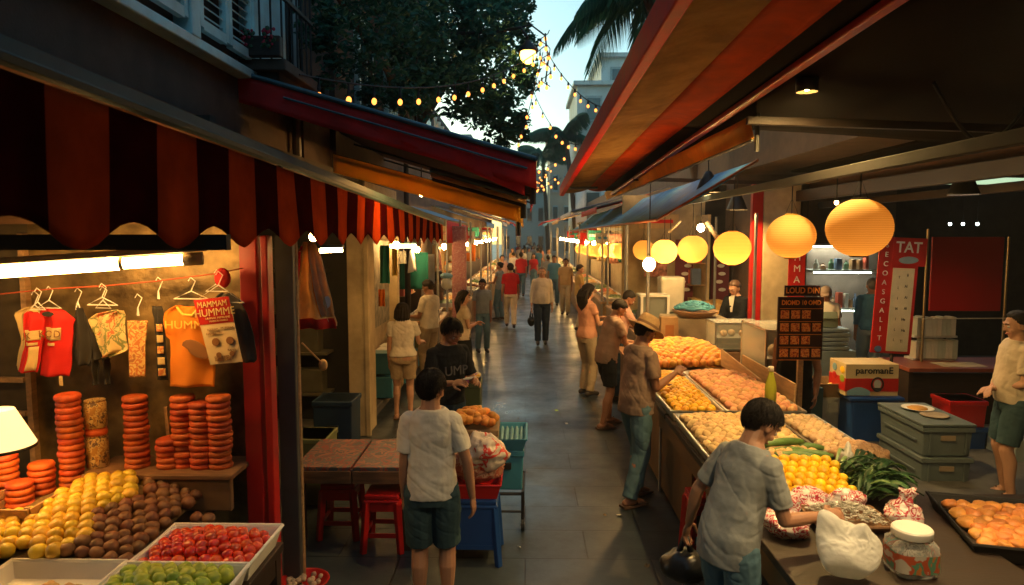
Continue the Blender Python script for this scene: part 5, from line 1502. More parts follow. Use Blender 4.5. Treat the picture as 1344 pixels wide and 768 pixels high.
b.tube([(-.30, 5.5, .31), (-.02, 5.5, .31), (-.02, 6.0, .31), (-.30, 6.0, .31), (-.30, 5.5, .31)], .014, 6); b.tube([(-.30, 5.5, .16), (-.02, 5.5, .16)], .01, 6); b.tube([(-.02, 5.5, .16), (-.02, 6.0, .16)], .01, 6)
b.build('frame', m_black, ct)
for x in (-.30, -.02):
    for y in (5.5, 6.0):
        b = MB(); b.tube([(x - .014, y, .05), (x + .014, y, .05)], .05, 14); w_ = b.build('wheel', m_rubber, ct); b = MB(); b.tube([(x - .018, y, .05), (x + .018, y, .05)], .018, 10); b.build('hub', m_pipe, w_)
crate('teal_bin', 'deep teal plastic bin on the hand cart', (-.16, 5.75, .325), (.30, .46, .34), m_tealpl, cat='bin')
tray('teal_crate', 'shallow teal crate of small clear bottles on the teal bin', (-.16, 5.74, .668), (.34, .5, 0), .10, m_tealpl, cat='crate')
bm_ = MB(); bm_.lathe([(.017, 0), (.018, .05), (.008, .062), (.008, .072)], n=10); bt_me = bm_.mesh('small_bottle', [mat('clear_blue', (.25, .45, .5), .1, spec=.8)], smooth=True)
for i in range(7):
    for j in range(11):
        o = bpy.data.objects.new('small_bottle', bt_me); COL.objects.link(o); o.location = (-.16 - .126 + i * .042, 5.74 - .205 + j * .041, .682); tag(o, 'small clear blue bottle in the teal crate', 'bottle', 'bottles in the teal crate')
gb = crate('green_bin', 'dark green bin full of bright wrapped sweets', (-.62, 7.25, 0), (.30, .34, .88), mat('dark_green_box', (.05, .07, .035), .7), cat='bin')
sw = [variants('wrapped_sweet', mat('sweet_' + n_, c_, .35), .022, n=1, long=1.6)[0] for n_, c_ in (('red', (.5, .05, .03)), ('gold', (.6, .35, .05)), ('violet', (.2, .06, .25)), ('cream', (.6, .5, .3)))]
for k in range(40): one('wrapped_sweet', random.choice(sw), (-.62 + rnd(-.12, .12), 7.22 + rnd(-.14, .12), .89 + rnd(0, .07)), 'wrapped sweet in the dark green bin', 'sweet', 'wrapped sweets in the green bin')
# ================================================================ right stall
random.seed(41)
TZ = .88
dt = empty('display_table', (1.8, 5.2, 0), 'long dark display table of the right stall carrying the steel trays', 'table')
b = MB(); b.box((1.78, 4.35, TZ - .03), (1.12, 3.1, .05)); b.box((1.80, 6.9, TZ - .028), (1.16, 1.95, .05)); b.build('tabletop', m_wood_dk, dt, bevel=.006)
b = MB(); b.box((1.24, 5.35, TZ - .12), (.02, 5.0, .14)); b.box((1.30, 6.5, .42), (.02, 2.6, .72)); b.build('side_panel', mat('stained_side', (.16, .09, .04), .7, dirt=.5), dt)
for x in (1.30, 2.28):
    for y in (2.9, 4.7, 6.4, 7.8): b = MB(); b.box((x, y, .41), (.05, .05, .82)); b.build('leg', m_pipe, dt)
b = MB(); b.box((2.9, 3.55, .80), (1.4, 1.4, .04)); b.box((2.9, 2.86, .72), (1.4, .03, .12)); sd = empty('side_table', (2.9, 3.5, 0), 'dark side table below the black pastry tray', 'table'); b.build('tabletop', m_wood_dk, sd, bevel=.005)
for x in (2.4, 3.5):
    for y in (2.95, 4.15): b = MB(); b.box((x, y, .39), (.06, .06, .78)); b.build('leg', m_wood_dk, sd)
def hbump(cx, cy, rx, ry, z, h, p=2):
    def f(x, y): return z + h * max(0, 1 - abs((x - cx) / rx) ** p) * max(0, 1 - abs((y - cy) / ry) ** p)
    return f
def produce(nm, me, r, x0, x1, y0, y1, h, label, cat, group, m, tlabel, liner, pack=1.9, jit=.12, trh=.09, base=TZ, slope=0, flat=False, mt=None):
    cx, cy = (x0 + x1) / 2, (y0 + y1) / 2
    tray('steel_tray' if mt is None else 'black_tray', tlabel, (cx, cy, base), (x1 - x0, y1 - y0, 0), trh, mt or m_steel)
    f0 = hbump(cx, cy, (x1 - x0) * .56, (y1 - y0) * .56, base + trh * .55 + r * .6, h, 2.4)
    f = lambda x, y: f0(x, y) + slope * (y - cy)
    heap(nm, me, r, x0 + .025, x1 - .025, y0 + .025, y1 - .025, f, label, cat, group, pack=pack, jit=jit, flat=flat)
    mound(liner, m, x0 + .03, x1 - .03, y0 + .03, y1 - .03, lambda x, y: f(x, y) - r * 1.1)
pot = variants('potato', m_potato, .036, n=4, long=1.25, lump=.25, squash=.85)
produce('potato', pot, .036, 1.22, 1.98, 4.18, 5.56, .07, 'pale brown potato in the front steel tray', 'potato', 'potatoes in the front tray', m_potato, 'long steel tray of potatoes nearest the bottle', 'brown paper under the potatoes')
gin = variants('ginger_root', mat('ginger_skin', (.60, .42, .24), .7, var=.2, hue=.01, bump=.3), .032, n=3, long=1.2, lump=.3)
produce('ginger_root', gin, .032, 2.02, 2.36, 4.62, 5.56, .04, 'pale ginger root in the narrow tray behind the potatoes', 'ginger', 'ginger roots in the narrow tray', m_potato, 'narrow steel tray of ginger beside the potatoes', 'paper under the ginger')
mnd = variants('mandarin', m_mand, .036, squash=.85)
produce('mandarin', mnd, .036, 1.22, 1.66, 5.66, 7.35, .06, 'small yellow orange mandarin in the steel tray', 'mandarin', 'mandarins in the steel tray', m_mand, 'steel tray of yellow mandarins under the hat wearer hands', 'paper under the mandarins')
pch = variants('peach', m_peach, .037, squash=.92)
produce('peach', pch, .037, 1.69, 2.34, 5.66, 7.35, .08, 'blushed pink peach in the wide steel tray', 'peach', 'peaches in the steel tray', m_peach, 'wide steel tray of pink peaches', 'paper under the peaches')
m_apr = mat('apricot_skin', (.85, .36, .07), .5, var=.25, hue=.025)
apr = variants('apricot', m_apr, .047)
heap('apricot', apr, .047, 1.38, 2.38, 7.75, 9.2, hbump(1.95, 8.6, .68, 1.0, TZ + .05, .15), 'orange red apricot in the tall heap past the peaches', 'apricot', 'apricots in the tall heap', pack=1.85)
b = MB(); b.box((1.9, 8.6, TZ - .02), (1.25, 1.85, .04)); at_ = empty('heap_table', (1.9, 8.6, 0), 'table under the tall apricot heap', 'table'); b.build('tabletop', m_wood, at_)
b = MB(); b.box((1.9, 8.6, .42), (1.15, 1.75, .84)); b.build('skirt', mat('stained_side', (.16, .09, .04), .7), at_)
mound('orange cloth under the apricot heap', m_apr, 1.38, 2.42, 7.8, 9.45, lambda x, y: hbump(1.95, 8.6, .68, 1.0, TZ + .05, .15)(x, y) - .05)

# wooden cover board and glass cases
bd = MB(); A_ = [at(948, 458, Y=7.7), at(1000, 498, Y=6.6), at(1004, 516, Y=6.5), at(948, 480, Y=7.6)]
bd.sheet(lambda u, v: A_[0].lerp(A_[1], u).lerp(A_[3].lerp(A_[2], u), v), 6, 3, .02)
bd.box((2.44, 6.9, 1.0), (.02, 1.5, .2)); tag(bd.build('wooden_board', m_wood_lt, bevel=.003), 'slanted pale wooden board between the peaches and the glass case', 'board')
m_glass = glass('case_glass', (.75, .78, .72), .12, .08)
def case(nm, label, c, d, stuff=None):
    t = empty(nm, c, label, 'glass case', 'glass cases on the right stall')
    x, y, z = d[0] / 2, d[1] / 2, d[2]
    b = MB(); 
    for sx in (-1, 1):
        for sy in (-1, 1): b.box((sx * x, sy * y, z / 2), (.018, .018, z))
    for sy in (-1, 1): b.box((0, sy * y, z), (d[0], .018, .018)); b.box((0, sy * y, .01), (d[0], .018, .02))
    for sx in (-1, 1): b.box((sx * x, 0, z), (.018, d[1], .018)); b.box((sx * x, 0, .01), (.018, d[1], .02))
    b.box((0, 0, z * .45), (d[0] * .96, d[1] * .96, .008)); b.build('frame', m_steel, t, world=False)
    for nm2, cc, dd in (('glass_pane', (0, -y, z / 2), (d[0], .006, z)), ('glass_pane', (-x, 0, z / 2), (.006, d[1], z)), ('glass_top', (0, 0, z + .006), (d[0], d[1], .006))):
        b = MB(); b.box(cc, dd); b.build(nm2, m_glass, t, world=False)
    b = MB(); b.box((0, 0, .01), (d[0] * .97, d[1] * .97, .012)); b.box((0, y * .9, z * .5), (d[0] * .95, .006, z * .9)); b.build('back_panel', mat('case_back', (.25, .24, .2), .5), t, world=False)
    return t
a = at(985, 490, Y=7.7)
case('glass_case', 'larger glass display case behind the slanted board', (2.78, 7.5, .90), (.56, .8, .55))
b = MB(); b.box((2.8, 7.5, .43), (.6, .85, .85)); tag(b.build('cabinet', m_grey_metal, bevel=.01), 'grey metal cabinet under the glass cases', 'cabinet')
bs = variants('bun', mat('bun_crust', (.5, .35, .2), .6), .05)
for x, y, z in ((2.66, 7.35, 1.2), (2.78, 7.4, 1.2), (2.9, 7.35, 1.2), (2.72, 7.5, 1.2), (2.85, 7.52, 1.2)): one('bun', bs[0], (x, y, z - .005), 'pale bun on the shelf in the larger glass case', 'bun', 'buns in the glass case')
# bottle
bo = empty('sauce_bottle', (2.02, 5.02, .9), 'bottle of yellow green oil with a white cap at the tray corner', 'bottle')
c = at(1010, 532, Y=5.7); c.z = TZ + .05
c = at(1011, 530, Y=5.62)
b = MB(); b.lathe([(.038, 0), (.046, .01), (.046, .14), (.04, .18), (.02, .25), (.016, .28)], c, 18); b.build('body', mat('oil_yellow', (.45, .48, .05), .12, spec=.8, trans=.3), bo, smooth=True)
b = MB(); b.lathe([(.021, .275), (.022, .31), (.018, .315)], c, 14); b.build('cap', m_white_pl, bo, smooth=True)
bo['label'] = 'bottle of yellow green oil with a white cap at the tray corner'
b = MB(); b.box((c.x, c.y, (TZ + c.z) / 2 - .0), (.1, .1, max(.02, c.z - TZ - .002))); tag(b.build('wooden_block', m_wood), 'block lifting the oil bottle beside the trays', 'block')

# oranges, greens, cucumbers, ginger bag
org = variants('orange', m_orange, .035, dimple=.06)
def hz_or(x, y): return TZ + .04 + .13 * (y - 3.9) / .40
heap('orange', org, .035, 1.50, 1.97, 3.93, 4.27, hz_or, 'round bright orange in the sloping pyramid', 'orange', 'oranges in the sloping heap', pack=1.86, jit=.04)
b = MB(); b.sheet(lambda u, v: (1.51 + .45 * u, 3.93 + .34 * v, hz_or(0, 3.93 + .34 * v) - .045), 4, 4, .02); b.box((1.735, 4.28, .93), (.46, .02, .09)); tag(b.build('wooden_board', m_wood), 'tilted board under the oranges', 'board')
cuc = []
def cucumber(c, az, L, r, m, label, nm='cucumber', grp='cucumbers beside the oranges', cat='cucumber', tip=.35):
    c = Vector(c); d = Vector((math.cos(az), math.sin(az), 0))
    b = MB(); n = 9
    b.tube([c + d * L * (i / n - .5) + Vector((0, 0, .012 * math.sin(PI * i / n))) for i in range(n + 1)], [r * (.35 + .65 * math.sin(PI * min(1, max(.06, i / n * .94 + .03))) ** .5) for i in range(n + 1)], 10)
    o = b.build(nm, m, smooth=True); return tag(o, label, cat, grp)
m_cuc = mat('cucumber_skin', (.10, .20, .045), .4, var=.3, stretch=(1, 8, 8), bump=.2); m_dgreen = mat('dark_green_veg', (.035, .09, .03), .4, var=.3)
for k in range(9):
    cucumber((1.80 + rnd(-.06, .08), 4.40 + (k % 5) * .05, TZ + .075 + .045 * (k // 4)), rnd(-.25, .3), .30, .026, m_cuc, 'long light green cucumber piled behind the oranges')
okr = variants('green_lime', m_dgreen, .026)
heap('green_lime', okr, .026, 1.38, 1.64, 4.33, 4.7, hbump(1.5, 4.5, .2, .25, TZ + .07, .10), 'small dark green lime heaped left of the cucumbers', 'lime', 'dark limes heap')
mound('dark cloth under the limes', m_dgreen, 1.39, 1.63, 4.35, 4.66, lambda x, y: hbump(1.5, 4.5, .2, .25, TZ + .05, .09)(x, y))
gp = patches('ginger_bag_fill', [(.42, .24, .11), (.50, .31, .16), (.34, .18, .08), (.55, .36, .2)], 22, .5, bump=.6)
crumpled('ginger_bag', 'clear bag bulging with ginger behind the leafy greens', (2.22, 4.52, TZ + .07), (.19, .17, .13), gp, seed=9, amp=.3)
crumpled('clear_bag', 'folded clear plastic bag edge standing by the ginger', (2.08, 4.38, TZ + .09), (.045, .07, .13), m_bag_white, seed=4, amp=.5, n=24)
lg = empty('leafy_greens', (2.15, 4.15, TZ), 'bunch of long dark leafy greens right of the oranges', 'vegetables')
b = MB()
for k in range(190):
    s0 = Vector((1.93 + rnd(-.02, .12), 4.0 + rnd(-.16, .26), TZ + .03 + rnd(0, .06)))
    az = rnd(-1.1, 1.0); L_ = rnd(.13, .27); lift = rnd(.02, .14)
    d = Vector((math.cos(az), math.sin(az), 0)); sd_ = Vector((-d.y, d.x, 0))
    w_ = rnd(.006, .019); tilt_ = rnd(-.5, .5)
    b.m = random.choice((0, 0, 1, 2))
    def lf(u, v):
        p = s0 + d * L_ * v + Vector((0, 0, lift * math.sin(PI * v * .75)))
        ww = w_ * (.25 + .75 * max(0, math.sin(PI * max(0, v - .15) / .9)) ** .7) if v > .2 else w_ * .25
        return p + (sd_ + Vector((0, 0, tilt_))) * ww * (u - .5) * 2 + Vector((0, 0, abs(u - .5) * w_ * .9))
    mm = b.m; b.sheet(lf, 2, 8, .0015, lambda i, j: mm)
b.build('leaves', [mat('green_leaf_dk', (.025, .075, .025), .42, trans=.15), mat('green_leaf_md', (.05, .13, .04), .42, trans=.15), mat('green_stalk', (.13, .22, .07), .4)], lg, smooth=True)
# red and white snack bags, anchovies
m_snack_red = patches('red_white_snack', [(.72, .66, .62), (.70, .62, .58), (.50, .07, .09), (.74, .68, .64), (.45, .05, .07), (.72, .6, .56)], 19, .22, bump=.35)
for i, (c_, r_, lab) in enumerate((((1.42, 3.78, TZ + .06), (.13, .11, .085), 'clear bag of red and white sweets nearest the grey shirt man'), ((1.62, 3.86, TZ + .05), (.12, .08, .07), 'clear bag of red and white sweets below the oranges'),
    ((1.38, 3.52, TZ + .05), (.12, .12, .075), 'flat bag of red and white sweets at the table edge'), ((2.04, 3.62, TZ + .06), (.10, .09, .08), 'knotted bag of red and white sweets by the black tray'), ((1.84, 3.86, TZ + .05), (.11, .07, .07), 'low bag of red and white sweets under the greens'))):
    crumpled('sweet_bag', lab, c_, r_, m_snack_red, seed=20 + i * 3, amp=.25, group='bags of red and white sweets', knot=(.02, 0, r_[2] * 1.7) if i in (3,) else None)
an = MB()
for k in range(620):
    x, y = rnd(-.17, .17), rnd(-.11, .11)
    z = TZ + .03 + .075 * max(0, 1 - (x / .2) ** 2) * max(0, 1 - (y / .14) ** 2) + rnd(0, .012)
    a_ = rnd(0, PI); d = Vector((math.cos(a_), math.sin(a_), rnd(-.3, .3))) * .014; q = Vector((1.74 + x, 3.64 + y, z)); an.m = k % 2
    an.tube([q - d, q, q + d * 1.2], [.002, .004, .001], 4)
o = an.build('dried_anchovies', [mat('anchovy_silver', (.58, .56, .50), .35, metal=.3), mat('anchovy_dark', (.28, .26, .2), .4)]); tag(o, 'grey heap of dried anchovies before the oranges', 'fish', kind='stuff')
tray('flat_basket', 'shallow dark basket under the dried anchovies', (1.74, 3.64, TZ), (.40, .28, 0), .04, m_wood)
# white carrier bag, jar, black tray
def bagf(c, seed=1):
    t = empty('carrier_bag', c, 'crumpled white plastic carrier bag standing on the near table edge', 'bag')
    c = Vector(c) + Vector((0, 0, .125))
    rs = random.Random(12)
    pl_ = []
    for _ in range(34):
        n_ = Vector((rs.gauss(0, 1), rs.gauss(0, 1), rs.gauss(0, .9))).normalized(); pl_.append((n_, rs.uniform(.80, 1.12)))
    pl_.append((Vector((0, 0, -1)), .86))
    def fn(d):
        q = 0
        for n_, h_ in pl_:
            c_ = d.dot(n_)
            if c_ > .05: q += (c_ / h_) ** 18
        k = q ** (-1 / 18) if q > 0 else 1.2
        k = min(k, 1.25)
        k += .020 * (1 - abs(noise.noise(d * 5 + Vector((3, 0, 0)))) * 4) * max(0, d.z + .4)
        k += .55 * math.exp(-((d - Vector((-.42, .0, .90))).length / .24) ** 2) + .32 * math.exp(-((d - Vector((.30, -.2, .93))).length / .22) ** 2)
        return k
    b = MB(); b.ball(c, (.160, .12, .125), 120, 80, fn); b.build('bag', m_bag_white, t, smooth=True)
    return t
bagf((1.47, 3.04, TZ))
jr = empty('plastic_jar', (1.83, 3.1, TZ), 'big clear square jar with a white lid and colourful label', 'jar')
c = Vector((1.80, 3.12, TZ))
b = MB(); n_ = 28
for_j = [(.085, 0), (.098, .012), (.10, .10), (.096, .145), (.078, .168), (.074, .175)]
vs, fs = [], []
for r_, z in for_j:
    for k in range(n_): cx_, sx_ = sup(2 * PI * k / n_, 4 if z < .15 else 2); vs.append(c + Vector((cx_ * r_, sx_ * r_, z)))
for i in range(len(for_j) - 1):
    for k in range(n_): fs.append((i * n_ + k, i * n_ + (k + 1) % n_, (i + 1) * n_ + (k + 1) % n_, (i + 1) * n_ + k))
fs.append(tuple(reversed(range(n_)))); b.add(vs, fs); b.build('jar_body', glass('jar_plastic', (.8, .84, .82), .10, .08), jr, smooth=True)
b = MB(); b.lathe([(.084, .172), (.088, .178), (.088, .205), (.082, .212)], c, 28); b.build('lid', m_white_pl, jr, smooth=True, angle=R(40))
b = MB(); vs = []
for z in (.03, .115):
    for k in range(n_): cx_, sx_ = sup(2 * PI * k / n_, 4); vs.append(c + Vector((cx_ * .102, sx_ * .102, z)))
b.add(vs, [(k, (k + 1) % n_, n_ + (k + 1) % n_, n_ + k) for k in range(n_)]); b.build('label', patches('jar_label', [(.55, .52, .45), (.5, .10, .04), (.12, .3, .2), (.55, .2, .05), (.5, .5, .45)], 9, .4), jr, smooth=True)
b = MB(); b.ball(c + Vector((0, 0, .075)), (.085, .085, .072), 14, 10); b.build('contents', patches('jar_fill', [(.20, .22, .20), (.38, .36, .30), (.15, .12, .10), (.45, .42, .36)], 28, .5, bump=.5), jr, smooth=True)
# pastry tray, turned a little
PT = tray('black_tray', 'big black baking tray of orange fried pastries at the right', (2.78, 3.55, .83), (.98, .72, 0), .085, m_black, rz=R(-14))
ps = variants('fried_pastry', m_pastry, .042, n=4, long=1.15, squash=.75, lump=.2)
rz_ = R(-14)
for x, y in hexspots(-.44, .44, -.31, .31, .073, .16):
    X_ = 2.78 + x * math.cos(rz_) - y * math.sin(rz_); Y_ = 3.55 + x * math.sin(rz_) + y * math.cos(rz_)
    one('fried_pastry', random.choice(ps), (X_, Y_, .875 + .03 * (1 - (x / .5) ** 2) + rnd(0, .012)), 'orange brown fried pastry in the black tray', 'pastry', 'fried pastries in the black tray', flat=True)
for k in range(3): one('chilli_flake', cake_me, (0, 0, -5), 'x', 'x', 'x') if False else None
stool((1.52, 5.9, 0), mr_, 'red plastic stool tucked under the display table behind the grey shirt man', .46, .30)
stool((1.34, 5.02, 0), mr_, 'red plastic stool half seen left of the grey shirt man', .52, .26)

# bins, tub, bucket, boxes
m_bin = mat('grey_bin', (.13, .17, .18), .45, var=.1, dirt=.3)
def bin_(c, label, d=(.50, .86, .30)):
    t = empty('storage_bin', c, label, 'bin', 'grey storage bins on the ground')
    b = MB(); b.box((0, 0, d[2] * .5 - .01), (d[0] * .94, d[1] * .96, d[2] - .02), taper=.95); b.build('body', m_bin, t, world=False, bevel=.012)
    b = MB(); b.box((0, 0, d[2] - .03), (d[0], d[1], .05)); b.build('rim', m_bin, t, world=False, bevel=.008)
    b = MB(); b.box((0, -d[1] * .482, d[2] * .62), (.14, .012, .05)); b.build('handle', mat('bin_slot', (.30, .24, .17), .7), t, world=False, bevel=.004)
    b = MB()
    for s_ in (-1, 1): b.box((s_ * .17, -d[1] * .482, d[2] * .45), (.015, .014, d[2] * .7)); b.box((s_ * d[0] * .475, 0, d[2] * .45), (.014, .6, .02))
    b.build('rib', m_bin, t, world=False)
    return t
bx, by_ = 4.07, 6.95
bin_((bx, by_, 0), 'lower grey storage bin with a slot handle'); bin_((bx, by_, .302), 'upper grey storage bin that carries the plate')
b = MB(); b.box((bx, by_, .617), (.51, .87, .025)); tag(b.build('bin_lid', m_bin, bevel=.008), 'flat grey lid closing the upper storage bin', 'lid')
plt = empty('plate', (bx + .03, by_ + .05, .632), 'white plate with an orange snack on the grey lid', 'plate')
b = MB(); b.lathe([(.08, 0), (.085, .004), (.15, .02), (.152, .024), (.148, .025), (.08, .010)], (bx + .0, by_ + .12, .632), 30); b.build('dish', m_white_pl, plt, smooth=True)
b = MB(); b.ball((bx, by_ + .12, .648), (.095, .095, .02), 18, 8, lambda d: 1 + .15 * noise.noise(d * 4)); b.build('food', mat('orange_food', (.6, .3, .06), .6), plt, smooth=True)
plt['label'] = 'white plate with an orange snack on the grey lid'
b = MB(); b.lathe([(.10, 0), (.13, .015), (.125, .02), (.09, .01)], (bx + .02, by_ - .14, .632), 24); tag(b.build('small_dish', mat('beige_dish', (.35, .28, .2), .5), smooth=True), 'beige dish just in front of the white plate', 'dish')
# blue tub with the printed carton
tb = empty('blue_tub', (4.05, 7.98, 0), 'blue plastic tub under the printed carton', 'tub')
b = MB(); b.box((4.02, 8.05, .27), (.56, .5, .54), taper=.86); b.build('body', mb_, tb, bevel=.03)
b = MB(); b.box((4.02, 8.05, .565), (.62, .56, .045)); b.build('lid', mb_, tb, bevel=.014)
cx_ = empty('printed_carton', (3.98, 8.05, .59), 'cream and red printed carton with a round face emblem on the blue tub', 'carton')
CXD = (.60, .42, .37)
b = MB(); b.box((3.98, 8.05, .59 + CXD[2] / 2), CXD); b.build('box', mat('carton_cream', (.55, .42, .22), .6, var=.1), cx_, bevel=.004)
b = MB(); b.box((3.98, 7.838, .59 + .13), (.60, .006, .15)); b.box((3.678, 8.05, .59 + .13), (.006, .42, .15)); b.build('red_band', m_red_paint, cx_)
b = MB(); b.sheet(lambda u, v: (3.70 + .26 * u, 7.832 - .001, .60 + (.05 + .045 * math.sin(PI * u)) * v), 12, 3, .003); b.build('blue_swoosh', mat('pale_blue_ink', (.2, .35, .4), .6), cx_)
text_mesh('paromanE', .105, facing((4.0, 7.833, .885), (0, -1, 0)), 'lettering', m_black, cx_, bold=.002)
c = Vector((4.04, 7.830, .73))
b = MB(); b.tube([c + Vector((.065 * math.cos(a_), 0, .075 * math.sin(a_))) for a_ in [i * 2 * PI / 24 for i in range(25)]], .009, 6); b.ball(c + Vector((0, 0, -.06)), (.045, .006, .03), 10, 6); b.build('emblem_ring', m_black, cx_)
b = MB(); b.ball(c, (.045, .006, .055), 14, 8); b.build('emblem_face', mat('emblem_grey', (.35, .35, .33), .6), cx_)
for k, m_ in enumerate((m_lime, m_red_paint, m_mand, mat('pale_blue_ink', (.2, .35, .4), .6))):
    b = MB(); b.ball((3.675, 7.92 + (k % 2) * .2, .78 + (k // 2) * .1), (.006, .06, .045), 10, 6); b.build('fruit_print', m_, cx_)
bk_ = empty('white_bucket', (3.62, 8.2, 0), 'off white ribbed bucket left of the blue tub', 'bucket')
c = Vector((3.60, 8.25, 0))
b = MB(); b.lathe([(.165, 0), (.18, .01), (.19, .3), (.198, .302), (.2, .33), (.205, .48), (.212, .485), (.212, .51), (.2, .515)], c, 28); b.build('body', mat('bucket_grey', (.42, .42, .39), .5, dirt=.3), bk_, smooth=True, angle=R(35))
b = MB(); b.box((3.64, 8.045, .40), (.11, .012, .11)); b.build('label', mat('label_grey', (.3, .3, .28), .6), bk_)
tray('wicker_basket', 'tan square basket of mango slices on the white bucket', (3.60, 8.22, .518), (.48, .44, 0), .17, mat('wicker', (.28, .17, .08), .7, var=.3, stretch=(20, 20, 40), bump=.6), cat='basket', flare=.06)
mg = variants('mango_slice', mat('mango_flesh', (.75, .42, .05), .4), .035, long=1.4, squash=.7)
for k in range(16): one('mango_slice', random.choice(mg), (3.58 + rnd(-.11, .11), 8.22 + rnd(-.11, .11), .575 + rnd(0, .07)), 'yellow mango slice in the tan basket', 'mango', 'mango slices in the basket')
crate('red_box', 'red and white printed box behind the grey bins', (4.92, 7.75, .30), (.42, .38, .30), mr_, cat='box', handle=False); crate('blue_box', 'royal blue box under the red and white one', (4.92, 7.75, 0), (.44, .4, .298), mb_, cat='box', handle=False)
b = MB(); b.box((5.5, 7.4, .15), (.7, .5, .3)); tag(b.build('foam_box', mat('pale_foam', (.35, .42, .42), .8), bevel=.02), 'pale foam box on the ground by the right hand man', 'box')
# register counter
rg = empty('register_counter', (3.75, 9.4, 0), 'stack of grey green trays and register behind the menu board', 'counter')
b = MB(); b.box((3.9, 9.4, .45), (1.0, .6, .9)); b.build('cabinet', m_bin, rg, bevel=.01)
for k in range(5):
    b = MB(); b.box((3.95 + rnd(-.02, .02), 9.35, .93 + k * .06), (.72, .5, .05)); b.build('flat_tray', m_bin, rg, bevel=.01)
b = MB(); b.box((3.98, 9.35, 1.28), (.40, .34, .16)); b.box((3.98, 9.24, 1.33), (.36, .2, .1), rx=R(-25)); b.build('register', mat('register_green', (.2, .25, .17), .6), rg, bevel=.012)
# red brown desk, bookshelf
dk = empty('desk', (5.5, 8.7, 0), 'red brown desk under the small bookshelf', 'desk')
b = MB(); b.box((5.72, 8.9, .76), (1.9, .8, .05)); b.build('desktop', mat('red_wood', (.22, .055, .03), .4, var=.2), dk, bevel=.006)
b = MB(); b.box((5.72, 8.6, .36), (1.8, .03, .7)); b.build('modesty_panel', m_wood_dk, dk)
for x in (4.82, 6.62): b = MB(); b.box((x, 8.9, .365), (.05, .7, .73)); b.build('leg', m_wood_dk, dk)
b = MB(); b.sheet(lambda u, v: (5.25 + .55 * u, 8.6 + .3 * v, .79 + .004 * math.sin(u * 9)), 4, 3, .003); tag(b.build('paper_sheet', mat('paper_cream', (.5, .42, .28), .8)), 'cream paper sheet lying on the red brown desk', 'paper')
a = at(1195, 475, Y=9.1); b_ = at(1255, 412, Y=9.1)
bsf = empty('bookshelf', (a.x, 9.1, .785), 'small white rack of pale booklets on the desk', 'bookshelf')
for z in (.80, 1.10): b = MB(); b.box(((a.x + b_.x) / 2, 9.15, z), (b_.x - a.x, .22, .025)); b.build('shelf', mat('shelf_white', (.5, .5, .46), .5), bsf)
for z in (.815, 1.115):
    x = a.x + .02
    while x < b_.x - .05:
        w_ = rnd(.035, .07); h_ = rnd(.22, .265); b = MB(); b.box((x + w_ / 2, 9.1, z + h_ / 2), (w_ * .94, .16, h_)); o = b.build('booklet', random.choice([mat('bk1', (.45, .43, .34), .7), mat('bk2', (.36, .38, .3), .7), mat('bk3', (.5, .46, .36), .7), mat('bk1', (.45, .43, .34), .7)] + ([mat('bk4', (.45, .2, .05), .7)] if z < 1 else []))); tag(o, 'pale booklet standing in the %s row of the white rack' % ('lower' if z < 1 else 'upper'), 'booklet', 'booklets in the white rack'); x += w_
# red board and posts
a, b_ = at(1219, 408, Y=8.9), at(1318, 311, Y=8.9)
rb = empty('red_board', ((a.x + b_.x) / 2, 8.9, 0), 'large blank dark red board on two thin posts', 'board')
b = MB(); b.box(((a.x + b_.x) / 2, 8.9, (a.z + b_.z) / 2), (b_.x - a.x, .03, b_.z - a.z)); b.build('panel', mat('dark_red_board', (.42, .008, .008), .35, var=.1, scale=1.2), rb, bevel=.004)
b = MB(); b.tube([(a.x - .07, 8.88, .8), (a.x - .07, 8.88, b_.z + .1)], .018, 6); b.tube([(b_.x + .05, 8.88, 0), (b_.x + .05, 8.88, b_.z)], .018, 6); b.build('post', mat('brass_tube', (.2, .15, .08), .4, metal=.6), rb)
b = MB(); b.tube([(a.x - .2, 8.7, 1.38), (b_.x + .9, 8.7, 1.40)], .008, 6); tag(b.build('rope', mat('pale_rope', (.4, .36, .26), .8)), 'thin pale rope stretched below the red board', 'rope')
# TAT sign
a, b_ = at(1146, 464, Y=8.4), at(1214, 312, Y=8.4)
sg = empty('banner_sign', ((a.x + b_.x) / 2, 8.4, a.z), 'tall tilted red banner with TAT heading and a cream text column', 'sign')
W_, H_ = .56, b_.z - a.z
cxs = (a.x + b_.x) / 2
lean_ = R(2.5)
def sgp(x, z, off=0): return Vector((cxs + x * math.cos(lean_) + (z - H_ / 2) * math.sin(lean_), 8.4 - off, a.z + z - x * math.sin(lean_)))
def panel(x0, x1, z0, z1, m, nm, off, th=.012, par=sg):
    b = MB(); b.add([sgp(x0, z0, off), sgp(x1, z0, off), sgp(x1, z1, off), sgp(x0, z1, off), sgp(x0, z0, off - th), sgp(x1, z0, off - th), sgp(x1, z1, off - th), sgp(x0, z1, off - th)], [(0, 1, 2, 3), (7, 6, 5, 4), (0, 4, 5, 1), (1, 5, 6, 2), (2, 6, 7, 3), (3, 7, 4, 0)]); return b.build(nm, m, par)
panel(-.28, .20, 0, H_, m_red_paint, 'panel', 0, .02)
panel(-.12, .28, H_ * .76, H_ * 1.0, m_red_paint, 'header', .012)
panel(-.10, .16, .03, H_ * .74, mat('cream_board', (.58, .47, .28), .7), 'text_column', .008, .01)
def stext(s_, x, z, size, m, sx=1, off=.022, bold=0): text_mesh(s_, size, facing(sgp(x, z, off), (0, -1, 0), -lean_), 'lettering', m, sg, sx=sx, bold=bold)
m_wht = mat('white_ink', (.7, .66, .58), .6)
stext('TAT', .06, H_ * .915, .185, m_wht, .9, bold=.003)
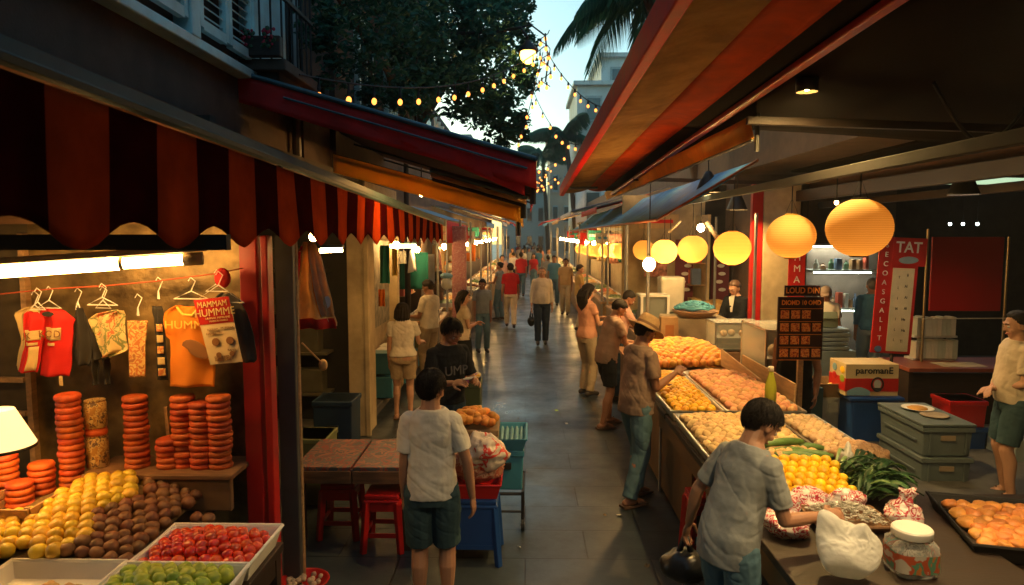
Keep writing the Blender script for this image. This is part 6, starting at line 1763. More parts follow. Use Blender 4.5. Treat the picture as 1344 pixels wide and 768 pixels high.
b = MB(); b.ball((0, 0, 0), (.12, .006, .045), 18, 8); c = sgp(.07, H_ * .81, .016); b.v = [v + c for v in b.v]; b.build('bowl_emblem', mat('bowl_blue', (.25, .32, .33), .6), sg)
for k, ch in enumerate('SECOASGALIT'): stext(ch, -.20, H_ * .93 - k * H_ * .08, .085, m_wht)
b = MB(); c = sgp(-.2, .05, .014); b.ball(c, (.045, .006, .04), 12, 8); b.build('blue_emblem', mat('emblem_blue', (.08, .15, .3), .6), sg)
random.seed(3)
for k in range(7):
    stext(random.choice('ULTIRNHA') + random.choice('aeitl'), .08 + rnd(-.01, .01), H_ * .68 - k * H_ * .095, .05, m_black, .8, .012); stext(random.choice('LITNJE'), -.02, H_ * .66 - k * H_ * .09, .045, m_black, .8, .012)
b = MB(); b.tube([sgp(0, 0, -.03), sgp(0, -.98 + .0, -.03)], .02, 6); b.build('post', m_wood_dk, sg)
# upright red banner above the menu board
a, b_ = at(1036, 374, Y=9.4), at(1056, 318, Y=9.4)
vb = empty('narrow_banner', ((a.x + b_.x) / 2, 9.4, 1.4), 'narrow red vertical banner above the menu board', 'sign')
b = MB(); b.box(((a.x + b_.x) / 2, 9.4, (a.z + b_.z) / 2 - .1), (b_.x - a.x + .04, .015, b_.z - a.z + .35)); b.build('panel', m_red_paint, vb)
for k, ch in enumerate('BEER'): text_mesh('XHMA'[k], .13, facing(((a.x + b_.x) / 2, 9.385, b_.z - .06 - k * .15), (0, -1, 0)), 'lettering', m_wht, vb)
for k, (px_, col, lab) in enumerate(((893, m_red_dark, 'maroon banner with a white lily print behind the blue rope bowl'), (940, m_red_dark, 'maroon banner with a pale bird print beside the vendor in black'))):
    a = at(px_ + 4, 395, Y=13); vb = empty('print_banner', (a.x, 13, 1.2), lab, 'banner', 'maroon print banners')
    b = MB(); b.box((a.x, 13, 1.72), (.34, .02, 1.25)); b.build('panel', mat('maroon_print', (.14, .02, .03), .7), vb)
    b = MB()
    for q in range(5): b.ball((a.x + rnd(-.08, .08), 12.985, 1.4 + q * .15), (.07, .008, .035), 10, 6)
    b.build('flower_print', m_wht, vb)
# menu board
a, b_ = at(1019, 472, Y=6.5), at(1082, 390, Y=6.5)
mbd = empty('menu_board', ((a.x + b_.x) / 2, 6.5, 0), 'dark menu board with orange lettering and sixteen small food pictures on a wooden post', 'menu board')
bw_, bh_ = b_.x - a.x, b_.z - a.z; mx_ = (a.x + b_.x) / 2; tp_ = at(1050, 376, Y=6.5).z
b = MB(); b.box((mx_, 6.51, (a.z + b_.z) / 2), (bw_, .025, bh_)); b.build('board', mat('menu_maroon', (.035, .006, .008), .5), mbd, bevel=.004)
b = MB(); b.box((mx_ + .01, 6.51, (b_.z + tp_) / 2 + .008), (bw_ * .78, .024, tp_ - b_.z)); b.build('header', mat('menu_maroon', (.035, .006, .008), .5), mbd, bevel=.003)
m_oi = mat('orange_ink', (.95, .34, .06), .6, var=.2)
text_mesh('LOUD DIN', .078, facing((mx_ + .01, 6.492, (b_.z + tp_) / 2 + .01), (0, -1, 0)), 'lettering', m_oi, mbd, sx=.85, bold=.002)
text_mesh('DIOMD 10 OMD', .06, facing((mx_, 6.492, b_.z - .055), (0, -1, 0)), 'lettering', m_oi, mbd, sx=.85, bold=.002)
fp = patches('food_print', [(.45, .06, .03), (.90, .34, .08), (.95, .50, .16), (.60, .12, .05)], 40, .5)
for r_ in range(4):
    for c_ in range(4):
        if (r_, c_) in ((0, 3), (2, 3)): continue
        b = MB(); b.box((a.x + bw_ * (.15 + .235 * c_), 6.494, b_.z - .165 - r_ * bh_ * .205), (bw_ * .19, .006, bh_ * .135)); b.build('food_picture', fp, mbd, bevel=.002)
for r_ in range(5):
    b = MB(); b.box((mx_, 6.495, b_.z - .11 - r_ * bh_ * .205), (bw_ * .92, .004, .005)); b.build('divider', m_oi, mbd)
b = MB(); b.box((mx_ + .03, 6.55, a.z / 2 + .1), (.05, .045, a.z + .2)); b.build('post', m_wood_lt, mbd, bevel=.004)
# lit white shelves
random.seed(8)
a, b_ = at(1066, 405, Y=12.6), at(1152, 318, Y=12.6)
ws = empty('lit_shelves', ((a.x + b_.x) / 2, 12.8, 0), 'white lit wall shelves crowded with small goods at the back', 'shelves')
b = MB(); b.box(((a.x + b_.x) / 2, 13.1, 1.55), (b_.x - a.x, .04, 2.2)); b.build('back_panel', mat('shelf_back', (.55, .58, .52), .6), ws)
for z in (a.z - .02, (a.z + b_.z) / 2 + .08, b_.z - .05): b = MB(); b.box(((a.x + b_.x) / 2, 12.86, z), (b_.x - a.x, .44, .04)); b.build('shelf', mat('shelf_white', (.6, .6, .56), .5), ws)
b = MB(); b.box(((a.x + b_.x) / 2, 12.86, b_.z - .082), (b_.x - a.x - .1, .06, .02)); b.box(((a.x + b_.x) / 2, 12.70, (a.z + b_.z) / 2 + .05), (b_.x - a.x - .1, .04, .015)); b.box(((a.x + b_.x) / 2, 12.70, a.z - .05), (b_.x - a.x - .1, .04, .015)); b.build('strip_light', glow('cool_tube', (.9, 1, .8), 26), ws)  # lower two strips added to brighten the lower shelves
goods = [mat('gd%d' % i, c_, .5) for i, c_ in enumerate(((.45, .08, .04), (.5, .35, .12), (.1, .2, .1), (.5, .48, .4), (.08, .12, .2), (.3, .15, .06)))]
for z in (a.z, (a.z + b_.z) / 2 + .10):
    x = a.x + .06
    while x < b_.x - .1:
        w_, h_ = rnd(.06, .15), rnd(.10, .30); b = MB()
        if rnd(0, 1) < .5: b.box((x + w_ / 2, 12.78, z + h_ / 2), (w_ * .9, .12, h_))
        else: b.lathe([(w_ * .4, 0), (w_ * .42, h_ * .6), (w_ * .2, h_ * .8), (w_ * .2, h_)], (x + w_ / 2, 12.78, z), 10)
        tag(b.build('shelf_item', random.choice(goods)), 'small packet or bottle on the white lit shelves', 'grocery', 'goods on the lit shelves'); x += w_ + rnd(.005, .05)

# ---- lanterns
m_paper = bpy.data.materials.new('lantern_paper'); m_paper.use_nodes = True
N, L = m_paper.node_tree.nodes, m_paper.node_tree.links
pb = N['Principled BSDF']; pb.inputs['Roughness'].default_value = .8
tc = N.new('ShaderNodeTexCoord'); wv = N.new('ShaderNodeTexWave'); wv.bands_direction = 'Z'; wv.inputs['Scale'].default_value = 22; wv.inputs['Distortion'].default_value = .6
L.new(tc.outputs['Object'], wv.inputs[0])
cr_ = N.new('ShaderNodeValToRGB'); cr_.color_ramp.elements[0].color = (.70, .45, .17, 1); cr_.color_ramp.elements[1].color = (.82, .58, .26, 1); L.new(wv.outputs[0], cr_.inputs[0])
L.new(cr_.outputs[0], pb.inputs[0]); tr = N.new('ShaderNodeBsdfTranslucent'); L.new(cr_.outputs[0], tr.inputs[0])
ms = N.new('ShaderNodeMixShader'); ms.inputs[0].default_value = .62; L.new(pb.outputs[0], ms.inputs[1]); L.new(tr.outputs[0], ms.inputs[2]); L.new(ms.outputs[0], N['Material Output'].inputs[0])
bpn = N.new('ShaderNodeBump'); bpn.inputs['Strength'].default_value = .12; bpn.inputs['Distance'].default_value = .01; L.new(wv.outputs[0], bpn.inputs['Height']); L.new(bpn.outputs[0], pb.inputs['Normal'])
LX = 2.2
lan = [(4.59, 2.49, .85, .205), (5.75, 2.43, 1.25, .195), (7.36, 2.30, 4.5, .195), (9.1, 2.25, 2.8, .195), (10.94, 2.17, 5.0, .205), (12.84, 2.15, 2.6, .2), (14.73, 2.09, 4.6, .2), (16.85, 2.04, 2.6, .2), (18.93, 1.99, 2.6, .2), (21.36, 1.93, 4.5, .2), (24.83, 1.87, 4, .2), (15.75, 2.06, 4.2, .2), (17.9, 2.02, 4.4, .2), (20.1, 1.96, 2.8, .2), (23, 1.90, 4.2, .2), (28, 1.84, 4.2, .2)]
lt0 = None
desc = ['nearest lantern, dim orange, in front of the white shelves', 'second lantern, dull orange, above the menu board', 'third lantern, bright yellow, left of the red strip', 'fourth lantern, amber, before the bare spot bulb', 'fifth lantern, bright yellow, above the big white bulb', 'sixth lantern, amber, overlapped by the bright fifth', 'seventh lantern, yellow, in the receding row', 'eighth lantern, amber, in the receding row', 'ninth lantern, amber, in the receding row', 'tenth lantern, yellow, near the end of the row', 'eleventh lantern, yellow, close to the end of the row', 'bright lantern between the seventh and eighth', 'bright lantern between the eighth and ninth', 'amber lantern between the ninth and tenth', 'bright lantern just before the end of the row', 'last and smallest lantern of the row']
for i, (y, z, e, r_) in enumerate(lan):
    t = empty('paper_lantern', (LX, y, z), 'round paper ' + desc[i], 'lantern', 'row of round paper lanterns')
    b = MB(); n_ = 28; vs, fs = [], []
    rings = 33
    for j in range(rings):
        a_ = -PI / 2 * .86 + PI * .86 * j / (rings - 1); rr = math.cos(a_) * r_ * (1 + (.004 if j % 2 else -.003)); zz = math.sin(a_) * r_ * .93
        for k in range(n_): vs.append(Vector((LX + rr * math.cos(2 * PI * k / n_), y + rr * math.sin(2 * PI * k / n_), z + zz)))
    for j in range(rings - 1):
        for k in range(n_): fs.append((j * n_ + k, j * n_ + (k + 1) % n_, (j + 1) * n_ + (k + 1) % n_, (j + 1) * n_ + k))
    b.add(vs, fs); b.build('paper_shade', m_paper, t, smooth=True)
    b = MB(); b.lathe([(r_ * .25, r_ * .89), (r_ * .26, r_ * .95), (r_ * .2, r_ * .96)], (LX, y, z), 16); b.lathe([(r_ * .25, -r_ * .95), (r_ * .26, -r_ * .90), (r_ * .2, -r_ * .9)], (LX, y, z), 16); b.build('ring', m_black if i > 2 or i == 0 else mat('amber_ring', (.5, .3, .05), .6), t)
    b = MB(); b.tube([(LX, y, z + r_ * .95), (LX, y, 2.86)], .005, 5); b.tube([(LX - .05, y, z + r_ * .95), (LX, y, z + r_ * 1.6), (LX + .05, y, z + r_ * .95)], .003, 4); b.build('cord', m_black, t)
    ld = bpy.data.lights.new('lantern_lamp', 'POINT'); ld.energy = e * .62; ld.color = (1, .50, .13); ld.shadow_soft_size = .05
    lo = bpy.data.objects.new('lantern_lamp', ld); COL.objects.link(lo); lo.parent = t; lo.location = (0, 0, -r_ * .35)
b = MB(); b.box((LX, 15.95, 2.88), (.06, 26.1, .07)); tag(b.build('lantern_beam', mat('black_board', (.008, .006, .005), .8), bevel=.005), 'long dark beam that carries the row of lanterns', 'beam')
case('glass_case', 'low glass display case before the turquoise rope bowl', (2.85, 9.35, .90), (.62, .45, .36))
b = MB(); b.box((2.85, 9.35, .44), (.66, .5, .87)); tag(b.build('cabinet', m_wood, bevel=.01), 'wooden cabinet under the low glass case', 'cabinet')
for x, y in ((2.68, 9.25), (2.80, 9.3), (2.93, 9.27), (3.04, 9.3)): one('bun', bs[0], (x, y, 1.11), 'pale bun in the low glass case before the rope bowl', 'bun', 'buns in the low case')
# bare bulbs, and pendants added to light the goods
bare_bulb(at(852, 347, Y=8.6), glow('bulb_big', (1, .57, .18), 150), 'largest blown out bulb hanging just below the fifth lantern', .075, 1.0)
bare_bulb(at(920, 299, Y=9.4), glow('bulb_spot', (1, .70, .38), 60), 'small spot bulb between the third and fourth lanterns', .05, .45)
bare_bulb(at(1098, 266, Y=6.2), glow('bulb_tiny', (1, .55, .2), 18), 'tiny warm bulb beside the nearest lantern', .018, .3)
for y_ in (7.4, 10.2, 13.2): bare_bulb((2.08, y_, 3.42 - (.02 if y_ < 8 else 0)), glow('added_strip_bulb', (1, .55, .18), 70), 'added bulb tucked up behind the narrow orange awning', .03, .12, 'added bulbs behind the orange strip')  # added out of sight to make the orange strip glow
b = MB(); p, q = at(927, 291, Y=9.6), at(941, 312, Y=9.6); b.tube([p, q], .035, 8); tag(b.build('spot_tube', mat('fixture_tan', (.4, .28, .14), .5), smooth=True), 'tan tubular fixture right of the small spot bulb', 'light fixture')
b = MB(); p, q = at(893, 290, Y=9.6), at(878, 305, Y=9.6); b.tube([p, q], .02, 8); tag(b.build('lamp_bracket', mat('fixture_tan', (.4, .28, .14), .5), smooth=True), 'angled bracket above the fourth lantern', 'light fixture')
hb = glow('added_pendant_bulb', (1, .60, .20), 850)
pendant((1.5, 1.75, 3.12), glow('added_pendant_bulb_near', (1, .68, .31), 520), 'added black bell lamp over the near end of the display table', .15, .3, .06)
pendant((2.55, 3.05, 2.95), glow('added_pendant_bulb_near', (1, .68, .31), 520), 'added black bell lamp over the greens and pastries', .15, .3, .06)
dl = empty('added_can_lamp', (1.95, 4.9, 3.36), 'added small black can lamp under the canopy over the mandarins', 'lamp')  # added lamp to brighten the mandarins and the near side of the shopper
b = MB(); b.lathe([(.001, .095), (.072, .09), (.075, .08), (.075, 0), (.072, 0)], (1.95, 4.9, 3.43), 20, cap=False); b.build('lamp_shade', m_black, dl, smooth=True)
b = MB(); b.lathe([(.072, .001), (.070, .084), (.001, .088)], (1.95, 4.9, 3.43), 20, cap=False); b.build('shade_lining', mat('matte_black_lining', (.002, .0015, .001), .95, spec=0), dl, smooth=True)
b = MB(); b.ball((1.95, 4.9, 3.475), .034, 12, 8); b.build('bulb', glow('added_can_bulb', (1, .62, .20), 3000), dl, smooth=True)
pendant((2.2, 8.4, 2.95), hb, 'added black bell lamp over the apricot heap', .15, .3, .055)
pendant((4.5, 7.2, 2.85), glow('added_pendant_bulb_far', (1, .78, .5), 170), 'added black bell lamp over the grey bins', .15, .3, .055)
pendant((3.1, 10.2, 2.8), hb, 'added black bell lamp over the turquoise rope bowl', .15, .3, .055)
bare_bulb((2.50, 8.35, 2.28), glow('added_hidden_bulb', (1, .57, .18), 60), 'added bulb hidden just behind the third lantern', .055, .8)  # added where the lantern hides it, to light the trays
for px_ in (1247, 1264, 1283):
    bare_bulb(at(px_, 294, Y=11.5), glow('cool_spot', (.8, 1, .95), 14), 'tiny cool white ceiling spot above the red board', .022, .4, 'cool ceiling spots')
# ================================================================ more stalls down both rows
random.seed(77)
m_goods = [patches('heap_gold', [(.55, .30, .05), (.65, .42, .12), (.45, .2, .03), (.7, .5, .2)], 30, .5, bump=1), patches('heap_cream', [(.6, .5, .35), (.5, .38, .22), (.65, .56, .42), (.4, .3, .2)], 30, .6, bump=1),
           patches('heap_red', [(.5, .08, .03), (.6, .2, .05), (.4, .05, .02), (.55, .3, .1)], 30, .5, bump=1), patches('heap_green', [(.1, .2, .05), (.2, .3, .08), (.06, .12, .03), (.3, .35, .1)], 30, .5, bump=1)]
heapn = ('golden snacks', 'pale dried goods', 'red fruit', 'green vegetables')
def stall(side, x0, x1, y0, y1, label, seed, bulb=60, shelf=True, back=True, ncr=3, br=.05):
    random.seed(seed)
    xa, xb = side * x0, side * x1; cx, cy = (xa + xb) / 2, (y0 + y1) / 2; w = abs(xb - xa); l = y1 - y0
    t = empty('market_stall', (cx, cy, 0), label, 'market stall', 'stalls further down the street')
    b = MB(); b.box((cx, cy, .84), (w, l, .05)); b.build('counter_top', m_wood_lt, t, bevel=.006)
    b = MB(); b.box((cx, cy, .42), (w * .94, l * .96, .80)); b.build('counter_front', mat('counter_front', (.30, .20, .11), .7, var=.25, dirt=.4), t)
    for sx in (xa, xb + side * .7):
        for y in (y0 + .05, y1 - .05): b = MB(); b.tube([(sx + side * .04, y, 0), (sx + side * .04, y, 2.75)], .025, 6); b.build('post', m_pipe, t)
    if back:
        b = MB(); b.box((xb + side * .75, cy, 1.5), (.05, l * .98, 2.6)); b.build('back_wall', m_cream_wall, t)
    if shelf:
        for z in (1.1, 1.5, 1.9):
            b = MB(); b.box((xb + side * .58, cy, z), (.28, l * .9, .025)); b.build('shelf', m_wood_lt, t)
            for k in range(int(l / .3)):
                b = MB(); h_ = rnd(.1, .3); yy = y0 + .15 + k * .3
                if yy > y1 - .1: continue
                b.box((xb + side * .55, yy, z + .013 + h_ / 2), (.16, rnd(.14, .26), h_)); tag(b.build('shelf_item', random.choice(goods)), 'small packet on the back shelves of a stall down the street', 'packet', 'packets on the stall shelves')
    n = max(1, int(l / .75))
    for k in range(n):
        for c_ in range(max(1, int(w / .55))):
            X_ = min(xa, xb) + w * (c_ + .5) / max(1, int(w / .55)); Y_ = y0 + l * (k + .5) / n
            i = random.randrange(4)
            tray('produce_tray', 'pale tray of %s on a stall further down the street' % heapn[i], (X_, Y_, .868), (.48, min(.68, l / n * .92), 0), .08, m_white_pl if rnd(0, 1) < .5 else m_steel, group='trays on the far stalls')
            b = MB(); hh = rnd(.08, .16); sd0 = rnd(0, 50); dy = min(.6, l / n * .82)
            b.sheet(lambda u, v: (X_ - .2 + .4 * u, Y_ - dy / 2 + dy * v, .90 + hh * math.sin(PI * u) ** .6 * math.sin(PI * v) ** .6 + .035 * noise.noise(Vector((u * 9, v * 11, sd0))) + .02 * noise.noise(Vector((u * 22, v * 24, sd0)))), 30, 30, .02)
            o = b.build('produce_heap', m_goods[i], smooth=True); tag(o, 'heap of %s in a tray further down the street' % heapn[i], 'produce', 'heaps on the far stalls')
    for k in range(max(1, int(l / 2))):
        bare_bulb((cx + side * .15, y0 + l * (k + .5) / max(1, int(l / 2)), 2.15), glow('stall_bulb_%d' % bulb, (1, .57, .18), bulb * 2.4), 'warm bare bulb over the counter of a stall down the street', br, .55, 'bulbs over the far stalls')
    return t
stall(-1, 1.55, 2.3, 12.3, 13.9, 'narrow counter of golden goods right past the cream shop', 1, 50, False, True, br=.05)
stall(-1, 1.35, 2.15, 14.6, 17.4, 'bright lit snack counter behind the grey shirt shopper', 2, 90, True, True, br=.06)
stall(-1, 1.15, 2.0, 18.2, 21.6, 'lit counter on the left beyond the snack counter', 3, 90, br=.06)
stall(-1, 1.1, 2.0, 22.4, 27.4, 'left stall under the white awning', 4, 90, False, br=.06)
stall(-1, 1.1, 2.0, 28.5, 33.5, 'left stall under the cream awning', 5, 90, False, br=.06)
stall(-1, 1.1, 2.0, 35, 41, 'left stall under the far red awning', 6, 90, False, br=.06)
stall(1, 1.75, 2.6, 10.0, 12.2, 'right counter of dried goods behind the woman in orange', 7, 60, False, False, br=.05)
stall(1, 1.8, 2.6, 12.6, 15.4, 'right stall with pale goods past the blue rope bowl', 8, 70, True, True, br=.06)
stall(1, 1.75, 2.5, 16, 20, 'right stall under the off white awning', 9, 90, False, br=.06)
stall(1, 1.6, 2.5, 21, 26, 'right stall beside the two men in tan and yellow', 10, 90, False, br=.06)
stall(1, 1.5, 2.4, 27, 33, 'right stall under the navy awning', 11, 90, False, br=.06)
stall(1, 1.5, 2.4, 34, 42, 'last stall of the right row', 12, 90, False, br=.06)
random.seed(123)
hcols = [('red', m_red), ('cream', m_cream_cl), ('white', m_white_cl), ('orange', m_orange_cl), ('teal', mat('teal_cloth', (.01, .16, .13), .85)), ('blue', m_blue_cl), ('patterned', mat('print_cloth', (.45, .2, .15), .8, var=.8, scale=12))]
for k in range(34):
    sd_ = -1 if k % 3 else 1
    y_ = 12.4 + k * .62 if sd_ < 0 else 13 + k * .55
    x_ = sd_ * rnd(1.95, 2.35) if sd_ < 0 else rnd(2.45, 2.6)
    z_ = rnd(2.0, 2.5); w_, h_ = rnd(.3, .6), rnd(.35, .85); nm_, m_ = random.choice(hcols); ph = rnd(0, 9)
    b = MB(); b.sheet(lambda u, v: (x_ + .05 * math.sin(u * 9 + ph) * v, y_ + w_ * (u - .5) * (1 - .15 * v), z_ - h_ * v + .02 * math.sin(u * 5 + ph)) if k % 2 else (x_ + w_ * (u - .5), y_ + .04 * math.sin(u * 12 + ph) * v, z_ - h_ * v), 14, 8, .005)
    tag(b.build('hanging_cloth', m_, smooth=True), '%s cloth hung over the %s stalls down the street' % (nm_, 'left' if sd_ < 0 else 'right'), 'cloth', 'cloths hung over the far stalls')
for k in range(18):
    sd_ = -1 if k % 2 else 1
    y_ = 13 + k * 1.5; x_ = sd_ * (2.05 if sd_ < 0 else 2.5); z_ = rnd(2.3, 2.7); w_, h_ = rnd(.4, .8), rnd(.2, .4); nm_, m_ = random.choice(hcols)
    b = MB(); b.box((x_, y_, z_), (w_, .04, h_)); t = empty('shop_sign', (x_, y_, z_), '%s sign board above the %s stalls down the street' % (nm_, 'left' if sd_ < 0 else 'right'), 'sign', 'sign boards above the far stalls'); b.build('board', m_, t, bevel=.005)
    b = MB(); b.box((x_, y_ - .024, z_), (w_ * .7, .006, h_ * .25)); b.build('band', hcols[(k * 2) % 7][1], t)
# goods piled against the cream shop wall
for k in range(16):
    y_ = 9.6 + (k % 8) * .32; z_ = .14 + (k // 8) * .34
    b = MB(); b.box((-2.02 + rnd(-.03, .03), y_, z_ + .15), (.3, .28, .30), rz=rnd(-.1, .1)); tag(b.build('packed_box', random.choice((m_card, m_white_pl, m_greenbox, m_tealpl, m_card)), bevel=.01), 'packed box stacked against the cream shop wall', 'box', 'boxes against the cream shop wall')
# fluffy bright display of bags at the left snack counter
for k in range(8):
    crumpled('display_bag', 'bright pale bag hung in the lit left snack display', (-1.95 + .15 * (k % 2), 17.6 + .25 * (k // 4), 1.15 + .22 * (k % 4)), (.16, .12, .12), mat('pale_bag', (.7, .6, .45), .5), seed=k, group='bags in the lit display', n=20)
# pink patterned column, hanging teal and yellow cloths
b = MB(); a = at(603, 380, Y=13.6); b.box((a.x, 13.6, 1.3), (.28, .12, 2.6)); tag(b.build('column', patches('pink_pattern', [(.35, .12, .12), (.45, .22, .2), (.28, .07, .08), (.5, .3, .26)], 30, .7), bevel=.01), 'pink patterned column between two left stalls', 'column')
for l, r_, t_, b__, Y_, m_, lab in ((498, 512, 322, 372, 8.9, mat('teal_cloth', (.01, .16, .13), .85), 'dark teal cloth hanging at the cream shop corner'), (514, 522, 326, 362, 9.6, mat('yellow_cloth', (.6, .42, .06), .85), 'yellow cloth hanging beside the teal one'), (522, 534, 330, 346, 11, m_white_cl, 'small white cloth hanging in the cream shop'), (496, 506, 380, 402, 9.0, m_orange_cl, 'small orange cloth below the teal one')):
    mb2, fn = rows_cloth([(t_, l + 1, r_ - 1), (b__, l, r_)], Y_, rip=.03, freq=30); tag(mb2.build('hanging_cloth', m_, smooth=True), lab, 'cloth', 'cloths hanging at the cream shop')
bare_bulb(at(520, 322, Y=10.5), glow('bulb_cream', (1, .57, .18), 60), 'bright bulb under the striped awning at the cream shop', .055, .3)
stl = empty('strip_light', at(528, 323, Y=11.3), 'lit strip light under the striped awning at the cream shop', 'strip light'); a, b_ = at(512, 323, Y=11.3), at(546, 323, Y=11.3)
b = MB(); b.tube([a, b_], .03, 8); b.build('tube', glow('tube_cream', (1, .57, .18), 25), stl); b = MB(); b.box((a + b_) / 2 + Vector((0, 0, .05)), ((b_ - a).length * 1.1, .08, .03)); b.build('housing', m_grey_metal, stl)
bt_ = empty('blue_bundle', at(585, 362, Y=12.6), 'pale blue and white bundle on the counter past the cream shop', 'bundle')
c = at(586, 372, Y=12.8); b = MB(); b.ball(c, (.10, .1, .12), 14, 10, lambda d: 1 + .2 * noise.noise(d * 3)); b.build('wrapping', m_white_cl, bt_, smooth=True); b = MB(); b.ball(c + Vector((0, 0, .14)), (.12, .1, .06), 14, 8); b.build('top', mat('sky_blue_cloth', (.2, .4, .55), .8), bt_, smooth=True)
for c_, l_ in (((-1.05, 6.95, 2.86), 'added bulb glowing behind the orange awning cloth'), ((-.38, 7.5, 2.72), 'added bulb under the street end of the orange awning')):  # bulbs added to light the orange awning from behind
    bare_bulb(c_, glow('added_awning_bulb', (1, .5, .14), 330), l_, .03, .25, 'added bulbs under the left awnings')
# blue rope bowl, white machine, grain heap on the right
rbw = empty('rope_bowl', (2.62, 10.6, 1.1), 'wide bowl piled with turquoise rope in front of the vendor in black', 'bowl')
c = at(912, 410, Y=10.4)
b = MB(); b.lathe([(.22, -.07), (.34, .02), (.345, .035), (.33, .03), (.2, -.05)], c, 26); b.build('bowl', mat('tan_bowl', (.35, .22, .14), .6), rbw, smooth=True)
for k in range(46):
    b = MB(); a0, r0 = rnd(0, 6.28), rnd(.05, .28); pts = [c + Vector((r0 * math.cos(a0 + q * .28) * (1 + .1 * math.sin(q)), r0 * math.sin(a0 + q * .28), .03 + .13 * (1 - (r0 / .33) ** 2) + .012 * math.sin(q * 1.7 + k))) for q in range(9)]
    b.tube(pts, .017, 6); b.build('rope', mat('turquoise_rope', (.06, .27, .38), .6, hue=.01), rbw, smooth=True)
b = MB(); b.box((c.x, 10.5, (c.z - .07) / 2), (.9, .7, c.z - .075)); tag(b.build('counter', mat('counter_beige', (.34, .28, .19), .5, dirt=.4), bevel=.01), 'grey counter under the turquoise rope bowl', 'counter')
mc = empty('slicing_machine', (2.55, 12, .9), 'off white plastic covered machine behind the rope bowl', 'machine')
c = at(880, 405, Y=11.9)
b = MB(); b.box((c.x, 11.9, c.z + .25), (.42, .4, .62), taper=.9); b.box((c.x - .28, 11.9, c.z + .02), (.3, .36, .2)); b.build('body', mat('machine_white', (.5, .48, .4), .5, dirt=.3), mc, bevel=.05, seg=3)
b = MB(); b.box((c.x - .1, 11.9, (c.z - .08) / 2), (.9, .6, c.z - .09)); b.build('stand', m_grey_metal, mc)
wc = empty('white_cabinet', (2.0, 11.3, .85), 'white edged cabinet left of the covered machine', 'cabinet')
a, b_ = at(841, 425, Y=11.3), at(876, 389, Y=11.3); b = MB(); b.box(((a.x + b_.x) / 2, 11.45, (a.z + b_.z) / 2), (b_.x - a.x, .4, b_.z - a.z)); b.build('body', mat('grey_face', (.2, .22, .2), .5), wc)
b = MB(); b.box(((a.x + b_.x) / 2, 11.44, b_.z + .012), (b_.x - a.x + .05, .45, .03)); b.box((a.x, 11.22, (a.z + b_.z) / 2), (.04, .04, b_.z - a.z)); b.box((b_.x, 11.22, (a.z + b_.z) / 2), (.04, .04, b_.z - a.z)); b.build('frame', m_white_pl, wc)
gh = MB(); c = at(942, 400, Y=12.4); gh.sheet(lambda u, v: (c.x - .5 + 1.0 * u, 12.1 + .9 * v, 1.0 + .26 * math.sin(PI * u) * math.sin(PI * v) + .02 * noise.noise(Vector((u * 20, v * 20, 0)))), 40, 30, .02); tag(gh.build('grain_heap', m_goods[0], smooth=True), 'yellow grain heap behind the turquoise rope bowl', 'grain', kind='stuff')
b = MB(); b.box((c.x, 12.55, .49), (1.1, 1.0, .98)); tag(b.build('grain_box', m_wood, bevel=.01), 'wooden box under the yellow grain heap', 'box')
pz = MB(); pz.box((3.1, 13.6, 1.6), (2.4, .1, 3.2)); tag(pz.build('partition_wall', m_cream_wall), 'cream partition behind the maroon banners', 'wall')
cartn = empty('standing_carton', (1.95, 9.75, .86), 'tan upright carton behind the apricot heap', 'carton'); a = at(878, 440, Y=9.65); b = MB(); b.box((a.x, 9.7, a.z + .05), (.24, .18, .42)); b.build('box', m_card, cartn, bevel=.006); b = MB(); b.box((a.x, 9.606, a.z + .05), (.12, .006, .2)); b.build('print', ink, cartn)

random.seed(64)
for k in range(14):
    x, y = rnd(-1.0, 1.05), rnd(3.6, 11)
    b = MB(); s_ = rnd(.02, .05); a0 = rnd(0, 6)
    b.sheet(lambda u, v: (x + s_ * ((u - .5) * math.cos(a0) - (v - .5) * math.sin(a0)), y + s_ * ((u - .5) * math.sin(a0) + (v - .5) * math.cos(a0)), .006 + .012 * abs(math.sin(u * 5 + k)) * v), 5, 4, .001)
    tag(b.build('paper_scrap', random.choice((m_card, m_white_cl, m_bark, m_lime))), 'small scrap of litter lying on the paving', 'litter', 'scraps of litter on the paving')
# ================================================================ the people
def P(px, py, Z=0): 
    p = at(px, py, Z=Z); return (p.x, p.y, 0)
hang = ((-.10, .02, -1), (-.02, .15, -1)); hangr = ((.10, .02, -1), (.02, .15, -1))
# foreground man seen from behind
p = at(566, 600, Y=4.15)
person('man in a cream t-shirt and teal shorts seen from behind in the foreground', (p.x, 4.15, 0), 2, H=1.66, skin='tan', top='white', sleeve=.72, slim=.9, bottom='teal', leglen=.46, shoes='sandal', nod=14, turn=-22, arms=(((-.12, -.05, -1), (-.03, .18, -1)), ((.36, -.1, -1), (.12, .12, -1))), legs=((-.09, .02), (.10, .03)), hem=.87, vox=.006)
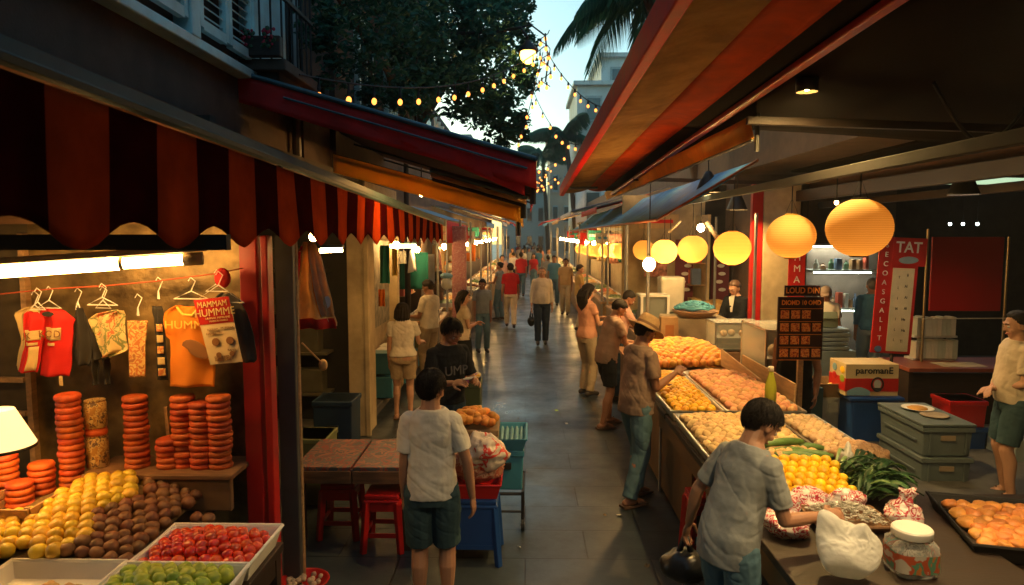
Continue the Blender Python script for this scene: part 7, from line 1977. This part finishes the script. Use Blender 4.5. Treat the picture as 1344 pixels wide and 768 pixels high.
# man in black reading
T, I = person('man in a black shirt with faded lettering looking down at a paper in his hands', (-.73, 6.25, 0), -145, H=1.74, skin='tan', top='black', sleeve=.8, bottom='navy', nod=32, turn=12, lean=6, arms=(((-.22, .25, -1), (.45, 1, .22)), ((.22, .25, -1), (-.42, 1, .22))), vox=.0065, curl=.8)
cpos = I['bend']((0, .138, 1.27))
root = T
m4 = Matrix.LocRotScale(T.location, T.rotation_euler, T.scale)
n_w = (m4.to_3x3() @ Vector((0, 1, .05))).normalized()
text_mesh('UMP', .12, facing(m4 @ (cpos + Vector((0, .012, -.03))), n_w), 'lettering', mat('faded_print', (.10, .10, .11), .8), T, sx=1.0, ext=.004)
wl2 = [m4 @ I['A'][k][2] for k in (0, 1)]; mid = (wl2[0] + wl2[1]) / 2 + (m4.to_3x3() @ Vector((0, .10, .035)))
b = MB(); q = mid; b.sheet(lambda u, v: q + m4.to_3x3() @ Vector(((u - .5) * .11, (v - .5) * .15, .03 * v + .008 * math.sin(u * 5))), 5, 5, .002); tag(b.build('paper_note', m_white_pl), 'small white paper held by the man in black', 'paper')
# people by the cream shop
person('woman in a white t-shirt and beige shorts seen from behind at the cream shop', P(530, 550), 8, H=1.60, build='f', skin='fair', top='white', sleeve=.55, bottom='skirt', leglen=.36, hair='bob', arms=(hang, ((.25, .3, -1), (.2, .9, -.1))), shoes='sandal', nod=5, turn=-20, vox=.009, slim=1.12, hem=.93)
person('man in an off white shirt looking down opposite the woman in white', (-1.60, 11.3, 0), 55, H=1.74, skin='brown', top='white', sleeve=.7, bottom='khaki', nod=28, turn=10, arms=(((-.15, .2, -1), (.2, .9, -.1)), ((.15, .2, -1), (-.2, .9, -.1))), vox=.011)
person('woman in a cream blouse and black skirt with arms folded', (-.98, 10.7, 0), -70, H=1.60, build='f', skin='fair', top='cream', sleeve=.5, bottom='black', skirt=.45, hair='long', nod=14, arms=(((-.1, .2, -1), (.7, .8, .2)), ((.1, .2, -1), (-.7, .8, .15))), vox=.010, hem=.86)
person('stooped man in a grey t-shirt and blue jeans on the left', P(633, 462), -165, H=1.58, skin='brown', top='grey', bottom='denim', hair='crop', nod=22, lean=5, arms=(hang, hangr), vox=.012, turn=-20)
person('woman in a grey top and jeans beside the red shirt man', P(656, 420), 60, H=1.70, build='f', skin='brown', top='grey', sleeve=.3, bottom='denim', hair='bun', arms=(((-.2, .3, -1), (.6, .9, 0)), hangr), vox=.013)
person('man in a dark red shirt and cream trousers walking away', P(670, 431), 5, H=1.74, skin='brown', top='red', sleeve=.75, bottom='cream', legs=((-.08, .22), (.08, -.18, .03)), arms=(((-.15, -.2, -1), (-.1, .1, -1)), ((.15, .25, -1), (.1, .4, -1))), vox=.012)
person('man in a bright red shirt and blue jeans further down the street', P(684, 389), 0, H=1.78, skin='brown', top='red', sleeve=.75, bottom='jeans', legs=((-.08, .15), (.08, -.15)), vox=.017)
T, I = person('older man in a cream shirt and black trousers walking towards the camera with a bag', P(711, 452), 180, H=1.78, skin='fair', top='offwhite', sleeve=1.75, bottom='navy', hair='crop', hairm=m_hair_g, nod=8, legs=((-.08, -.05), (.09, .20)), arms=(((-.16, -.12, -1), (-.08, .25, -1)), ((.18, .06, -1), (.06, .1, -1))), vox=.009, belly=.03)
m4 = Matrix.LocRotScale(T.location, T.rotation_euler, T.scale); hnd = m4 @ (I['A'][1][2] + I['A'][1][3] * .10)
def handbag(hnd, r, label, seed=0, L=.22):
    t = empty('carried_bag', hnd - Vector((0, 0, L)), label, 'bag'); 
    b = MB(); b.ball(hnd - Vector((0, 0, L)), r, 30, 20, lambda d: (1 + .16 * noise.noise(d * 1.8 + Vector((seed, 0, 0))) - .12 * abs(noise.noise(d * 4))) * (1 - .30 * max(0, d.z))); b.build('bag', mat('black_bag', (.012, .012, .013), .32, bump=.4, bscale=10), t, smooth=True)
    b = MB(); tp = hnd - Vector((0, 0, L - r[2] * .72)); b.tube([tp + Vector((-.03, 0, -.02)), hnd + Vector((-.012, 0, .0)), hnd + Vector((.012, 0, .0)), tp + Vector((.03, 0, -.02))], [.02, .008, .008, .02], 6); b.build('handle', mat('black_bag', (.012, .012, .013), .32), t, smooth=True)
handbag(hnd, (.09, .07, .13), 'small black bag carried by the walking man in cream')
# right hand shoppers
person('man in a tan shirt among the shoppers by the far lanterns', P(742, 413), 170, H=1.76, skin='brown', top='tan', bottom='khaki', arms=(hang, hangr), vox=.014, legs=((-.09, .1), (.09, -.1)))
person('man in a blue shirt behind the tan shirt man', (.98, 23.5, 0), 180, H=1.76, skin='brown', top='blue', sleeve=.7, bottom='jeans', vox=.017)
person('shopper in a pale yellow shirt turned to the right hand stalls', P(760, 433), -100, H=1.72, skin='fair', top='yellow', bottom='cream', arms=(((-.1, .3, -1), (.1, .9, -.2)), ((.1, .3, -1), (-.1, .9, -.2))), vox=.012, nod=20)
person('woman with long black hair in a peach top and pale trousers', (.93, 10.3, 0), -55, H=1.74, build='f', skin='fair', top='peach', sleeve=.4, bottom='khaki', hair='long', nod=22, arms=(((-.1, .35, -1), (.15, .9, .15)), ((.1, .35, -1), (-.15, .9, .15))), vox=.010, shoes='shoe')
person('short haired shopper in a pink shirt leaning over the counter', (1.34, 10.0, 0), -80, H=1.70, skin='brown', top='pink', bottom='navy', hair='crop', lean=14, nod=30, arms=(((-.1, .6, -1), (0, 1, -.3)), ((.1, .6, -1), (0, 1, -.3))), vox=.011)
person('man in a brown shirt and black shorts bending over the goods', (1.02, 8.6, 0), -70, H=1.70, skin='brown', top='taupe', sleeve=.55, bottom='black', leglen=.40, hair='crop', lean=14, nod=32, shoes='sandal', arms=(((-.05, .45, -1), (.1, 1, -.12)), ((.12, .35, -1), (-.05, 1, -.12))), legs=((-.1, .10), (.12, -.10)), vox=.008, hem=.86)
T, I = person('man in a tan sun hat and taupe polo choosing mandarins', (1.0, 6.15, 0), -62, H=1.74, skin='brown', top='taupe', sleeve=.68, bottom='denim', nod=24, lean=7, hair='crop', shoes='sandal', arms=(((-.02, .55, -1), (.25, 1, -.42)), ((.16, .10, -1), (-.05, .85, .42))), legs=((-.10, .10), (.12, -.14)), vox=.0065, curl=.9, hem=.84, belly=.035)
hd = I['hd']
ht = MB()
def hv(z0, prof):
    n_ = 36; vs, fs = [], []
    for j, (r_, z) in enumerate(prof):
        for k in range(n_):
            a_ = 2 * PI * k / n_; wob = (.012 * math.sin(2 * a_ + .5) + .006 * math.sin(5 * a_)) * (1 if r_ > .12 else 0)
            dent = 1 - .10 * max(0, math.cos(a_ - PI / 2)) * (1 if z > 1.76 else 0)
            vs.append(hd((math.cos(a_) * r_ * .92, math.sin(a_) * r_ * dent * 1.12 - .01, z + wob)))
    for j in range(len(prof) - 1):
        for k in range(n_): fs.append((j * n_ + k, j * n_ + (k + 1) % n_, (j + 1) * n_ + (k + 1) % n_, (j + 1) * n_ + k))
    fs.append(tuple((len(prof) - 1) * n_ + k for k in range(n_))); fs.append(tuple(reversed(range(n_)))); ht.add(vs, fs)
hv(0, [(.084, 1.668), (.165, 1.655), (.168, 1.660), (.098, 1.682), (.094, 1.71), (.088, 1.755), (.074, 1.785), (.05, 1.79), (.02, 1.775)])
hat = ht.build('sun_hat', mat('straw', (.42, .27, .13), .8, var=.12, scale=40, bump=.5, bscale=80), T, smooth=True, world=False)
b = MB(); n_ = 30; vs = []
for z, r_ in ((1.686, .0975), (1.71, .0955)):
    for k in range(n_): a_ = 2 * PI * k / n_; vs.append(hd((math.cos(a_) * r_ * .92 * 1.01, (math.sin(a_) * r_) * 1.12 * 1.01 - .01, z)))
b.add(vs, [(k, (k + 1) % n_, n_ + (k + 1) % n_, n_ + k) for k in range(n_)]); b.build('hat_band', mat('hat_band', (.2, .11, .06), .8), hat, smooth=True, world=False)
# near man in grey
T, I = person('man in a grey t-shirt leaning over the sweets with a black bag in one hand', (1.03, 3.38, 0), -60, H=1.68, slim=.92, skin='tan', top='ltgrey', sleeve=.74, bottom='denim', lean=18, nod=26, turn=-12, twist=0, arms=(((-.55, -.35, -1), (-.35, .1, -.9)), ((.22, .2, -1), (.2, 1, -.02))), legs=((-.10, .05), (.10, -.05)), vox=.0055, curl=.7, hem=.84)
m4 = Matrix.LocRotScale(T.location, T.rotation_euler, T.scale); hnd = m4 @ (I['A'][0][2] + I['A'][0][3] * .11)
handbag(hnd, (.14, .11, .115), 'shiny black plastic bag hanging from the hand of the man in grey', 4, .16)
# vendors
a = at(967, 425, Y=11.0)
person('vendor in a black jacket and white shirt behind the rope bowl', (3.42, 11.1, 0), 130, H=1.76, skin='fair', top='black', sleeve=1.8, bottom='black', hair='short', hairm=mat('hair_brown', (.10, .05, .03), .5), nod=24, lean=6, jacket=True, arms=(((-.1, .4, -1), (.15, 1, -.1)), ((.1, .4, -1), (-.15, 1, -.1))), vox=.010)
T, I = person('helper in a dark vest mostly hidden behind the menu board', (2.74, 6.95, 0), 155, H=1.72, skin='tan', top='black', sleeve=.1, bottom='black', arms=(((-.25, .05, -1), (.05, .5, -1)), hangr), vox=.009)
T, I = person('man in a white shirt and cap at the register', (4.62, 10.6, 0), 150, H=1.70, skin='tan', top='white', bottom='navy', nod=25, hair='crop', hairm=mat('cap_grey', (.3, .24, .2), .8), vox=.011)
hd = I['hd']; b = MB(); b.ball((0, 0, 0), (1, 1, 1), 20, 12, lambda d: 1 if d.z > -.05 else .86); b.v = [hd(Vector((0, -.008, 1.672)) + Vector((q.x * .084, q.y * .10, q.z * .085))) for q in b.v]
b.sheet(lambda u, v: hd((-.06 + .12 * u, .075 + .075 * v * math.sin(PI * (.15 + .7 * u)), 1.69 - .012 * v)), 8, 4, .005); b.build('cap', mat('cap_cloth', (.32, .24, .19), .8), T, smooth=True, world=False)
person('man in a blue shirt with his back turned before the white shelves', (5.52, 11.0, 0), -10, H=1.80, skin='tan', top='blue', sleeve=1.5, bottom='paleblue', hair='crop', hairm=m_hair_g, vox=.011)
p = at(1345, 655, Z=0)
person('man in a beige t-shirt and dark teal shorts standing at the right edge', (4.46, 6.25, 0), 80, H=1.80, skin='fair', top='cream', sleeve=.72, bottom='teal', leglen=.44, shoes='sandal', hair='short', nod=12, arms=(((-.12, .05, -1), (.75, .7, -.35)), ((.12, .05, -1), (-.75, .7, -.3))), vox=.009, belly=.03)
# faces at the left stalls
person('vendor with dark hair behind the lit left counter', (-1.95, 15.3, 0), -60, H=1.68, build='f', skin='brown', top='brown', bottom='navy', hair='bob', vox=.014, nod=15)
person('taller vendor in grey blue shirt working at the lit left counter', (-1.72, 17.9, 0), -70, H=1.80, skin='brown', top='paleblue', bottom='navy', nod=18, arms=(((-.1, .5, -1), (0, 1, -.2)), ((.1, .5, -1), (0, 1, -.2))), vox=.014)
person('vendor in orange leaning behind the right dried goods counter', (2.75, 12.3, 0), 100, H=1.68, skin='tan', top='peach', bottom='navy', nod=20, lean=8, vox=.014)
# crowd at the far end, one by one
random.seed(99)
cols = ['white', 'red', 'ltgrey', 'offwhite', 'blue', 'tan', 'grey', 'peach', 'cream', 'paleblue', 'pink', 'yellow']
spots = [(-.55, 31), (.35, 30), (.9, 27.5), (-.15, 36), (.62, 35), (-.75, 39), (.2, 42), (.85, 40), (-.4, 46), (.5, 48), (-.85, 25), (-.1, 52), (.9, 50), (-.6, 56), (.3, 58), (.1, 64), (-.8, 62), (.75, 60), (1.1, 33)]
words = ['white', 'red', 'light grey', 'off white', 'blue', 'tan', 'grey', 'peach', 'cream', 'pale blue', 'pink', 'yellow']
for k, (x, y) in enumerate(spots):
    i = k % 12
    person('distant %s in %s %s, %s' % (('man', 'woman')[k % 2], words[i], ('shirt', 'top')[k % 2], ('near the middle of the lane', 'by the left stalls', 'by the right stalls')[0 if abs(x) < .4 else (1 if x < 0 else 2)]) + (', at the very end' if y > 45 else ''), (x, y, 0), random.choice((0, 180, 180, 10, -170)), H=rnd(1.58, 1.8), build='mf'[k % 2], skin=random.choice(('tan', 'brown', 'fair')), top=cols[i], bottom=('navy', 'denim', 'khaki')[k % 3], legs=((-.08, .14), (.08, -.14)), vox=.022, hair=('short', 'long')[k % 2], group='distant shoppers')
# ================================================================ evening haze
hz = MB(); hz.box((0, 36, 8.0), (60, 150, 18.0))
ho = hz.build('haze', m_black); ho.data.materials.clear()
hm_ = bpy.data.materials.new('evening_haze'); hm_.use_nodes = True
N, L = hm_.node_tree.nodes, hm_.node_tree.links
N.remove(N['Principled BSDF']); pv_ = N.new('ShaderNodeVolumePrincipled'); pv_.inputs['Density'].default_value = .0010; pv_.inputs['Color'].default_value = (.9, .9, .88, 1); pv_.inputs['Anisotropy'].default_value = .35
L.new(pv_.outputs[0], N['Material Output'].inputs['Volume'])
ho.data.materials.append(hm_); ho['kind'] = 'stuff'
